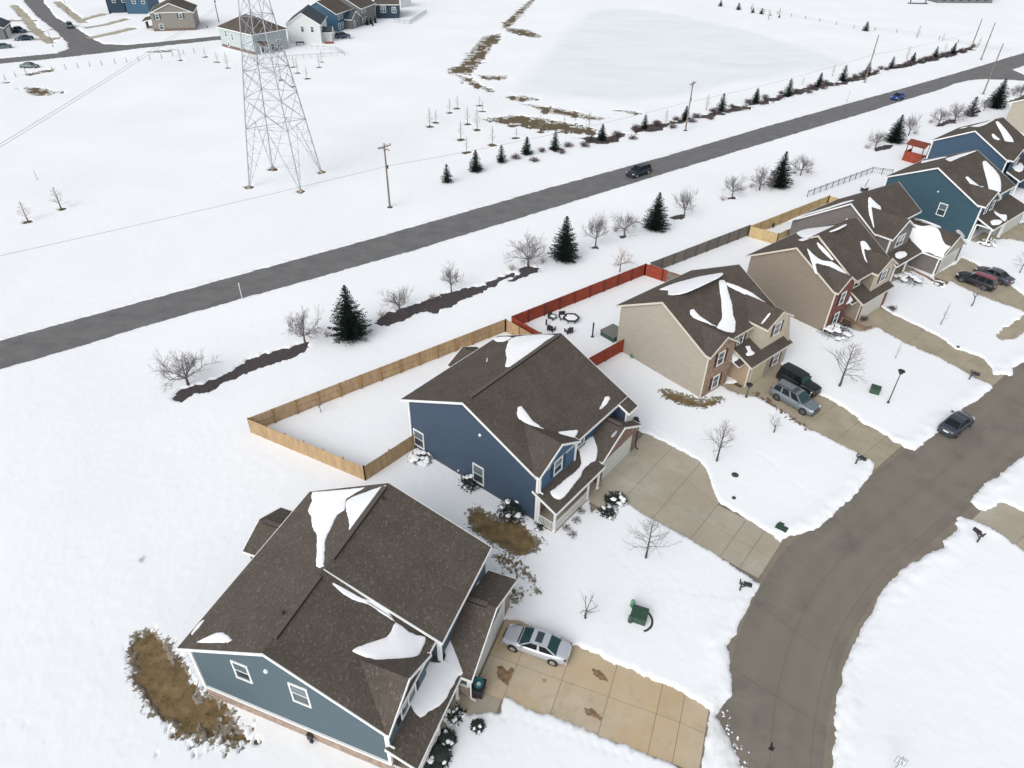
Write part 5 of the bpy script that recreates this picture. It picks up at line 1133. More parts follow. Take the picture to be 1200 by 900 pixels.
h.window('u-', -.01, 2.4, 1.4, 1.0, 1.4); h.wall([(-.04, 0, 0), (-.04, w, 0), (-.04, w, .9), (-.04, 0, .9)], UM, M_farbase, 'brick_base'); h.trim((-.05, 0, 5.25), (-.05, w, 5.25), .2)
h.roof([(1, -3.2, 2.7), (1, 0, 3.4), (9, 0, 3.4), (9, -3.2, 2.7)], [0, 3]); h.post(1.2, -3, 0, 2.7); h.post(3.5, -3, 0, 2.7); h.wall([(5, -2.8, 0), (9, -2.8, 0), (9, -2.8, 2.6), (5, -2.8, 2.6)], VM, M_brick2, 'brick_wall')
h.done()
A_, B_ = g(261, 55), g(299.5, 65)
h = House('house', 'pale sage house with brown hipped roof behind the pylon', g(261, 55), math.degrees(math.atan2((B_-A_)[0], (B_-A_)[1])), M_sidfar2, M_shB, fine=False)
# u runs from the left rear corner to the near corner, -v runs away to the right
L1, L2, ze = 15.8, 11.1, 5.4
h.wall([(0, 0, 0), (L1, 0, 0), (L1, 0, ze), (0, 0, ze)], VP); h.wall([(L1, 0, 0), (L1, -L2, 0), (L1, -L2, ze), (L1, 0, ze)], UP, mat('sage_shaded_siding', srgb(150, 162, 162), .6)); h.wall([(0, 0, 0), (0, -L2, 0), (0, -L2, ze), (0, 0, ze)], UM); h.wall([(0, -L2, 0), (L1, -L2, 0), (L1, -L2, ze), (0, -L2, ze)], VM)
zr = ze+3.1; e_ = .45; i_ = L2/2
h.roof([(-e_, e_, ze-.1), (i_, -L2/2, zr), (L1-i_, -L2/2, zr), (L1+e_, e_, ze-.1)], [3]); h.roof([(-e_, -L2-e_, ze-.1), (L1+e_, -L2-e_, ze-.1), (L1-i_, -L2/2, zr), (i_, -L2/2, zr)], [0]); h.roof([(L1+e_, e_, ze-.1), (L1-i_, -L2/2, zr), (L1+e_, -L2-e_, ze-.1)], [2]); h.roof([(-e_, e_, ze-.1), (-e_, -L2-e_, ze-.1), (i_, -L2/2, zr)], [0])
h.window('v+', .01, 3.0, 3.9, .7, 1.5); h.window('v+', .01, 6.0, 3.4, .7, 1.5); h.window('v+', .01, 3.4, 1.2, .7, 1.2)
h.wall([(0, .04, 0), (L1, .04, 0), (L1, .04, .9), (0, .04, .9)], VP, M_farbase, 'brick_base')
for a_ in (-2.6, -4.4, -5.9): h.window('u+', L1+.01, a_, 1.3, .9, 1.7, glass=M_glass)
h.window('u+', L1+.01, -8.3, 2.0, 1.5, 1.8, None, True)
mb = MB()
for q_ in range(9): mb.bar(h.L((L1, -.6-q_*.35, 3.3)), h.L((L1+2.2, -.6-q_*.35, 2.6)), .12)
for q_ in (-.6, -3.4): mb.bar(h.L((L1+2.1, q_, 0)), h.L((L1+2.1, q_, 2.6)), .14)
obj('pergola', mb, M_brick4 if False else M_soffit, h.e); mb = MB(); mb.add([h.L(p) for p in ((L1, -.5, 3.4), (L1, -3.5, 3.4), (L1+2.3, -3.5, 2.7), (L1+2.3, -.5, 2.7))], [(0, 1, 2, 3)]); mb.add([h.L(p) for p in ((L1, -.5, 3.3), (L1, -3.5, 3.3), (L1+2.3, -3.5, 2.6), (L1+2.3, -.5, 2.6))], [(3, 2, 1, 0)]); obj('pergola_roof', mb, M_shB, h.e)
h.done()
h, w, d = far_house('white house with dark charcoal gable roof right of the pylon', (339, 52), (377.5, 52), 14, 5.4, .62, M_sidfar3, M_shG)
h.window('u-', -.01, 4.4, 4.1, .8, 1.4); h.window('u-', -.01, 7.2, 4.0, .8, 1.4); h.window('v+', w+.01, 4, 4.2, .8, 1.3)
h.roof([(4.5, w, 4.0), (4.5, w+3, 4.0), (2.7, w+3, 2.7), (2.7, w, 2.7)], [1, 2]); h.roof([(4.5, w, 4.0), (6.3, w, 2.7), (6.3, w+3, 2.7), (4.5, w+3, 4.0)], [1, 2]); h.wall([(2.9, w, 0), (2.9, w+2.7, 0), (2.9, w+2.7, 2.7), (2.9, w, 2.7)], UM); h.wall([(2.9, w+2.7, 0), (6.1, w+2.7, 0), (6.1, w+2.7, 2.7), (4.5, w+2.7, 3.9), (2.9, w+2.7, 2.7)], VP)
h.done()
h, w, d = far_house('bright blue house with brown roof behind the white one', (396, 38), (414, 31), 12, 5.4, .5, M_sidfar4, M_shB, ridge_along=True)
for a_ in (1.5, 3.6): h.window('u-', -.01, a_, 4.3, 1.0, 1.4); h.window('u-', -.01, a_, 1.5, 1.0, 1.4)
h.done()
h, w, d = far_house('small grey gabled house wing between two blue houses', (413, 35), (423, 31), 8, 3.2, .6, M_sidfar5, M_shG); h.window('u-', -.01, 1.8, 1.5, .9, 1.7); h.done()
h, w, d = far_house('grey lap sided house with brown roof left of the midnight blue house', (424, 31), (441, 24), 14, 5.4, .5, M_sidfar5, M_shB, ridge_along=True)
for a_ in (1.4, 3.4): h.window('u-', -.01, a_, 4.4, .8, 1.2); h.window('u-', -.01, a_, 1.6, .8, 1.2)
h.done()
h, w, d = far_house('midnight blue house with two white framed windows at the top edge', (441, 22), (468, 22), 12, 4.6, .5, M_sidfar6, M_shB, ridge_along=True)
h.window('u-', -.01, 2.6, 2.9, 1.5, 1.8, None, True); h.window('u-', -.01, 6.2, 2.7, 1.3, 1.6, None, True); h.done()
h, w, d = far_house('tiny white house farthest back at the top edge', (470, 10), (482, 8), 10, 4.4, .5, M_sidfar3, M_shB); h.done()
h, w, d = far_house('grey garage house cut off by the left edge', (-14, 48), (8, 47), 10, 3.4, .5, M_sidfar5, M_shG); h.gdoor('v+', w, 5, 4.5, 2.2); h.done()
h, w, d = far_house('blue green house partly hidden behind the khaki one', (150, 17), (176, 17), 12, 5.2, .5, M_sidfar4, M_shG); h.window('u-', -.01, 3, 4, .9, 1.3); h.window('u-', -.01, 6, 4, .9, 1.3); h.done()
h, w, d = far_house('dark teal house at the top edge near the far junction', (128, 16), (148, 15.5), 12, 5, .5, M_sidfar6, M_shB); h.window('u-', -.01, 2.5, 4, .9, 1.3); h.window('u-', -.01, 5.5, 4, .9, 1.3); h.done()

# ------------------------------------------------------------------ fences: posts, rails and board panels
def fence(name, label, pts, m, hgt=1.85, px=True, topz=None, bay=2.4, boards=True, gap=.012, mpost=None, rails_side=1):
    P = [g(*p, hgt)[:2] for p in pts] if px else [np.array(p) for p in pts]
    root = thing(name, label, 'fence', (P[0][0], P[0][1], 0)); O = P[0]
    posts = []
    for a, b in zip(P[:-1], P[1:]):
        L_ = np.linalg.norm(b-a); n = max(1, round(L_/bay)); d = (b-a)/L_; nn = np.array([-d[1], d[0]])*rails_side; rz = math.atan2(d[1], d[0])
        for i in range(n):
            s0, s1 = L_*i/n, L_*(i+1)/n; mb = MB(); k = int((s1-s0)/.145)
            for j in range(k):
                c = a + d*(s0+(j+.5)*(s1-s0)/k) - O + nn*(-.07); hh = hgt+random.uniform(-.012, .012)
                mb.box((c[0], c[1], .05+hh/2), ((s1-s0)/k-gap, .022, hh-.05), rz+random.uniform(-.01, .01))
            o = obj('panel', mb, m, root)
            mb = MB()
            for z in (.35, hgt*.55, hgt-.2):
                p = a+d*s0-O-nn*.035; q = a+d*s1-O-nn*.035; mb.bar((p[0], p[1], z), (q[0], q[1], z), .04, .09)
            obj('rail', mb, m, root)
            posts.append(a+d*s0)
        posts.append(b)
    for p in posts:
        mb = MB(); mb.box((p[0]-O[0]+0, p[1]-O[1], (hgt+.06)/2), (.13, .13, hgt+.06)); obj('post', mb, mpost or m, root)
    return root
def gp(x, y, z=1.85): return g(x, y, z)[:2]
fence('privacy_fence', 'new tan wooden privacy fence round the back yard of the navy blue house', [(484, 509), (426, 546.5), (290.7, 490.7), (592.5, 374.5), (642, 403)], M_tanwood, rails_side=-1, mpost=mat('tan_post_wood', srgb(150, 118, 76), .9, var=.15))
fence('privacy_fence', 'red stained wooden privacy fence round the fire pit yard', [(690, 421), (600, 371), (757, 309.5), (798, 323)], M_redwood, rails_side=-1, mpost=mat('dark_red_post_wood', srgb(92, 42, 34), .9, var=.15))
fence('privacy_fence', 'short red stained fence section between the navy blue and the beige house', [(691, 420), (731, 398)], M_redwood, rails_side=-1)
fence('privacy_fence', 'weathered grey wooden privacy fence behind the beige house', [(800, 325.5), (763, 308), (879, 264)], M_greywood, rails_side=-1, mpost=mat('dark_grey_post_wood', srgb(84, 78, 72), .9, var=.15))
fence('privacy_fence', 'pale tan wooden privacy fence beyond the weathered grey one', [(930, 266), (912.5, 273.7), (880, 265), (972, 229.5), (1000, 238)], M_tanwood2, rails_side=-1, mpost=mat('pale_post_wood', srgb(150, 128, 92), .9, var=.15))
def metal_fence(label, pts, hgt, m, bay=1.8, pitch=.35):
    P = [g(*p)[:2] for p in pts]; O = P[0]; root = thing('metal_fence', label, 'fence', (O[0], O[1], 0)); 
    for a, b in zip(P[:-1], P[1:]):
        L_ = np.linalg.norm(b-a); n = max(1, round(L_/bay)); 
        for i in range(n):
            p = a+(b-a)*i/n-O; q = a+(b-a)*(i+1)/n-O; mb = MB()
            for z in (.12, hgt-.25, hgt-.04): mb.bar((p[0], p[1], z), (q[0], q[1], z), .05)
            k = int(L_/n/pitch)
            for j in range(1, k): r = p+(q-p)*j/k; mb.bar((r[0], r[1], .05), (r[0], r[1], hgt), .022)
            obj('panel', mb, m, root); mb = MB(); mb.box((p[0], p[1], hgt/2), (.09, .09, hgt+.1)); obj('post', mb, m, root)
    mb = MB(); p = P[-1]-O; mb.box((p[0], p[1], hgt/2), (.09, .09, hgt+.1)); obj('post', mb, m, root); return root
metal_fence('black metal picket fence behind the teal house', [(945.5, 232), (1021, 204), (1044, 207)], 1.3, mat('fence_enamel', srgb(52, 60, 66), .5), pitch=.4)
metal_fence('grey metal picket fence round the yards of the sage and the white house', [(287, 70), (302, 75), (331, 71), (404, 66), (394, 60), (352, 57)], 1.25, mat('grey_enamel', srgb(150, 156, 160), .5), pitch=.5)
metal_fence('low blue grey fence by the midnight blue house', [(462, 27), (480, 29), (500, 16)], 1.3, mat('blue_grey_vinyl', srgb(140, 154, 166), .5), pitch=.18)
# old field fence beyond the pond: posts and a wire
P = [g(*p)[:2] for p in [(880, 12), (960, 26), (1000, 34), (1050, 39), (1100, 47), (1145, 56), (1185, 61)]]; O = P[0]
root = thing('field_fence', 'old wire field fence on thin posts beyond the frozen pond', 'fence', (O[0], O[1], 0)); mb = MB()
for a, b in zip(P[:-1], P[1:]):
    n = max(1, int(np.linalg.norm(b-a)/5))
    for i in range(n):
        p = a+(b-a)*i/n-O; mbp = MB(); mbp.box((p[0], p[1], .6), (.12, .12, 1.3)); obj('post', mbp, M_barkd, root)
    for z in (.5, .85, 1.15): mb.bar((*(a-O), z), (*(b-O), z), .02)
obj('wire', mb, M_wire, root)

# ------------------------------------------------------------------ trees
def grow(H, spread, trunk_h, r0, seed, mains=6, lv=4, droop=0.0, lean=(0, 0), twig=.009, upright=.5, stems=1, dens=3):
    rnd = random.Random(seed); tr, cr_ = MB(), MB()
    def branch(p, d, L_, r, lev):
        n = 3 if lev < lv else 2; pts = [p]; dd = d.copy()
        for i in range(n):
            dd = (dd + Vector((rnd.uniform(-.22, .22), rnd.uniform(-.22, .22), rnd.uniform(-.12, .2)-droop*(lev > 1)))).normalized(); pts.append(pts[-1]+dd*L_/n)
        for i in range(n):
            ra, rb = r*(1-i/n*.5), r*(1-(i+1)/n*.5); cr_.tube(pts[i], pts[i+1], ra, rb, 4 if lev < 2 else 3, cap=False)
        if lev >= lv: return
        k = dens + (1 if rnd.random() < .5 else 0)
        for j in range(k):
            t = .25+.75*(j+rnd.random()*.7)/k; i = min(n-1, int(t*n)); q = pts[i].lerp(pts[i+1], min(1, t*n-i))
            perp = dd.cross(Vector((rnd.uniform(-1, 1), rnd.uniform(-1, 1), rnd.uniform(-1, 1)))).normalized()
            nd = (dd*rnd.uniform(.5, .9)+perp*rnd.uniform(.5, .9)+Vector((0, 0, upright*.35))).normalized()
            branch(q, nd, L_*rnd.uniform(.5, .72), max(twig*.6, r*.5), lev+1)
    for s_ in range(stems):
        a0 = rnd.uniform(0, 6.28); base = Vector((0, 0, 0)); top = Vector((lean[0]*trunk_h, lean[1]*trunk_h, trunk_h))
        if stems > 1: top += Vector((math.cos(a0), math.sin(a0), 0))*trunk_h*.5
        mid = base.lerp(top, .5)+Vector((rnd.uniform(-.05, .05), rnd.uniform(-.05, .05), 0))*trunk_h
        tr.tube(base, mid, r0*1.25, r0, 7, cap=False); tr.tube(mid, top, r0, r0*.8, 7, cap=False)
        if upright > .7:      # central leader with side branches
            tip = top+Vector((lean[0]*(H-trunk_h), lean[1]*(H-trunk_h), H-trunk_h)); tr.tube(top, tip, r0*.8, twig, 5, cap=False)
            for j in range(mains*2):
                t = j/(mains*2); q = top.lerp(tip, t*.92); a = j*2.4+rnd.uniform(-.3, .3); L_ = spread*(1-t*.75)*rnd.uniform(.8, 1.1)
                branch(q, Vector((math.cos(a), math.sin(a), .55+.5*t)).normalized(), L_, r0*.4*(1-t*.6), 2)
        else:
            for j in range(mains):
                a = 6.28*j/mains+rnd.uniform(-.35, .35); el = rnd.uniform(.3, 1.35); L_ = (H-trunk_h)*rnd.uniform(.42, .62)
                v = Vector((math.cos(a)*math.cos(el), math.sin(a)*math.cos(el), math.sin(el))); v.x *= spread/(H-trunk_h)*1.5; v.y *= spread/(H-trunk_h)*1.5
                branch(top-Vector((0, 0, rnd.uniform(0, trunk_h*.15))), v.normalized(), L_, r0*.55, 1)
    return tr, cr_
LIB = {}
def proto_tree(key, name, mtr, mcr, cat='tree', **kw):
    tr, cr_ = grow(**kw); r = thing(name, 'bare tree', cat, (0, 0, 0)); obj('trunk', tr, mtr, r, smooth=True); obj('crown', cr_, mcr, r); remember(r); LIB[key] = [r, False, kw['H']]
def place(key, px, toppx, label, group=None, h=None, rz=None, cat=None, wide=1.0):
    r, used, H0 = LIB[key]; loc = g(*px); hh = h or height(px, toppx); s_ = hh/H0; rz = random.uniform(0, 6.28) if rz is None else rz
    sc_ = (s_*wide, s_*wide, s_)
    if not used:
        LIB[key][1] = True; r.location = tuple(loc); r.rotation_euler = (0, 0, rz); r.scale = sc_; r['label'] = label
        if group: r['group'] = group
        return r
    o = dup(r, label, loc, rz, sc_)
    if group: o['group'] = group
    elif 'group' in o: del o['group']
    if cat: o['category'] = cat
    return o
proto_tree('crabA', 'bare_tree', M_bark, M_twig, H=5, spread=2.6, trunk_h=1.3, r0=.11, seed=1, mains=10, lv=4, upright=.5, dens=4)
proto_tree('crabB', 'bare_tree', M_bark, M_twig, H=5, spread=2.1, trunk_h=1.5, r0=.10, seed=5, mains=10, lv=4, upright=.65, dens=4)
proto_tree('crabC', 'bare_tree', M_barkd, M_twig, H=5, spread=2.7, trunk_h=1.2, r0=.12, seed=9, mains=10, lv=4, upright=.45, dens=4)
proto_tree('redA', 'bare_tree', M_bark, M_twigr, H=5, spread=2.2, trunk_h=1.7, r0=.09, seed=12, mains=9, lv=3, upright=.65, dens=4)
proto_tree('yardA', 'young_tree', M_barkd, M_twig, H=4.5, spread=1.7, trunk_h=1.3, r0=.08, seed=21, mains=11, lv=4, upright=.8, dens=3)
proto_tree('yardB', 'young_tree', M_barkd, M_twig, H=3, spread=1.3, trunk_h=.9, r0=.06, seed=23, mains=5, lv=3, upright=.4, dens=2)
proto_tree('whip', 'sapling', M_barkd, M_twig, H=3, spread=.7, trunk_h=.9, r0=.035, seed=31, mains=6, lv=2, upright=.9, dens=1)
proto_tree('slim', 'sapling', M_bark, M_twigs, H=3.5, spread=.75, trunk_h=.8, r0=.05, seed=33, mains=11, lv=3, upright=1.0, dens=3, twig=.016)
proto_tree('stake', 'seedling', M_bark, M_twigs, H=1.4, spread=.25, trunk_h=.5, r0=.045, seed=35, mains=5, lv=2, upright=1.0, dens=1, twig=.025)
proto_tree('brushL', 'bare_shrub', M_barkd, M_twigs, cat='shrub', H=1.5, spread=.9, trunk_h=.2, r0=.03, seed=41, mains=8, lv=3, upright=.5, stems=3, dens=2)
proto_tree('brushD', 'bare_shrub', M_barkd, M_burg, cat='shrub', H=1.4, spread=1.0, trunk_h=.18, r0=.035, seed=43, mains=10, lv=3, upright=.4, stems=3, dens=3, twig=.02)
# row along the long road, near side, left to right
T = [('crabC',(221,452),(222,407),'leftmost bare tree, at the left end of the dark mulch bed',1.15),('crabA',(358,403),(350,360),'second bare tree from the left, at the right end of the first mulch bed',1.1),
     ('crabA',(468,366),(460,333),'low bare tree at the left end of the second mulch bed',1.15),('crabB',(529,343),(530,309),'narrow bare tree in the middle of the second mulch bed',1.0),
     ('crabC',(619,313),(616,269),'bare tree between the pale bush and the pointed spruce, above small mulch spots',1.0),('crabB',(697.5,291),(699,249),'bare tree right of the spruce nearest the red fence',.95),
     ('crabA',(731.5,277),(732,243),'bare tree just left of the second tall spruce',1.05),('crabB',(801,255),(802,220),'dark bare tree on a mulch spot right of the second tall spruce',1.05),
     ('crabA',(857.5,232),(860,201),'bare tree with a small grey bush at its left foot',1.0),('crabC',(889.5,224),(890,190),'bare tree touching the left side of the third tall spruce',.95),('crabA',(937.5,207),(941,177),'bare tree right of the third tall spruce',1.1),
     ('crabC',(1026,172.5),(1027,149),'small bare tree left of the spruce above the black metal fence',.95),('crabB',(1064,160),(1071,133),'bare tree right of the spruce above the black metal fence',1.05),
     ('crabA',(1099,147.5),(1104,122),'pale bare tree left of the mulch spot near the blue house',1.1),('crabC',(1118,142.5),(1120,117),'dark spreading bare tree rising from a mulch spot near the blue house',1.2),
     ('crabB',(1195,114),(1198,96),'bare tree at the right edge in a dark mulch bed',1.3),('crabA',(1152,131),(1150,112),'bare tree squeezed between the two rightmost evergreens',.8),('crabC',(1187,113),(1180,98),'twiggy bare tree right of the tallest rightmost spruce',1.1)]
for k, p, t, lab, wd in T: place(k, p, t, lab, wide=wd)
place('redA', (726, 320), (728, 287), 'pale reddish bare tree behind the red fence corner', wide=1.0)
place('yardA', (756.6, 655), (764, 609), 'bare young tree in the front lawn of the navy blue house, beside its driveway', wide=1.0)
place('yardB', (686, 726), (687, 690), 'small bare tree on the front lawn left of the green transformer', wide=.95)
place('yardA', (839.6, 541.6), (845, 495), 'bare young tree on the lawn right of the wide grey driveway', wide=.95)
place('yardB', (906, 508), (910, 480), 'crooked small bare tree beside the grey vehicle', wide=1.0)
place('yardA', (983, 454), (1003, 403), 'tallest bare front yard tree, left of the green box and the lamp post', wide=1.1)
place('whip', (1048.6, 421), (1055, 400), 'thin whip of a tree between the lamp post and the driveway', wide=1.0)
place('whip', (1102, 381.6), (1116, 354), 'thin bare sapling on the lawn right of the red brick house', wide=1.2)
place('yardB', (1137.6, 360), (1150, 322), 'bare tree in front of the dark red car', wide=.7)
place('yardA', (1194, 321), (1206, 290), 'bare tree at the right edge behind the dark grey car', wide=.9)
place('yardB', (376, 484.5), (373, 459), 'small bare tree inside the tan fence', wide=.7)
place('slim', (72, 245.5), (64, 219), 'right hand one of two lone saplings in mulch rings at the left edge', wide=2.1)
place('slim', (33, 260.5), (26, 236), 'left hand one of two lone saplings in mulch rings at the left edge', wide=2.1)
place('brushL', (166, 658), None, 'wisps of dry twigs poking out of the snow at the far left', h=.5, wide=1.6)
G = 'young trees in mulch rings by the pond'
SAP = [((527,132.5),(525,115)),((536,127.5),(534,111)),((504,149),(504.5,126)),((511,144),(509,128)),((540,164),(539.5,141)),((548,146),(547,125)),((559,152.5),(559,127)),((565.5,131),(565,117)),((562,124),(562,112)),((547,179),(546,160)),((577,170),(577.5,147)),((605,162),(606,147)),((633,155),(634,134)),((690,151),(690,130)),((661,150),(661,136))]
ORD = ['first', 'second', 'third', 'fourth', 'fifth', 'sixth', 'seventh', 'eighth', 'ninth', 'tenth', 'eleventh', 'twelfth', 'thirteenth', 'fourteenth', 'fifteenth', 'sixteenth']
for i, (p, t) in enumerate(sorted(SAP)): place('slim', p, t, 'thin sapling, %s from the left in the cluster beside the brown bank of the pond' % ORD[i], G, wide=1.3)
G = 'young trees by the far yard fence'
for i, (p, t) in enumerate([((329.5,94),(328,72)),((344,102),(342,86)),((344.5,79),(342,64)),((349,86),(346,68)),((360,92.5),(357,76)),((374.5,79),(373,63)),((377.5,73),(376,58))]): place('slim', p, t, 'thin leafless sapling, %s from the left along the grey metal yard fence' % ORD[i], G, wide=1.1)
for p, t, l in [((212,71),(209,55),'leafless sapling at the right end of the seedling row'),((241,67),(240.5,55),'leafless sapling left of the sage house'),((255,73),(253,60),'leafless sapling at the left corner of the sage house'),((267,80),(263.5,61),'leafless sapling below the left wall of the sage house')]: place('slim', p, t, l, wide=1.2)
G = 'seedlings planted in a row below the far street'
for i, p in enumerate([(7,95),(19,91),(31,87.5),(62.5,85),(77.5,82.5),(92,81),(106,79),(120,77.5),(135.5,75.5),(149,74),(163,72.5),(176.5,71),(190,69.5),(203,67),(216,65),(228,62.5)]): place('stake', p, None, 'tiny seedling, %s from the left in the row below the far street' % ORD[i], G, h=1.5, wide=1.6)
place('stake', (44.5, 212), (36, 199), 'slanting dry stalk in the snow field at the left', wide=.6)
G = 'slender bare trees standing in the hedge row'
for i, (p, t) in enumerate([((780,144),(782,128)),((827.5,130),(828,110)),((940,100),(941,90)),((975,90),(977,75)),((1062,70),(1066,54)),((1107,60),(1112,50))]): place('slim', p, t, 'slender bare tree, %s of its kind from the left in the hedge row' % ORD[i], G, wide=1.4)
G = 'thin bare trees along the field fence'
for i, (p, t) in enumerate([((880,16),(885,3)),((900,24),(902,10)),((912,22),(915,8)),((1074,45),(1079,29)),((1104,48),(1106,38)),((1147,53),(1151,43))]): place('slim', p, t, 'thin bare tree, %s from the left along the old field fence' % ORD[i], G, wide=1.5)

# conifers
def conifer(H, R, seed, tiers=24, base=.25, fat=1.0, dens=11, power=.9):
    rnd = random.Random(seed); tr, cr_ = MB(), MB(); tr.tube((0, 0, 0), (0, 0, H*.96), R*.07, .02, 6, cap=False)
    for i in range(tiers):
        t = i/(tiers-1); z = base+(H-base)*(t**.95)*.985; rad = (R*((1-t)**power)*fat+.04)*min(1, .68+3.2*t); n = max(4, int(dens*(1-t*.65)))
        for j in range(n):
            a = 6.283*(j+rnd.random()*.8)/n+i*1.3; L_ = rad*rnd.uniform(.7, 1.16); dz = L_*rnd.uniform(-.05, .12)-.18*L_*(1-t); tipz = L_*.14
            ux, uy = math.cos(a), math.sin(a); px_, py_ = -uy, ux; m_ = max(3, int(L_/.16))
            for k in range(m_):
                s0 = L_*(k+.1)/m_; x0, y0, z0 = ux*s0, uy*s0, z+dz*(s0/L_)+(tipz*(s0/L_)**2)
                w = (.30*(1-.55*s0/L_)*min(1, R/1.6)+.07)*(1-.62*t)
                for sd_ in (-1, 1):
                    dx = w*rnd.uniform(.7, 1.2); fw = w*rnd.uniform(.5, 1.0); q = rnd.uniform(-.10, .06)
                    cr_.add([(x0, y0, z0), (x0+ux*fw*.55+px_*sd_*dx*.35, y0+uy*fw*.55+py_*sd_*dx*.35, z0+q+.03), (x0+ux*fw+px_*sd_*dx, y0+uy*fw+py_*sd_*dx, z0+q-.03), (x0+ux*fw*.2+px_*sd_*dx*.7, y0+uy*fw*.2+py_*sd_*dx*.7, z0+q-.07)], [(0, 1, 2, 3)])
                if rnd.random() < .6:
                    h_ = w*.5; cr_.add([(x0-px_*.04, y0-py_*.04, z0), (x0+px_*.04, y0+py_*.04, z0), (x0+ux*h_, y0+uy*h_, z0+h_)], [(0, 1, 2)])
    return tr, cr_
def proto_conifer(key, name, mcr, **kw):
    tr, cr_ = conifer(**kw); r = thing(name, 'evergreen', 'tree', (0, 0, 0)); obj('trunk', tr, M_barkd, r); obj('crown', cr_, mcr, r); remember(r); LIB[key] = [r, False, kw['H']]
proto_conifer('spA', 'spruce_tree', M_spruce, H=6.5, R=2.35, seed=2, tiers=28, dens=16, power=.70)
proto_conifer('spB', 'spruce_tree', M_spruce, H=6.5, R=2.1, seed=4, tiers=28, dens=15, power=.66)
proto_conifer('spC', 'evergreen_tree', M_spruce, H=3, R=1.05, seed=6, tiers=18, dens=11, power=.7, base=.15)
proto_conifer('spD', 'evergreen_tree', M_spruce, H=3, R=.95, seed=8, tiers=16, dens=10, power=.55, base=.15)
for k, p, t, lab, wd in [('spA',(412,397),(408,334),'large spruce left of the tan fenced yard, between the two mulch beds',1.05),('spB',(661,306),(661,253),'pointed spruce above the red fence',1.1),('spA',(767,270.5),(769,225),'second tall spruce, between two bare trees behind the grey fence',1.05),
                         ('spB',(911.5,220),(917,177),'third tall spruce, left of the black metal fence',1.15),('spA',(1047,168),(1056,134),'spruce standing above the black metal fence',1.15),('spB',(1165,127),(1175,92),'tallest spruce near the right end of the long road',1.25)]: place(k, p, t, lab, wide=wd)
o = place('spD', (1136, 137), (1141, 113), 'rounded dark evergreen in front of the bare tree near the right end', wide=1.3)
G = 'evergreens in the hedge row above the long road'
CON = [((524,215),(522,192),'leftmost small evergreen above the long road, standing alone'),((557.5,202),(556,176),'second small evergreen, with a brown scrape below it'),((587.5,191.5),(587,170),'third small evergreen from the left above the long road'),
       ((617,182),(616,160),'broad evergreen between two round leafless shrubs'),((650,176),(651,154),'fifth evergreen of the row, first one touching shrubs on both sides'),((705,164.5),(704.5,145),'evergreen at the right end of the brown bank'),((755,151),(755,134),'evergreen left of the wooden utility pole, among mulch'),
       ((802.5,141),(803,124),'evergreen right behind the wooden utility pole'),((845,130),(847,109),'first evergreen right of the wooden utility pole'),((885,120.5),(886,103),'second evergreen right of the wooden utility pole'),((923,113),(925,92),'third evergreen right of the wooden utility pole'),
       ((959,102),(961,85),'slim evergreen in the middle of the right half of the hedge row'),((987,95),(992,76),'leaning evergreen left of the tall bare pole in the hedge row'),((1016,86.5),(1020,72),'evergreen behind the tall bare pole in the hedge row'),
       ((1044,80),(1048,66),'first evergreen right of the tall bare pole'),((1069,73),(1074,61),'second evergreen right of the tall bare pole'),((1095,67.5),(1099,54),'third evergreen right of the tall bare pole'),((1116,63),(1120,50),'last evergreen at the right end of the hedge row')]
for i, (p, t, lab) in enumerate(CON): place('spC' if i % 2 else 'spD', p, t, lab, G, wide=1.15)
G = 'evergreens along the field fence'
for i, (p, t) in enumerate([((844,8),(845,0)),((865,12),(866,3)),((882,15.5),(883,9)),((892,17),(893,9)),((903,19),(904,16)),((913,21),(914,17)),((1014,37),(1017,25))]): place('spD', p, t, 'dark evergreen, %s from the left along the old field fence beyond the pond' % ORD[i], G, wide=1.5)
G = 'evergreens against the far grey house'
for i, (p, t) in enumerate([((430.5,30),(431,20)),((435,29),(436,20)),((437,31),(437,25)),((440,27.5),(441,19))]): place('spC', p, t, 'small evergreen, %s from the left against the far grey house' % ORD[i], G, wide=.9)
place('spC', (243, 33.5), (243, 29), 'tiny evergreen right of the khaki house', wide=.7)
# leafless shrubs
G = 'round leafless shrubs of the hedge row'
SH = [(604,187),(626,190.5),(634.5,179),(658,181),(665.5,173),(684.5,173),(692,165),(715,167),(723,160.5),(741,164),(745,152),(764,155),(769,147.5),(743,154),(770,148),(787.5,151),(792,142),(810,144),(816,139),(832.5,141),(836,133),(851,133),(857.5,127),(871,129),(877,122),(892.5,123),(896,117),(912.5,117),(915,111),(932,108.5),(947,110),(950,104),(964,105),(967,99),(980,101),(995,95),(1001,91),(1010,89),(1026,86),(1032,82),(1038,83),(1053,80),(1060,77),(1065,76),(1078,73),(1084,71),(1090,70),(1104,66),(1110,64),(1126,61.5),(1136,59),(1140,56)]
def near_label(p):
    c = min(range(len(CON)), key=lambda k: abs(CON[k][0][0]-p[0])); return c, 'left' if p[0] < CON[c][0][0] else 'right'
EV = ['lone leftmost', 'second', 'third', 'fourth', 'fifth', 'sixth', 'seventh', 'eighth', 'ninth', 'tenth', 'eleventh', 'twelfth', 'thirteenth', 'fourteenth', 'fifteenth', 'sixteenth', 'seventeenth', 'last']
cnt = {}
SHL = []
for p in sorted(SH):
    k = near_label(p); cnt[k] = cnt.get(k, 0)+1; SHL.append((p, 'round leafless shrub, %s one just %s of the %s evergreen in the hedge row' % (ORD[cnt[k]-1], k[1], EV[k[0]])))
for i, (p, lab_) in enumerate(SHL): place('brushD', p, None, lab_, G, h=random.uniform(1.3, 1.8), wide=random.uniform(.95, 1.25))
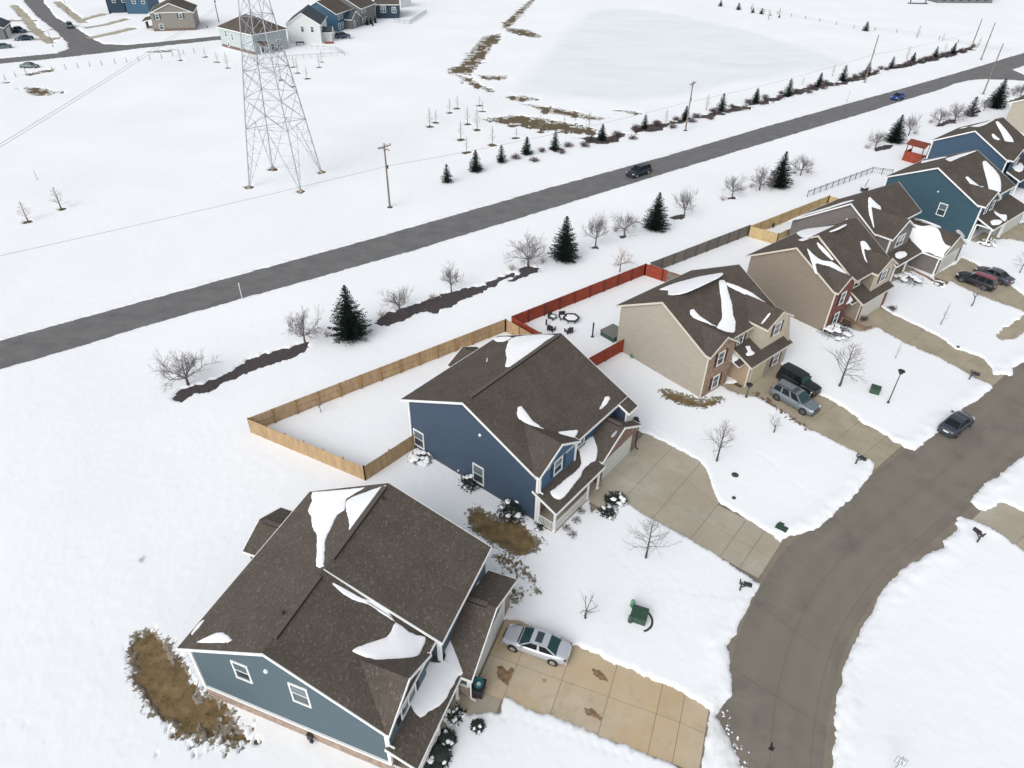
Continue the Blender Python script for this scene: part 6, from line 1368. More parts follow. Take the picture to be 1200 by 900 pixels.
for p, lab, w_ in [((383,396),'small grey bush left of the large spruce',.9),((447.5,373),'pale bush at the left tip of the second mulch bed',.8),((507.5,352),'pale bush in the middle of the second mulch bed',.9),((600,318),'pale bush left of the small mulch spots',1.0),((635.5,309),'grey bush between the bare tree and the pointed spruce',1.0),
                   ((721,273),'grey bush left of the second tall spruce',.9),((846,236),'straw coloured bush beside the bare trees behind the grey fence',.9),((880,221),'small bush left of the third tall spruce',.8),((930,205),'bush right of the third tall spruce',.8),((946,204),'bush at the foot of the bare tree behind the black metal fence',.8),((1016,175),'straw bush left of the last but one spruce group',1.2),((1072,158),'twiggy bush under the bare tree near the red playhouse',.9),((1090,145),'faint bush beside the pale bare tree',.9)]:
    place('brushL', p, None, lab, h=1.5, wide=w_)
place('brushD', (1011, 376), None, 'bare brown shrub by the garage of the taupe house', h=.9, wide=1.1); place('brushD', (1045, 364), None, 'bare brown shrub right of the red brick garage', h=.9, wide=1.2)
place('brushD', (994, 383), None, 'bare brown shrub along the walk of the red brick house', h=.8, wide=1.3)
G = 'bare dark twigs in front of the white porch'
for p, q_ in [((681,601),'nearest the driveway'),((675,612),'second from the driveway'),((671,628),'farthest out on the lawn'),((664,621),'farthest left')]: place('brushD', p, None, 'low bare shrub in front of the white porch railing, '+q_, G, h=.5, wide=1.6)

# evergreen garden shrubs loaded with snow
def leafy(R, H, seed, n=260, snow=.4, ball=False):
    rnd = random.Random(seed); lf, sn = MB(), MB()
    for i in range(n):
        a = rnd.uniform(0, 6.283); el = math.asin(rnd.uniform(-.1, 1)); r = rnd.uniform(.75, 1.05) if ball else rnd.uniform(.45, 1.12)
        x, y, z = R*r*math.cos(a)*math.cos(el), R*r*math.sin(a)*math.cos(el), H*.12+H*.85*r*max(0, math.sin(el))
        s_ = rnd.uniform(.08, .16) if not ball else rnd.uniform(.06, .1); t = rnd.uniform(0, 6.283); q = rnd.uniform(-.4, .6)
        c, s2 = math.cos(t)*s_, math.sin(t)*s_
        lf.add([(x, y, z-.03), (x+c-s2*.4, y+s2+c*.4, z+q*s_), (x+c*2, y+s2*2, z+q*s_*1.2), (x+c+s2*.4, y+s2-c*.4, z+q*s_)], [(0, 1, 2, 3)])
    k = int((15 if not ball else 8)*snow*1.6)
    for i in range(k):
        a = rnd.uniform(0, 6.283); el = math.asin(rnd.uniform(.35, 1)); x, y, z = R*.95*math.cos(a)*math.cos(el), R*.95*math.sin(a)*math.cos(el), H*.12+H*.86*math.sin(el)
        w = rnd.uniform(.09, .2)*(R/.8); t = rnd.uniform(0, 6.28); vs = []
        for m_, (f_, zz) in enumerate(((1, -.04), (.85, .03), (.45, .07))):
            for b in range(7):
                bb = t+b*.8976; vs.append((x+w*f_*math.cos(bb)*(1.5 if b % 2 else .8), y+w*f_*math.sin(bb)*(1.0 if b % 2 else 1.3), z+zz))
        sn.add(vs, [(m_*7+b, m_*7+(b+1) % 7, (m_+1)*7+(b+1) % 7, (m_+1)*7+b) for m_ in range(2) for b in range(7)]+[tuple(range(14, 21))])
    if ball:
        cv = MB(); cv.lathe((0, 0, 0), [(R*.5, 0), (R*.85, H*.2), (R*.9, H*.5), (R*.7, H*.8), (R*.3, H*.93)], 12); lf.add(cv.v, cv.f)
    else:
        for b in range(9):
            a = rnd.uniform(0, 6.28); lf.tube((0, 0, 0), (R*.7*math.cos(a), R*.7*math.sin(a), H*.7), .02, .01, 3)
    return lf, sn
def shrub(px, R, H, seed, label, snow=.4, n=260, ball=False, name='evergreen_shrub', off=0):
    lf, sn = leafy(R, H, seed, n, snow, ball); p = g(*px); r = thing(name, label, 'shrub', (p[0], p[1], 0)); obj('foliage', lf, M_ever, r)
    if snow > 0: obj('snow_cap', sn, M_roofsnow, r, kind='stuff', smooth=True)
    return r
shrub((495,537), 1.25, .6, 1, 'low snow buried evergreen by the tan fence end at the navy blue wall', 1.5, 330)
shrub((552,569), .95, 1.1, 2, 'spiky dark evergreen under the second window of the navy blue wall', .3, 520)
shrub((601,602), 1.25, 1.3, 3, 'round dark evergreen near the front corner of the navy blue wall', .3, 720)
shrub((632,620), .5, .5, 4, 'small dark shrub at the brown patch in front of the white porch', .1, 120)
shrub((721,588), .9, .75, 5, 'larger snow covered evergreen on the edge of the wide grey driveway', .45, 480); shrub((712,603), .75, .7, 6, 'smaller snow covered evergreen on the edge of the wide grey driveway', .35, 300)
shrub((977,391), 2.0, .9, 7, 'wide snow laden evergreen at the red brick bay', .7, 760); shrub((1064,329), 1.9, .8, 8, 'snow laden shrub mound in front of the warm grey house', .9, 560)
shrub((1155,287), 1.3, .6, 9, 'snow laden shrubs along the walk of the teal house', 1.0, 260); shrub((1161,284), .6, .7, 19, 'small rounded evergreen beside the porch of the teal house', .2, 160)
shrub((1100,334), 1.0, .4, 10, 'low shrubs along the walk of the warm grey garage', .6, 160)
shrub((532,842), .7, .5, 11, 'loose dark shrub at the edge of the front walk of the slate blue house', .5, 160)
for p, R_, s_, l in [((560,853),.42,12,'smallest ball shrub, nearest the front walk of the slate blue house'),((522.6,869),.62,13,'middle sized snow capped ball shrub in front of the brown porch roof'),((514,889),.75,14,'largest snow capped ball shrub in front of the brown porch roof'),((506.6,904),.7,15,'ball shrub half cut off by the bottom edge')]:
    shrub(p, R_*1.05, R_*1.3, s_, l, .38, 700, True, 'ball_shrub')
shrub((744,497), .42, .9, 16, 'small upright evergreen at the corner of the wide grey driveway', .1, 200, True, 'ball_shrub')

# ------------------------------------------------------------------ pylon, poles, wires, lamps, signs
def pylon():
    C = (g(291.7,220)+g(319.5,199)+g(352.8,225)+g(377.3,202))/4; F = g(352.8,225)-g(291.7,220); rz = math.atan2(F[1], F[0])
    r = thing('transmission_tower', 'tall galvanized steel lattice transmission tower in the snow field', 'tower', (C[0], C[1], 0), rz)
    lv = [(0, 4.55), (9.5, 3.55), (14, 3.05), (18, 2.6), (21.5, 2.2), (25.5, 1.8), (29, 1.45), (32, 1.3), (36, 1.2), (40, 1.1), (45, 1.0), (49, .3)]
    def w(z):
        for (a, wa), (b, wb) in zip(lv[:-1], lv[1:]):
            if a <= z <= b: return wa+(wb-wa)*(z-a)/(b-a)
        return .3
    cs = [(-1, -1), (1, -1), (1, 1), (-1, 1)]
    for cx, cy in cs:
        mb = MB()
        for (a, wa), (b, wb) in zip(lv[:-1], lv[1:]): mb.bar((cx*wa, cy*wa, a), (cx*wb, cy*wb, b), .13 if a < 25 else .1)
        obj('leg', mb, M_steel, r); mb = MB(); mb.lathe((cx*4.55, cy*4.55, -.1), [(.35, 0), (.35, .5), (.2, .55)], 10); obj('footing', mb, M_kerb, r)
    for k in range(4):
        mb = MB(); (x0, y0), (x1, y1) = cs[k], cs[(k+1) % 4]; P = lambda s_, z: ((x0+(x1-x0)*s_)*w(z), (y0+(y1-y0)*s_)*w(z), z)
        for (a, _), (b, _) in zip(lv[:-2], lv[1:-1]):
            t_ = .06 if a < 20 else .055
            mb.bar(P(0, b), P(1, b), t_)
            if a == 0:
                mb.bar(P(0, 0), P(.5, b), t_); mb.bar(P(1, 0), P(.5, b), t_)
                for q in (.2, .4, .6, .8):
                    z = b*q; s_ = .5*q; mb.bar(P(0, z), P(s_, z), .035); mb.bar(P(1, z), P(1-s_, z), .035); z2 = b*(q+.2); mb.bar(P(0, z2), P(s_, z), .035); mb.bar(P(1, z2), P(1-s_, z), .035)
            else:
                mb.bar(P(0, a), P(1, b), t_); mb.bar(P(1, a), P(0, b), t_)
                if a < 20:
                    m_ = (a+b)/2; mb.bar(P(0, m_), P(.25, a+(b-a)*.25), .05); mb.bar(P(1, m_), P(.75, a+(b-a)*.25), .05); mb.bar(P(.25, a+(b-a)*.75), P(0, m_), .05); mb.bar(P(.75, a+(b-a)*.75), P(1, m_), .05)
        obj('bracing', mb, M_steel, r)
    mb = MB()
    for z in (9.5, 18, 25.5): 
        q = w(z); mb.bar((-q, -q, z), (q, q, z), .07); mb.bar((-q, q, z), (q, -q, z), .07)
    obj('cross_frame', mb, M_steel, r)
    for z, L_ in ((33.5, 6.5), (38.5, 7.5), (43.5, 6)):
        for s_ in (-1, 1):
            mb = MB(); q = w(z)
            for y in (-q, q): mb.bar((s_*q, y, z), (s_*L_, 0, z+.3), .09); mb.bar((s_*q, y, z+1.6), (s_*L_, 0, z+.3), .09)
            for t in (.3, .6): x = q+(L_-q)*t; mb.bar((s_*x, -q*(1-t), z+.1), (s_*x, q*(1-t), z+.1), .06); mb.bar((s_*x, 0, z+.1), (s_*x, 0, z+1.6*(1-t)), .06)
            obj('cross_arm', mb, M_steel, r); mb = MB(); mb.lathe((s_*L_, 0, z-1.3), [(.05, 0), (.13, .05), (.13, 1.4), (.04, 1.6)], 8); obj('insulator', mb, M_plastic, r)
pylon()
def upole(base, top, label, arms=1, light=False, trans=False, m=None):
    p = g(*base); H = height(base, top); r = thing('utility_pole', label, 'utility pole', (p[0], p[1], 0), math.radians(-38)); mb = MB(); mb.tube((0, 0, 0), (0, 0, H), .17, .11, 8); obj('pole', mb, m or M_pole, r)
    if arms:
        mb = MB(); mb.bar((0, -1.3, H-.5), (0, 1.3, H-.5), .13, .11); mb.bar((0, -.8, H-.5), (0, 0, H-1.2), .04); mb.bar((0, .8, H-.5), (0, 0, H-1.2), .04); obj('cross_arm', mb, m or M_pole, r)
        for y in (-1.2, -.45, .45, 1.2): mb = MB(); mb.lathe((0, y, H-.43), [(.03, 0), (.07, .05), (.07, .2), (.03, .25)], 6); obj('insulator', mb, M_steel, r)
    if arms > 1: mb = MB(); mb.bar((-1.1, 0, H-.8), (1.1, 0, H-.8), .12, .1); obj('cross_arm', mb, m or M_pole, r)
    mb = MB(); mb.lathe((.0, .22, H*.62), [(.05, 0), (.16, .02), (.16, .5), (.05, .55)], 8); obj('junction_box', mb, M_plastic, r)
    mb = MB(); mb.lathe((0, 0, -.02), [(.55, 0), (.45, .2), (.2, .24)], 9); obj('mulch_mound', mb, M_mulch, r)
    return p, H
PL = [upole((457,244),(448.5,168),'utility pole with twin cross arms right of the pylon',2), upole((803,154),(812,95),'brown wooden utility pole beside the hedge row'), upole((1013,97),(1031,41),'tall bare pole rising out of the right half of the hedge row',0),
      upole((1138.2,56),(1152,22),'leftmost of three poles near the far end of the long road',0), upole((1149.3,70.5),(1165.6,26.5),'middle one of three poles near the far end of the long road',0), upole((1151.7,111),(1175,51),'pole whose top crosses the long road at its right end',0)]
upole((256.7,26.5),(249,-12),'pole at the top edge beside the sage house',0)
def cable(label, A, B, sag, r=.022, n=14, group=None):
    A = np.array(A, float); B = np.array(B, float); mb = MB(); pts = []
    for i in range(n+1):
        t = i/n; p = A+(B-A)*t-np.array([0, 0, 4*sag*t*(1-t)]); pts.append(p-A)
    for a, b in zip(pts[:-1], pts[1:]): mb.tube(a, b, r, r, 4, cap=False)
    o = obj('power_cable', mb, M_wire); o.location = tuple(A); tag(o, label, 'cable', group); return o
def top(i, f_, off=0.0):
    p, H = PL[i]; return (p[0]+off, p[1], H*f_)
dirL = (PL[0][0]-PL[1][0]); 
cable('cable running from the pylon side pole to the left edge of the picture', tuple(PL[0][0][:2]+dirL[:2]*1.05)+(PL[0][1]*.66,), top(0, .66), .3)
cable('cable between the twin armed pole and the brown wooden pole', top(0, .66), top(1, .60), .6); cable('cable between the brown wooden pole and the tall bare pole', top(1, .60), top(2, .6), .6); cable('cable between the tall bare pole and the leftmost far pole', top(2, .6), top(3, .6), .6)
# conductors passing high above the left of the field
for k, dz in ((0, 0.0), (1, .9)):
    a = g(-80, 217+k*4, 9); b = g(256.7, 26.5)+np.array([0, 0, 4.6-k*.7]); cable('upper one of two thin wires slanting over the left of the snow field' if k == 0 else 'lower one of two thin wires slanting over the left of the snow field', a, b, .5, .03)
def lamp(base, topp, label, style):
    p = g(*base); H = height(base, topp); r = thing('street_lamp', label, 'street lamp', (p[0], p[1], 0)); mb = MB(); mb.tube((0, 0, 0), (0, 0, H-.35), .06, .045, 8); mb.lathe((0, 0, 0), [(.13, 0), (.13, .3), (.07, .4)], 8); obj('pole', mb, M_plastic, r)
    mb = MB()
    if style == 0: mb.lathe((0, 0, H-.42), [(.08, 0), (.2, .06), (.24, .3), (.2, .36)], 10); obj('lamp_head', mb, M_plastic, r); mb = MB(); mb.lathe((0, 0, H-.06), [(.36, 0), (.34, .04), (.1, .14)], 12); obj('lamp_cap', mb, M_black, r)
    else: mb.bar((0, 0, H-.4), (.9, .2, H-.15), .07); mb.box((1.0, .22, H-.13), (.6, .25, .14), .2); obj('lamp_head', mb, M_plastic, r)
lamp((1040,473.4),(1053.5,434.5),'black street lamp with round cap on the snowy lawn',0); lamp((62.5,55.5),(56,34),'dark street lamp at the far left junction',1); lamp((874,467),(878,450),'short black lantern post by the walk of the beige house',0)
lamp((80.5,18),(75.5,-2),'thin street lamp post at the top left edge',1)
def sign(base, topp, label, rz, w=.6, h_=.75, txt=None, m=M_trim, back=M_steel):
    p = g(*base); H = height(base, topp); r = thing('road_sign', label, 'road sign', (p[0], p[1], 0), rz); mb = MB(); mb.tube((0, 0, 0), (0, 0, H), .035, .035, 6); obj('post', mb, back, r)
    mb = MB(); mb.box((0, -.06, H-h_/2), (w, .02, h_)); f_ = obj('plate', mb, m, r)
    if txt:
        mb = MB(); mb.box((0, -.073, H-h_/2), (w-.05, .004, h_-.05)); mb2 = MB()
        for x0, x1, z0, z1 in ((-w/2+.02, w/2-.02, H-.04, H-.02), (-w/2+.02, w/2-.02, H-h_+.02, H-h_+.04), (-w/2+.02, -w/2+.04, H-h_+.02, H-.02), (w/2-.04, w/2-.02, H-h_+.02, H-.02)): mb2.box(((x0+x1)/2, -.073, (z0+z1)/2), (x1-x0, .004, z1-z0))
        obj('border', mb2, M_black, f_)
        for s_, sz, zz in txt:
            c = bpy.data.curves.new('lettering', 'FONT'); c.body = s_; c.size = sz; c.align_x = 'CENTER'; c.extrude = .002; o = bpy.data.objects.new('lettering', c); COL.objects.link(o); o.rotation_euler = (math.pi/2, 0, 0); o.location = (0, -.074, H+zz); o.parent = f_; c.materials.append(M_black); bpy.context.view_layer.update(); me_ = bpy.data.meshes.new_from_object(o); me_.name = 'lettering'; o2 = bpy.data.objects.new('lettering', me_); COL.objects.link(o2); o2.rotation_euler = o.rotation_euler; o2.location = o.location; o2.parent = f_; bpy.data.objects.remove(o)
    return r
sign((1043.5,908),(1049,887),'white speed limit sign with the number 25 at the bottom edge', math.radians(-28), .62, .76, [('SPEED', .15, -.19), ('LIMIT', .15, -.34), ('25', .34, -.66)], m=mat('sign_sheet', srgb(198, 206, 208), .5))
sign((992,121),(993,107),'small sign post beside the far part of the long road', math.radians(50)); 
r = sign((284.5,353),(278,331.5),'thin white roadside marker post at the edge of the long road', math.radians(50), .1, .5, None, M_trim, M_trim)

# ------------------------------------------------------------------ mailboxes, transformers and other small things
def mailbox(px, rz, label, double=False):
    p = g(*px); r = thing('mailbox', label, 'mailbox', (p[0], p[1], 0), rz); mb = MB(); mb.box((0, 0, .6), (.11, .11, 1.2)); mb.box((.2, 0, 1.0), (.75, .09, .1)); mb.bar((.02, 0, .65), (.4, 0, 1.0), .07); mb.box((-.15, 0, 1.25), (.1, .4, .1)); obj('post', mb, M_barkd, r)
    mb = MB(); prof = [(-.13, 0), (.13, 0), (.13, .16), (.1, .25), (0, .29), (-.1, .25), (-.13, .16)]; n = 7
    mb.add([(x, y, 1.05+z) for x in (.1, .72) for y, z in prof], [tuple(range(n-1, -1, -1)), tuple(range(n, 2*n))]+[(i, (i+1) % n, n+(i+1) % n, n+i) for i in range(n)]); bx_ = obj('box', mb, M_black, r)
    mb = MB(); mb.box((.5, .145, 1.3), (.04, .02, .18)); obj('flag', mb, M_red, bx_)
    return r
SD = -math.radians(A1)      # boxes point across the verge to the street
mailbox((866,694), SD, 'black mailbox on a dark post by the wide grey driveway mouth'); mailbox((1002,545), -math.radians(A3), 'black mailbox beside the driveway of the grey vehicle'); mailbox((1135,446), -math.radians(A4), 'black mailbox on a brown post at the driveway of the red brick house')
mailbox((1144,637), math.pi-math.radians(60), 'black mailbox on the far side of the street')
def boxunit(px, rz, label, w, d, hh, m=M_green, ped=True):
    p = g(*px); r = thing('utility_box', label, 'utility box', (p[0], p[1], 0), rz); mb = MB(); mb.box((0, 0, hh/2), (w, d, hh)); obj('cabinet', mb, m, r)
    mb = MB(); mb.add([(-w/2-.03, -d/2-.03, hh), (w/2+.03, -d/2-.03, hh), (w/2+.03, d/2+.03, hh), (-w/2-.03, d/2+.03, hh), (-w/2-.03, -d/2-.03, hh+.05), (w/2+.03, -d/2-.03, hh+.05), (w/2+.03, d/2+.03, hh+.09), (-w/2-.03, d/2+.03, hh+.09)], [(3, 2, 1, 0), (4, 5, 6, 7), (0, 1, 5, 4), (1, 2, 6, 5), (2, 3, 7, 6), (3, 0, 4, 7)]); lid = obj('lid', mb, m, r)
    mb = MB(); mb.box((0, -d/2-.01, hh*.5), (.03, .02, hh*.9)); obj('door_seam', mb, M_plastic, r)
    mb = MB(); mb.box((0, 0, .04), (w+.25, d+.25, .16)); obj('pad', mb, M_kerb, r); return r
boxunit((748,726), math.radians(-20), 'square green transformer box in a ring of dark edging', 1.15, 1.05, .8)
q = g(748, 728)
for k, (px_, l) in enumerate([((740.5,712),'pale green rounded pedestal behind the transformer'),((738,730),'darker green rounded pedestal in front of the transformer')]):
    p = g(*px_); r = thing('cable_pedestal', l, 'pedestal', (p[0], p[1], 0)); mb = MB(); mb.lathe((0, 0, 0), [(.17, 0), (.17, .75), (.13, .86), (.05, .9)], 12); obj('body', mb, M_greenl if k == 0 else M_green, r); mb = MB(); mb.lathe((0, 0, .3), [(.185, 0), (.185, .05)], 12); obj('band', mb, M_green, r)
mb = MB()
for i in range(14):
    t = math.radians(-75+i*11); t2 = t+math.radians(10); mb.bar((1.0*math.cos(t), 1.0*math.sin(t), .16), (1.0*math.cos(t2), 1.0*math.sin(t2), .16), .16, .1)
o = obj('landscape_edging', mb, M_mulch); o.location = (q[0], q[1], 0); tag(o, 'curved brown landscape edging right of the transformer', 'edging')
boxunit((1024,461), math.radians(-30), 'smaller green utility box between the bare tree and the street lamp', .95, .85, .75)
sb = boxunit((915,621), math.radians(-38), 'flat grey green meter lids in the snow by the wide driveway mouth', .9, .55, .24, M_green); mb = MB(); mb.box((.0, .5, .1), (.8, .25, .3)); obj('second_lid', mb, M_green, sb)
for px_, l, s_ in [((861,558),'small dark lump in the snow right of the wide driveway',.35),((859.5,585),'faint grey lump in the snow beside the wide driveway',.2),((1122,408),'dark stone at the driveway edge of the taupe house',.2)]:
    p = g(*px_); mb = MB(); mb.lathe((0, 0, 0), [(s_, 0), (s_*.95, .18), (s_*.5, .3), (.02, .33)], 9); o = obj('stone', mb, M_mulch, smooth=True); o.location = (p[0], p[1], 0); tag(o, l, 'stone')
p = g(1052.5, 690); mb = MB(); mb.lathe((0, 0, .12), [(.28, 0), (.28, .08), (.2, .1)], 14); o = obj('manhole_ring', mb, M_kerb); o.location = (p[0], p[1], 0); tag(o, 'small round utility cap in the snow right of the street', 'cap')
p = g(904, 877); mb = MB(); mb.add([(-.25, -.05, .034), (0, -.2, .034), (.22, .0, .034), (.1, .1, .034), (.2, .45, .034), (.05, .3, .034), (-.05, .12, .034)], [tuple(range(7))]); o = obj('tar_patch', mb, M_gap); o.location = (p[0], p[1], 0); tag(o, 'small black tar patch on the street near the bottom edge', 'patch')
# oil and mud stains on the tan driveway: thin films with ragged outlines
def stain(px, m, z, label, rag=.12):
    c = np.mean([g(*p)[:2] for p in px], 0); Q = []
    P = [g(*p)[:2]-c for p in px]
    for i in range(len(P)):
        for k in range(4): t = k/4; Q.append(P[i]*(1-t)+P[(i+1) % len(P)]*t+np.array([random.uniform(-rag, rag), random.uniform(-rag, rag)]))
    mb = MB(); mb.add([(x, y, 0) for x, y in Q], [tuple(range(len(Q)))]); me = mb.mesh('stain')
    if me.polygons[0].normal.z < 0: me.flip_normals()
    o = obj('stain', me, m); o.location = (c[0], c[1], z); tag(o, label, 'stain'); return o
M_st1 = mat('dark_mud', srgb(96, 76, 58), .85, col2=srgb(150, 124, 92), scale=3, detail=8); M_st2 = mat('brown_stain', srgb(152, 124, 86), .85, col2=srgb(178, 152, 112), scale=3, detail=8)
stain(scl(500,740,10,[(830,410),(880,405),(940,470),(1000,420),(1020,440),(985,540),(950,640),(920,610),(850,560),(825,520)]), M_st1, .039, 'dark mud stain on the tan driveway near the green bin', .06)
stain(scl(600,650,4,[(375,535),(410,540),(440,570),(455,595),(420,592),(385,570)]), M_st1, .039, 'dark mud stain at the upper edge of the tan driveway', .06)
stain(scl(600,650,4,[(335,715),(370,720),(420,760),(418,778),(380,765),(345,745)]), M_st1, .039, 'brown leafy stain in the middle of the tan driveway', .1)
stain(scl(600,650,4,[(140,582),(160,585),(160,600),(145,600)]), M_st2, .039, 'small brown stain on the tan driveway', .04)
mb = MB()
for i in range(45):
    t = random.random(); q = g(846+26*t+random.gauss(0, 7)*(t+.3), 832+70*t+random.uniform(-6, 6)); s_ = random.uniform(.02, .1)
    pts = [(s_*random.uniform(.6, 1.3)*math.cos(a_), s_*random.uniform(.6, 1.3)*math.sin(a_)) for a_ in (0, 1.25, 2.5, 3.8, 5.0)]
    mb.add([(q[0]+x, q[1]+y, .03) for x, y in pts]+[(q[0]+x*.5, q[1]+y*.5, .03+s_*.5) for x, y in pts], [(j, (j+1) % 5, 5+(j+1) % 5, 5+j) for j in range(5)]+[(5, 6, 7, 8, 9)])
obj('snow_crumbs', mb, M_roofsnow, kind='stuff', smooth=True)
# debris line beside the grey vehicle
mb = MB()
for i in range(90):
    t = random.random(); q = g(884+60*t+random.uniform(-3, 3), 462+42*t+random.uniform(-3, 2)); s_ = random.uniform(.05, .16); mb.lathe((q[0], q[1], .1), [(s_, 0), (s_*.8, s_*.7), (s_*.2, s_)], 5)
obj('leaf_litter', mb, mat('leaf_litter', srgb(110, 90, 74), .95, var=.4, scale=6), kind='stuff')
# wheeled bin
p = g(566, 818); r = thing('wheeled_bin', 'black and teal bin standing open beside the garage of the slate blue house', 'bin', (p[0]-.3, p[1]+.35, 0), math.radians(-15)); mb = MB(); mb.add([(-.33, -.4, 0), (.33, -.4, 0), (.33, .4, 0), (-.33, .4, 0), (-.42, -.5, 1.05), (.42, -.5, 1.05), (.42, .5, 1.05), (-.42, .5, 1.05)], [(3, 2, 1, 0), (4, 5, 6, 7), (0, 1, 5, 4), (1, 2, 6, 5), (2, 3, 7, 6), (3, 0, 4, 7)]); obj('body', mb, M_black, r)
for s_ in (-.3, .3): mb = MB(); mb.tube((s_-.05, .42, .13), (s_+.05, .42, .13), .13, .13, 10); obj('wheel', mb, M_tyre, r)
mb = MB(); mb.lathe((0, 0, 1.05), [(.3, 0), (.3, .03), (.36, .3), (.30, .3), (.26, .06)], 14); obj('basin', mb, M_teal, r); mb = MB(); mb.lathe((0, 0, 1.08), [(.2, 0), (.16, .06), (.05, .08)], 10); obj('snow_cap', mb, M_roofsnow, r, kind='stuff')
# fire pit and lawn chairs
def ring_obj(name, px, label, R, hh, n, m, cat, w=.16, tilt=0):
    p = g(*px); r = thing(name, label, cat, (p[0], p[1], 0), tilt); 
    for i in range(n):
        t, t2 = 2*math.pi*i/n, 2*math.pi*(i+1)/n; mb = MB(); mb.bar((R*math.cos(t), R*math.sin(t), hh), (R*math.cos(t2), R*math.sin(t2), hh), w, .14); obj('rim_side', mb, m, r)
        mb = MB(); mb.bar((R*.85*math.cos(t), R*.85*math.sin(t), 0), (R*.85*math.cos(t), R*.85*math.sin(t), hh), .1); obj('leg', mb, m, r)
    mb = MB(); mb.lathe((0, 0, hh-.12), [(R*.85, 0), (R*.85, .12), (R*.5, .16)], n); obj('snow_cap', mb, M_roofsnow, r, kind='stuff'); return r
ring_obj('fire_pit', (669,377), 'six sided black fire pit table filled with snow', .95, .6, 6, M_black, 'fire pit')
def chair(px, rz, label):
    p = g(*px); r = thing('lawn_chair', label, 'chair', (p[0], p[1], 0), rz); mb = MB(); mb.box((0, 0, .4), (.75, .75, .1)); obj('seat', mb, M_black, r); mb = MB(); mb.box((0, .38, .7), (.75, .1, .65)); obj('backrest', mb, M_black, r)
    for s_ in (-1, 1): mb = MB(); mb.box((s_*.38, 0, .6), (.1, .8, .08)); obj('armrest', mb, M_black, r); 
    for sx in (-1, 1):
        for sy in (-1, 1): mb = MB(); mb.box((sx*.34, sy*.34, .2), (.08, .08, .4)); obj('leg', mb, M_black, r)
    mb = MB(); mb.box((0, -.03, .5), (.6, .6, .12)); obj('snow_cap', mb, M_roofsnow, r, kind='stuff')
for px_, a, l in [((659,375),.2,'black lawn chair directly left of the fire pit'),((647,375),.9,'black lawn chair farthest left beside the red fence'),((646,388.5),2.6,'black lawn chair nearest the navy blue roof'),((666,391),3.6,'dark wicker lawn chair facing away in front of the fire pit')]: chair(px_, a, l)
p = g(640, 382); r = thing('log_stump', 'small upright dark post beside the lawn chairs', 'post', (p[0], p[1], 0)); mb = MB(); mb.tube((0, 0, 0), (0, 0, .9), .1, .1, 8); obj('post', mb, M_black, r)
p = g(694, 396); r = thing('clothes_post', 'lone black post standing in the fire pit yard', 'post', (p[0], p[1], 0)); mb = MB(); mb.bar((0, 0, 0), (0, 0, height((694,396),(696,378))), .16); obj('post', mb, M_plastic, r); mb = MB(); mb.lathe((0, 0, 0), [(.2, 0), (.2, .2)], 8); obj('base', mb, M_plastic, r)
# hot tub against the beige house
p = g(718, 395); r = thing('hot_tub', 'dark green sided hot tub with grey cover against the beige house', 'hot tub', (p[0], p[1], 0), -math.radians(A3)); mb = MB(); mb.box((0, 0, .4), (2.1, 2.1, .8)); obj('cabinet', mb, M_green, r); mb = MB(); mb.box((0, 0, .86), (2.2, 2.2, .12)); obj('cover', mb, mat('grey_tub_cover', srgb(112, 114, 110), .8, var=.2, scale=4), r)
p = g(741, 420); r = thing('hose_reel', 'green hose reel at the beige wall', 'hose reel', (p[0], p[1], 0)); mb = MB(); mb.tube((-.2, 0, .35), (.2, 0, .35), .28, .28, 12); obj('reel', mb, mat('bright_green_plastic', srgb(70, 140, 84), .5), r); mb = MB(); mb.box((0, 0, .3), (.5, .08, .6)); obj('stand', mb, M_green, r)
# red playhouse
p = g(1070, 190); r = thing('play_structure', 'red stained wooden play fort with roof at the left of the blue house', 'play structure', (p[0], p[1], 0), math.radians(-50))
for x in (-1.5, 1.5):
    for y in (-1.2, 1.2): mb = MB(); mb.box((x, y, 1.7), (.14, .14, 3.4)); obj('post', mb, M_redwood, r)
mb = MB(); mb.box((0, 0, 1.3), (3.0, 2.4, .12)); obj('deck', mb, M_redwood, r)
for i in range(9): mb = MB(); mb.box((-1.5+i*.375, -1.22, 1.0), (.33, .04, 2.0)); obj('board', mb, M_redwood, r)
for i in range(7): mb = MB(); mb.box((-1.55, -1.2+i*.4, 1.0), (.04, .35, 2.0)); obj('board', mb, M_redwood, r)
for s_ in (-1, 1):
    mb = MB(); mb.add([(-1.8, 0, 4.0), (1.8, 0, 4.0), (1.8, s_*1.6, 3.3), (-1.8, s_*1.6, 3.3), (-1.8, 0, 3.92), (1.8, 0, 3.92), (1.8, s_*1.6, 3.22), (-1.8, s_*1.6, 3.22)], [(0, 1, 2, 3), (7, 6, 5, 4), (0, 4, 5, 1), (1, 5, 6, 2), (2, 6, 7, 3), (3, 7, 4, 0)]); obj('roof', mb, mat('red_brown_roof', srgb(120, 58, 46), .8, var=.2), r)
p = g(1012, 225); r = thing('swing_arm_grill', 'dark patio item half buried in snow behind the warm grey house', 'patio item', (p[0], p[1], 0), .5); mb = MB(); mb.box((0, 0, .4), (1.1, .7, .8)); obj('cabinet', mb, M_plastic, r); mb = MB(); mb.bar((-.2, 0, .8), (1.1, .5, 1.9), .08); obj('arm', mb, M_barkd, r)
mb = MB(); mb.box((0, 0, .86), (.9, .6, .12)); obj('snow_cap', mb, M_roofsnow, r, kind='stuff')
p = g(905, 267); r = thing('planter_bin', 'small dark bin inside the pale tan fence', 'bin', (p[0], p[1], 0)); mb = MB(); mb.lathe((0, 0, 0), [(.25, 0), (.3, .7), (.26, .75)], 10); obj('body', mb, M_plastic, r)
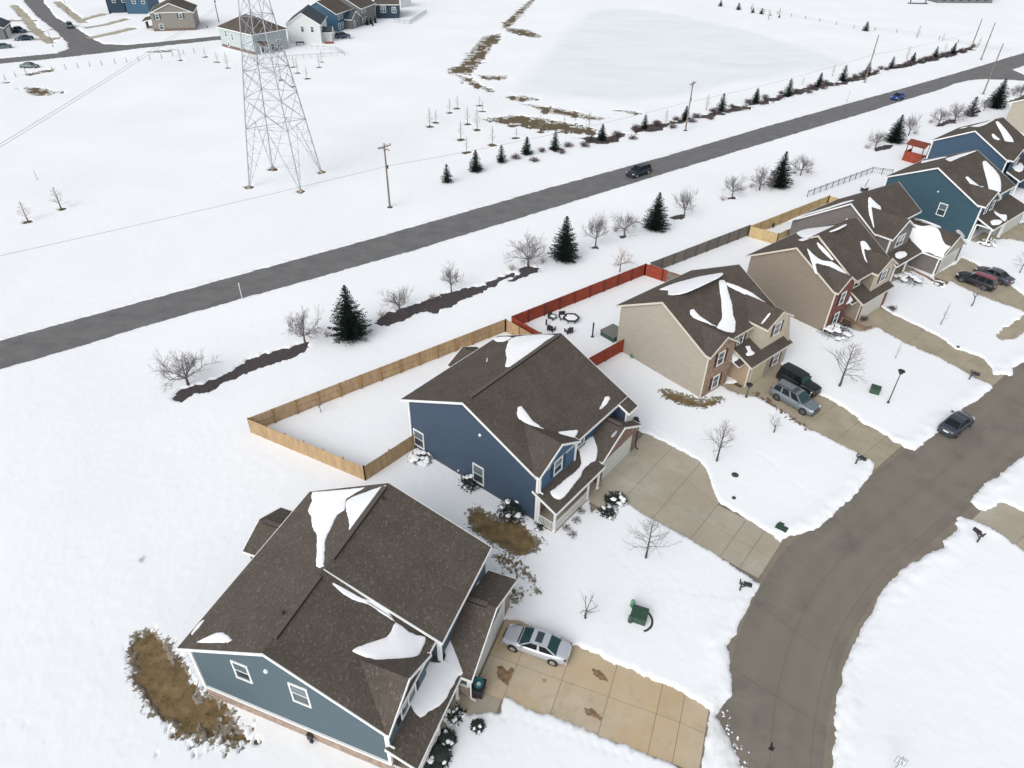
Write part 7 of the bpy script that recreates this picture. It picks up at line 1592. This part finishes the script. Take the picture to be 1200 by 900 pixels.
# low retaining edges: walk borders at the red brick and the warm grey house
def edging(px, label, m=M_brick2):
    P = [g(*p)[:2] for p in px]; mb = MB()
    for a, b in zip(P[:-1], P[1:]): mb.bar((*(a-P[0]), .22), (*(b-P[0]), .22), .25, .25)
    o = obj('garden_edging', mb, m); o.location = (*P[0], 0); tag(o, label, 'edging')
edging([(986,372),(1000,379),(1014,387),(1020,385)], 'low brick garden edging at the red brick bay'); edging([(1068,318),(1085,326),(1097,334),(1105,333)], 'low brick garden edging along the warm grey garage')

# ------------------------------------------------------------------ vehicles
def vehicle(px_c, px_f, label, cat, kind, body, L_=4.8, Wd=1.8, glass=M_carglass, z=.03, name='parked_car', sunroof=False, wheels=None, roofm=None, rack=False):
    c = g(*px_c, .6)[:2]; f_ = g(*px_f, .6)[:2]; rz = math.atan2(f_[1]-c[1], f_[0]-c[0])
    r = thing(name, label, cat, (c[0], c[1], z), rz)
    hw = Wd/2; a = L_/2
    if kind == 'sedan':   # x from rear to front: (x, half width, belt/deck height)
        prof = [(-1, .50, .60), (-.985, .68, .78), (-.95, .80, .92), (-.86, .90, .97), (-.62, .97, 1.0), (-.3, 1, .98), (.1, 1, .97), (.42, .98, .95), (.62, .95, .89), (.78, .89, .82), (.89, .79, .74), (.96, .64, .66), (.99, .46, .58), (1, .34, .52)]
        cab = (-.70, -.36, .14, .46); roof_z = 1.42; bz = .96
    elif kind == 'suv':
        prof = [(-1, .82, .75), (-.985, .9, 1.0), (-.93, .96, 1.08), (-.5, 1, 1.1), (0, 1, 1.08), (.4, 1, 1.06), (.55, .99, 1.05), (.8, .95, .98), (.93, .86, .9), (.985, .76, .78), (1, .66, .6)]
        cab = (-.95, -.84, .16, .46); roof_z = 1.72; bz = 1.08
    elif kind == 'boxy':
        prof = [(-1, .92, .9), (-.99, .97, 1.1), (-.5, 1, 1.14), (0, 1, 1.14), (.35, 1, 1.14), (.45, .9, 1.12), (.8, .86, 1.1), (.95, .84, 1.06), (1, .8, .95)]
        cab = (-.97, -.94, .22, .36); roof_z = 1.82; bz = 1.14
    else:                  # pickup: cab forward, bed behind
        prof = [(-1, .92, .9), (-.99, .97, 1.1), (-.5, 1, 1.14), (0, 1, 1.14), (.35, 1, 1.12), (.6, .99, 1.1), (.85, .94, 1.04), (.95, .86, .95), (1, .76, .75)]
        cab = (-.22, -.16, .26, .46); roof_z = 1.8; bz = 1.12
    if kind == 'cover': pass
    # body shell
    ring = lambda w, zt: [(-w*.90, .24), (-w, .42), (-w*1.0, zt*.62), (-w*.97, zt*.86), (-w*.90, zt*.97), (-w*.6, zt*1.0), (0, zt*1.012), (w*.6, zt*1.0), (w*.90, zt*.97), (w*.97, zt*.86), (w, zt*.62), (w, .42), (w*.90, .24)]
    mb = MB(); vs = []; xs = []
    dense = []
    for (x0, w0, z0), (x1, w1, z1) in zip(prof[:-1], prof[1:]):
        for t in ((0, .5) if abs(x1-x0) > .1 else (0,)): dense.append((x0+(x1-x0)*t, w0+(w1-w0)*t, z0+(z1-z0)*t))
    dense.append(prof[-1])
    for x, w, zt in dense: vs += [(x*a, y, zz) for y, zz in ring(w*hw, zt)]
    k = 13; n = len(dense); fs = [(i*k+j, i*k+j+1, (i+1)*k+j+1, (i+1)*k+j) for i in range(n-1) for j in range(k-1)] + [(i*k+k-1, i*k, (i+1)*k, (i+1)*k+k-1) for i in range(n-1)] + [tuple(range(k)), tuple(range(n*k-1, (n-1)*k-1, -1))]
    mb.add(vs, fs); me = mb.mesh('body')
    import bmesh as _b
    bm = _b.new(); bm.from_mesh(me); _b.ops.recalc_face_normals(bm, faces=bm.faces); bm.to_mesh(me); bm.free()
    for p_ in me.polygons: p_.use_smooth = len(p_.vertices) == 4
    obj('body', me, body, r)
    # greenhouse: painted hull with glass let into it
    x0, x1, x2, x3 = [t*a for t in cab]; wb, wr = hw*.92, hw*.72; zb, zr = bz-.03, roof_z
    if kind in ('boxy', 'pickup'): wr = hw*.8
    B = [(x0, -wb*.9, zb), (x0, wb*.9, zb), (x3, wb*.95, zb), (x3, -wb*.95, zb)]
    xm = (x1+x2)/2; T_ = [(x1, -wr*.92, zr-.05), (x1, wr*.92, zr-.05), (x2, wr*.95, zr-.05), (x2, -wr*.95, zr-.05)]
    Mt = [(xm, -wr, zr-.01), (xm, wr, zr-.01)]; Mb = [((x0+x3)/2, -wb, zb), ((x0+x3)/2, wb, zb)]
    mb = MB(); mb.add(B+T_, [(4, 7, 3, 0), (1, 2, 6, 5), (5, 4, 0, 1), (7, 6, 2, 3)]); obj('cabin', mb, body, r)
    mb = MB(); N_ = 6; vs = []          # slightly domed roof
    for i in range(N_+1):
        x = x1-.03+(x2-x1+.06)*i/N_; w = wr*(.93+.05*math.sin(math.pi*i/N_))
        for j in range(5): y = -w+2*w*j/4; vs.append((x, y, zr-.05+.06*math.sin(math.pi*i/N_)*.8+.035*(1-(y/w)**2)))
    mb.add(vs, [(i*5+j, (i+1)*5+j, (i+1)*5+j+1, i*5+j+1) for i in range(N_) for j in range(4)]); o = obj('roof', mb, roofm or body, r, smooth=True)
    def quad(name, P4, inset, m, par=r):
        P_ = [Vector(p) for p in P4]; c_ = sum(P_, Vector())/4; n_ = (P_[1]-P_[0]).cross(P_[3]-P_[0]).normalized()
        if n_.dot(c_-Vector((xm, 0, 1.0))) < 0: n_ = -n_
        q_ = [p.lerp(c_, inset)+n_*.015 for p in P_]; mb = MB(); b_ = [p-n_*.03 for p in q_]; f0 = (0, 1, 2, 3)
        if (q_[1]-q_[0]).cross(q_[3]-q_[0]).dot(n_) < 0: f0 = (3, 2, 1, 0)
        mb.add(q_+b_, [f0]+[(i, (i+1) % 4, 4+(i+1) % 4, 4+i) for i in range(4)]); return obj(name, mb, m, par)
    quad('windshield', [B[3], B[2], T_[2], T_[3]], .07, glass); quad('rear_window', [B[0], B[1], T_[1], T_[0]], .10, glass)
    for s_ in (0, 1):
        bb = [B[0], B[3], T_[3], T_[0]] if s_ == 0 else [B[1], B[2], T_[2], T_[1]]; b0, b1, t1, t0 = [Vector(p) for p in bb]
        segs = ((.04, .47), (.51, .96)) if kind in ('sedan', 'pickup') else ((.03, .30), (.33, .62), (.66, .95))
        for u0, u1 in segs: quad('side_window', [b0.lerp(b1, u0), b0.lerp(b1, u1), t0.lerp(t1, u1), t0.lerp(t1, u0)], .10, M_carglass)
    if sunroof: mb = MB(); mb.box((x2-.55*(1 if kind == 'sedan' else 1), 0, zr+.028), (.5, .85 if kind == 'sedan' else .8, .02)); obj('sunroof', mb, M_glass, r)
    if rack:
        for s_ in (-1, 1): mb = MB(); mb.bar((x1+.2, s_*wr*.86, zr+.05), (x2-.2, s_*wr*.86, zr+.05), .05); obj('roof_rail', mb, M_plastic, r)
    if kind == 'pickup': mb = MB(); mb.box((-a*.6, 0, 1.15), (a*.72, hw*1.7, .05)); obj('bed_cover', mb, M_plastic, r)
    # wheels
    wr_ = .33 if kind == 'sedan' else .38
    for x in (-.60*a, .62*a):
        for s_ in (-1, 1):
            mb = MB(); mb.tube((x, s_*(hw-.20), wr_), (x, s_*(hw+.005), wr_), wr_+.06, wr_+.06, 18); mb2 = MB(); mb2.tube((x, s_*(hw-.2), wr_), (x, s_*(hw+.02), wr_), wr_, wr_, 20)
            obj('wheel_arch', mb, M_plastic, r); wo = obj('wheel', mb2, M_tyre, r); mb = MB(); mb.tube((x, s_*(hw), wr_), (x, s_*(hw+.028), wr_), wr_*.66, wr_*.6, 14); obj('rim', mb, wheels or M_rim, wo)
            mb = MB()
            for q in range(5): t = q*1.2566; mb.bar((x+math.cos(t)*.08, s_*(hw+.034), wr_+math.sin(t)*.08), (x+math.cos(t)*wr_*.55, s_*(hw+.034), wr_+math.sin(t)*wr_*.55), .05, .02)
            obj('spokes', mb, wheels or M_rim, wo)
    fz = .66 if kind == 'sedan' else .82
    for s_ in (-1, 1):
        mb = MB(); mb.box((a*(.86 if kind == 'sedan' else .90), s_*hw*.68, fz), (.36, .30, .13), -s_*.55); obj('headlight', mb, M_light, r); mb = MB(); mb.box((-a*(.925 if kind == 'sedan' else .955), s_*hw*.66, fz+.14), (.16, .34, .13), s_*.38); obj('taillight', mb, M_red, r)
        mb = MB(); mb.box((x3-.25, s_*(hw+.08), bz+.08), (.16, .22, .14)); obj('mirror', mb, body, r)
    mb = MB(); mb.box((a*.985, 0, fz-.1), (.1, Wd*.42, .16)); obj('grille', mb, M_plastic, r); mb = MB(); mb.box((a*.97, 0, .34), (.16, Wd*.78, .16)); mb.box((-a*.975, 0, .38), (.14, Wd*.8, .18)); obj('bumper', mb, M_plastic if kind != 'sedan' else body, r)
    mb = MB(); mb.box((-a*.995, 0, .7), (.03, .5, .13)); obj('licence_plate', mb, M_trim, r)
    mb = MB(); mb.box((x3+.10, 0, zb+.045), (.10, wb*1.5, .03)); obj('cowl', mb, M_plastic, r)
    return r
P_silver = paint('silver_paint', srgb(196, 202, 210)); P_grey = paint('grey_paint', srgb(122, 130, 138)); P_black = paint('black_car_paint', (.02, .022, .026, 1)); P_dgrey = paint('dark_grey_paint', srgb(78, 84, 92)); P_navy = paint('blue_black_paint', srgb(34, 48, 58)); P_blue = paint('bright_blue_paint', srgb(24, 62, 140)); P_gun = paint('gunmetal_paint', srgb(66, 74, 84)); P_redr = paint('dusty_red_paint', srgb(140, 66, 76)); P_far = paint('far_blue_grey_paint', srgb(70, 88, 108)); P_gr = paint('grey_green_paint', srgb(96, 112, 110))
M_rimd = mat('dark_alloy_rim', (.16, .16, .17, 1), .35, metal=.6)
vehicle((629,754), (600,744), 'silver four door sedan with sunroof parked nose in on the tan driveway', 'car', 'sedan', P_silver, 4.85, 1.8, M_tealglass, .034, sunroof=True)
vehicle((931.5,468), (955,481), 'grey sport utility vehicle with roof rails and sunroof, nose toward the street', 'car', 'suv', P_grey, 5.0, 1.95, M_tealglass, .034, sunroof=True, wheels=M_rimd, rack=True, name='sport_utility_vehicle')
vehicle((936,448.5), (951,457), 'boxy black off road vehicle parked behind the grey one', 'car', 'boxy', P_black, 4.5, 1.85, M_tealglass, .034, name='off_road_vehicle')
vehicle((1121,496), (1137,483), 'dark gunmetal sedan parked on the street at the snow bank', 'car', 'sedan', P_gun, 4.7, 1.85, M_carglass, .034, wheels=M_rimd)
vehicle((1144,329), (1128,323), 'black car with dusty red roof on the driveway of the warm grey house', 'car', 'suv', P_black, 4.8, 1.85, M_carglass, .036, wheels=M_rimd, roofm=P_redr)
vehicle((1165,322), (1149,315), 'dark grey sedan behind the black and red car', 'car', 'sedan', P_dgrey, 4.9, 1.85, M_carglass, .036, wheels=M_rimd)
vehicle((748.5,201), (737,205), 'dark blue sport utility vehicle driving on the long road', 'car', 'suv', P_navy, 5.2, 2.0, M_carglass, .012, name='moving_car')
vehicle((1052.5,113), (1043,116), 'bright blue car driving on the far part of the long road', 'car', 'sedan', P_blue, 4.4, 1.8, M_carglass, .012, name='moving_car')
vehicle((81.5,29.5), (79,25), 'grey green car driving on the far side street', 'car', 'suv', P_gr, 4.8, 1.95, M_carglass, .012, name='moving_car')
vehicle((21,36), (31,37), 'dark blue car on the upper far left driveway', 'car', 'pickup', P_far, 5.4, 1.95); vehicle((28,44.5), (18,46), 'dark blue sedan on the lower far left driveway', 'car', 'sedan', P_far, 4.8, 1.85)
vehicle((34.5,77), (41,77), 'small car with dark hood in the snow below the far street', 'car', 'sedan', P_gr, 4.3, 1.8); vehicle((3,54.5), (-5,55), 'dark car cut off by the left edge', 'car', 'sedan', P_gr, 4.4, 1.8)
vehicle((401,42), (406,41), 'dark car between the white and the bright blue house', 'car', 'suv', P_far, 4.8, 1.9)
# remaining yard clutter of the far houses
for px_, l, m_, s_ in [((352,53.5),'dark patio set beside the white house',M_plastic,(2.4,1.6,1.0)),((327,61),'brown patio furniture behind the sage house',M_brick2,(1.4,.9,.8)),((386,51.5),'red brown deck steps by the white house',M_redwood,(2.6,1.6,.5)),((405,46),'dark tarpaulin covered trailer by the bright blue house',M_far if False else P_far,(3.0,1.8,1.2))]:
    p = g(*px_); r = thing('patio_furniture', l, 'furniture', (p[0], p[1], 0), .3); mb = MB(); mb.box((0, 0, s_[2]-.1), (s_[0], s_[1], .16)); obj('top', mb, m_, r)
    for x in (-.42, .42):
        for y in (-.42, .42): mb = MB(); mb.box((x*s_[0], y*s_[1], (s_[2]-.18)/2), (.16, .16, s_[2]-.18)); obj('leg', mb, m_, r)
# large things at the very top edge
p = g(1122, 2); r = thing('greenhouse', 'low pale building at the top edge of the far field', 'building', (p[0], p[1], 0), .1); mb = MB(); mb.box((0, 0, 2), (24, 9, 4)); obj('wall', mb, M_sidfar5, r); mb = MB(); mb.add([(-12.5, -5, 4), (12.5, -5, 4), (12.5, 5, 4), (-12.5, 5, 4), (-12.5, 0, 6.5), (12.5, 0, 6.5)], [(0, 1, 5, 4), (2, 3, 4, 5), (0, 4, 3), (1, 2, 5)]); obj('roof', mb, M_roofsnow, r)
for i in range(6): mb = MB(); mb.box((-9+i*3.6, -4.52, 1.6), (1.4, .08, 1.4)); obj('window', mb, M_glass, r)
p = g(1075, 5); r = thing('irrigation_frame', 'dark frame standing in the far field at the top edge', 'frame', (p[0], p[1], 0)); mb = MB(); mb.bar((-4, 0, .3), (4, 0, .3), .4); obj('base', mb, M_barkd, r)
for x in (-3, 3): mb = MB(); mb.bar((x, 0, 0), (x*1.1, 0, 6), .3); obj('post', mb, M_barkd, r)
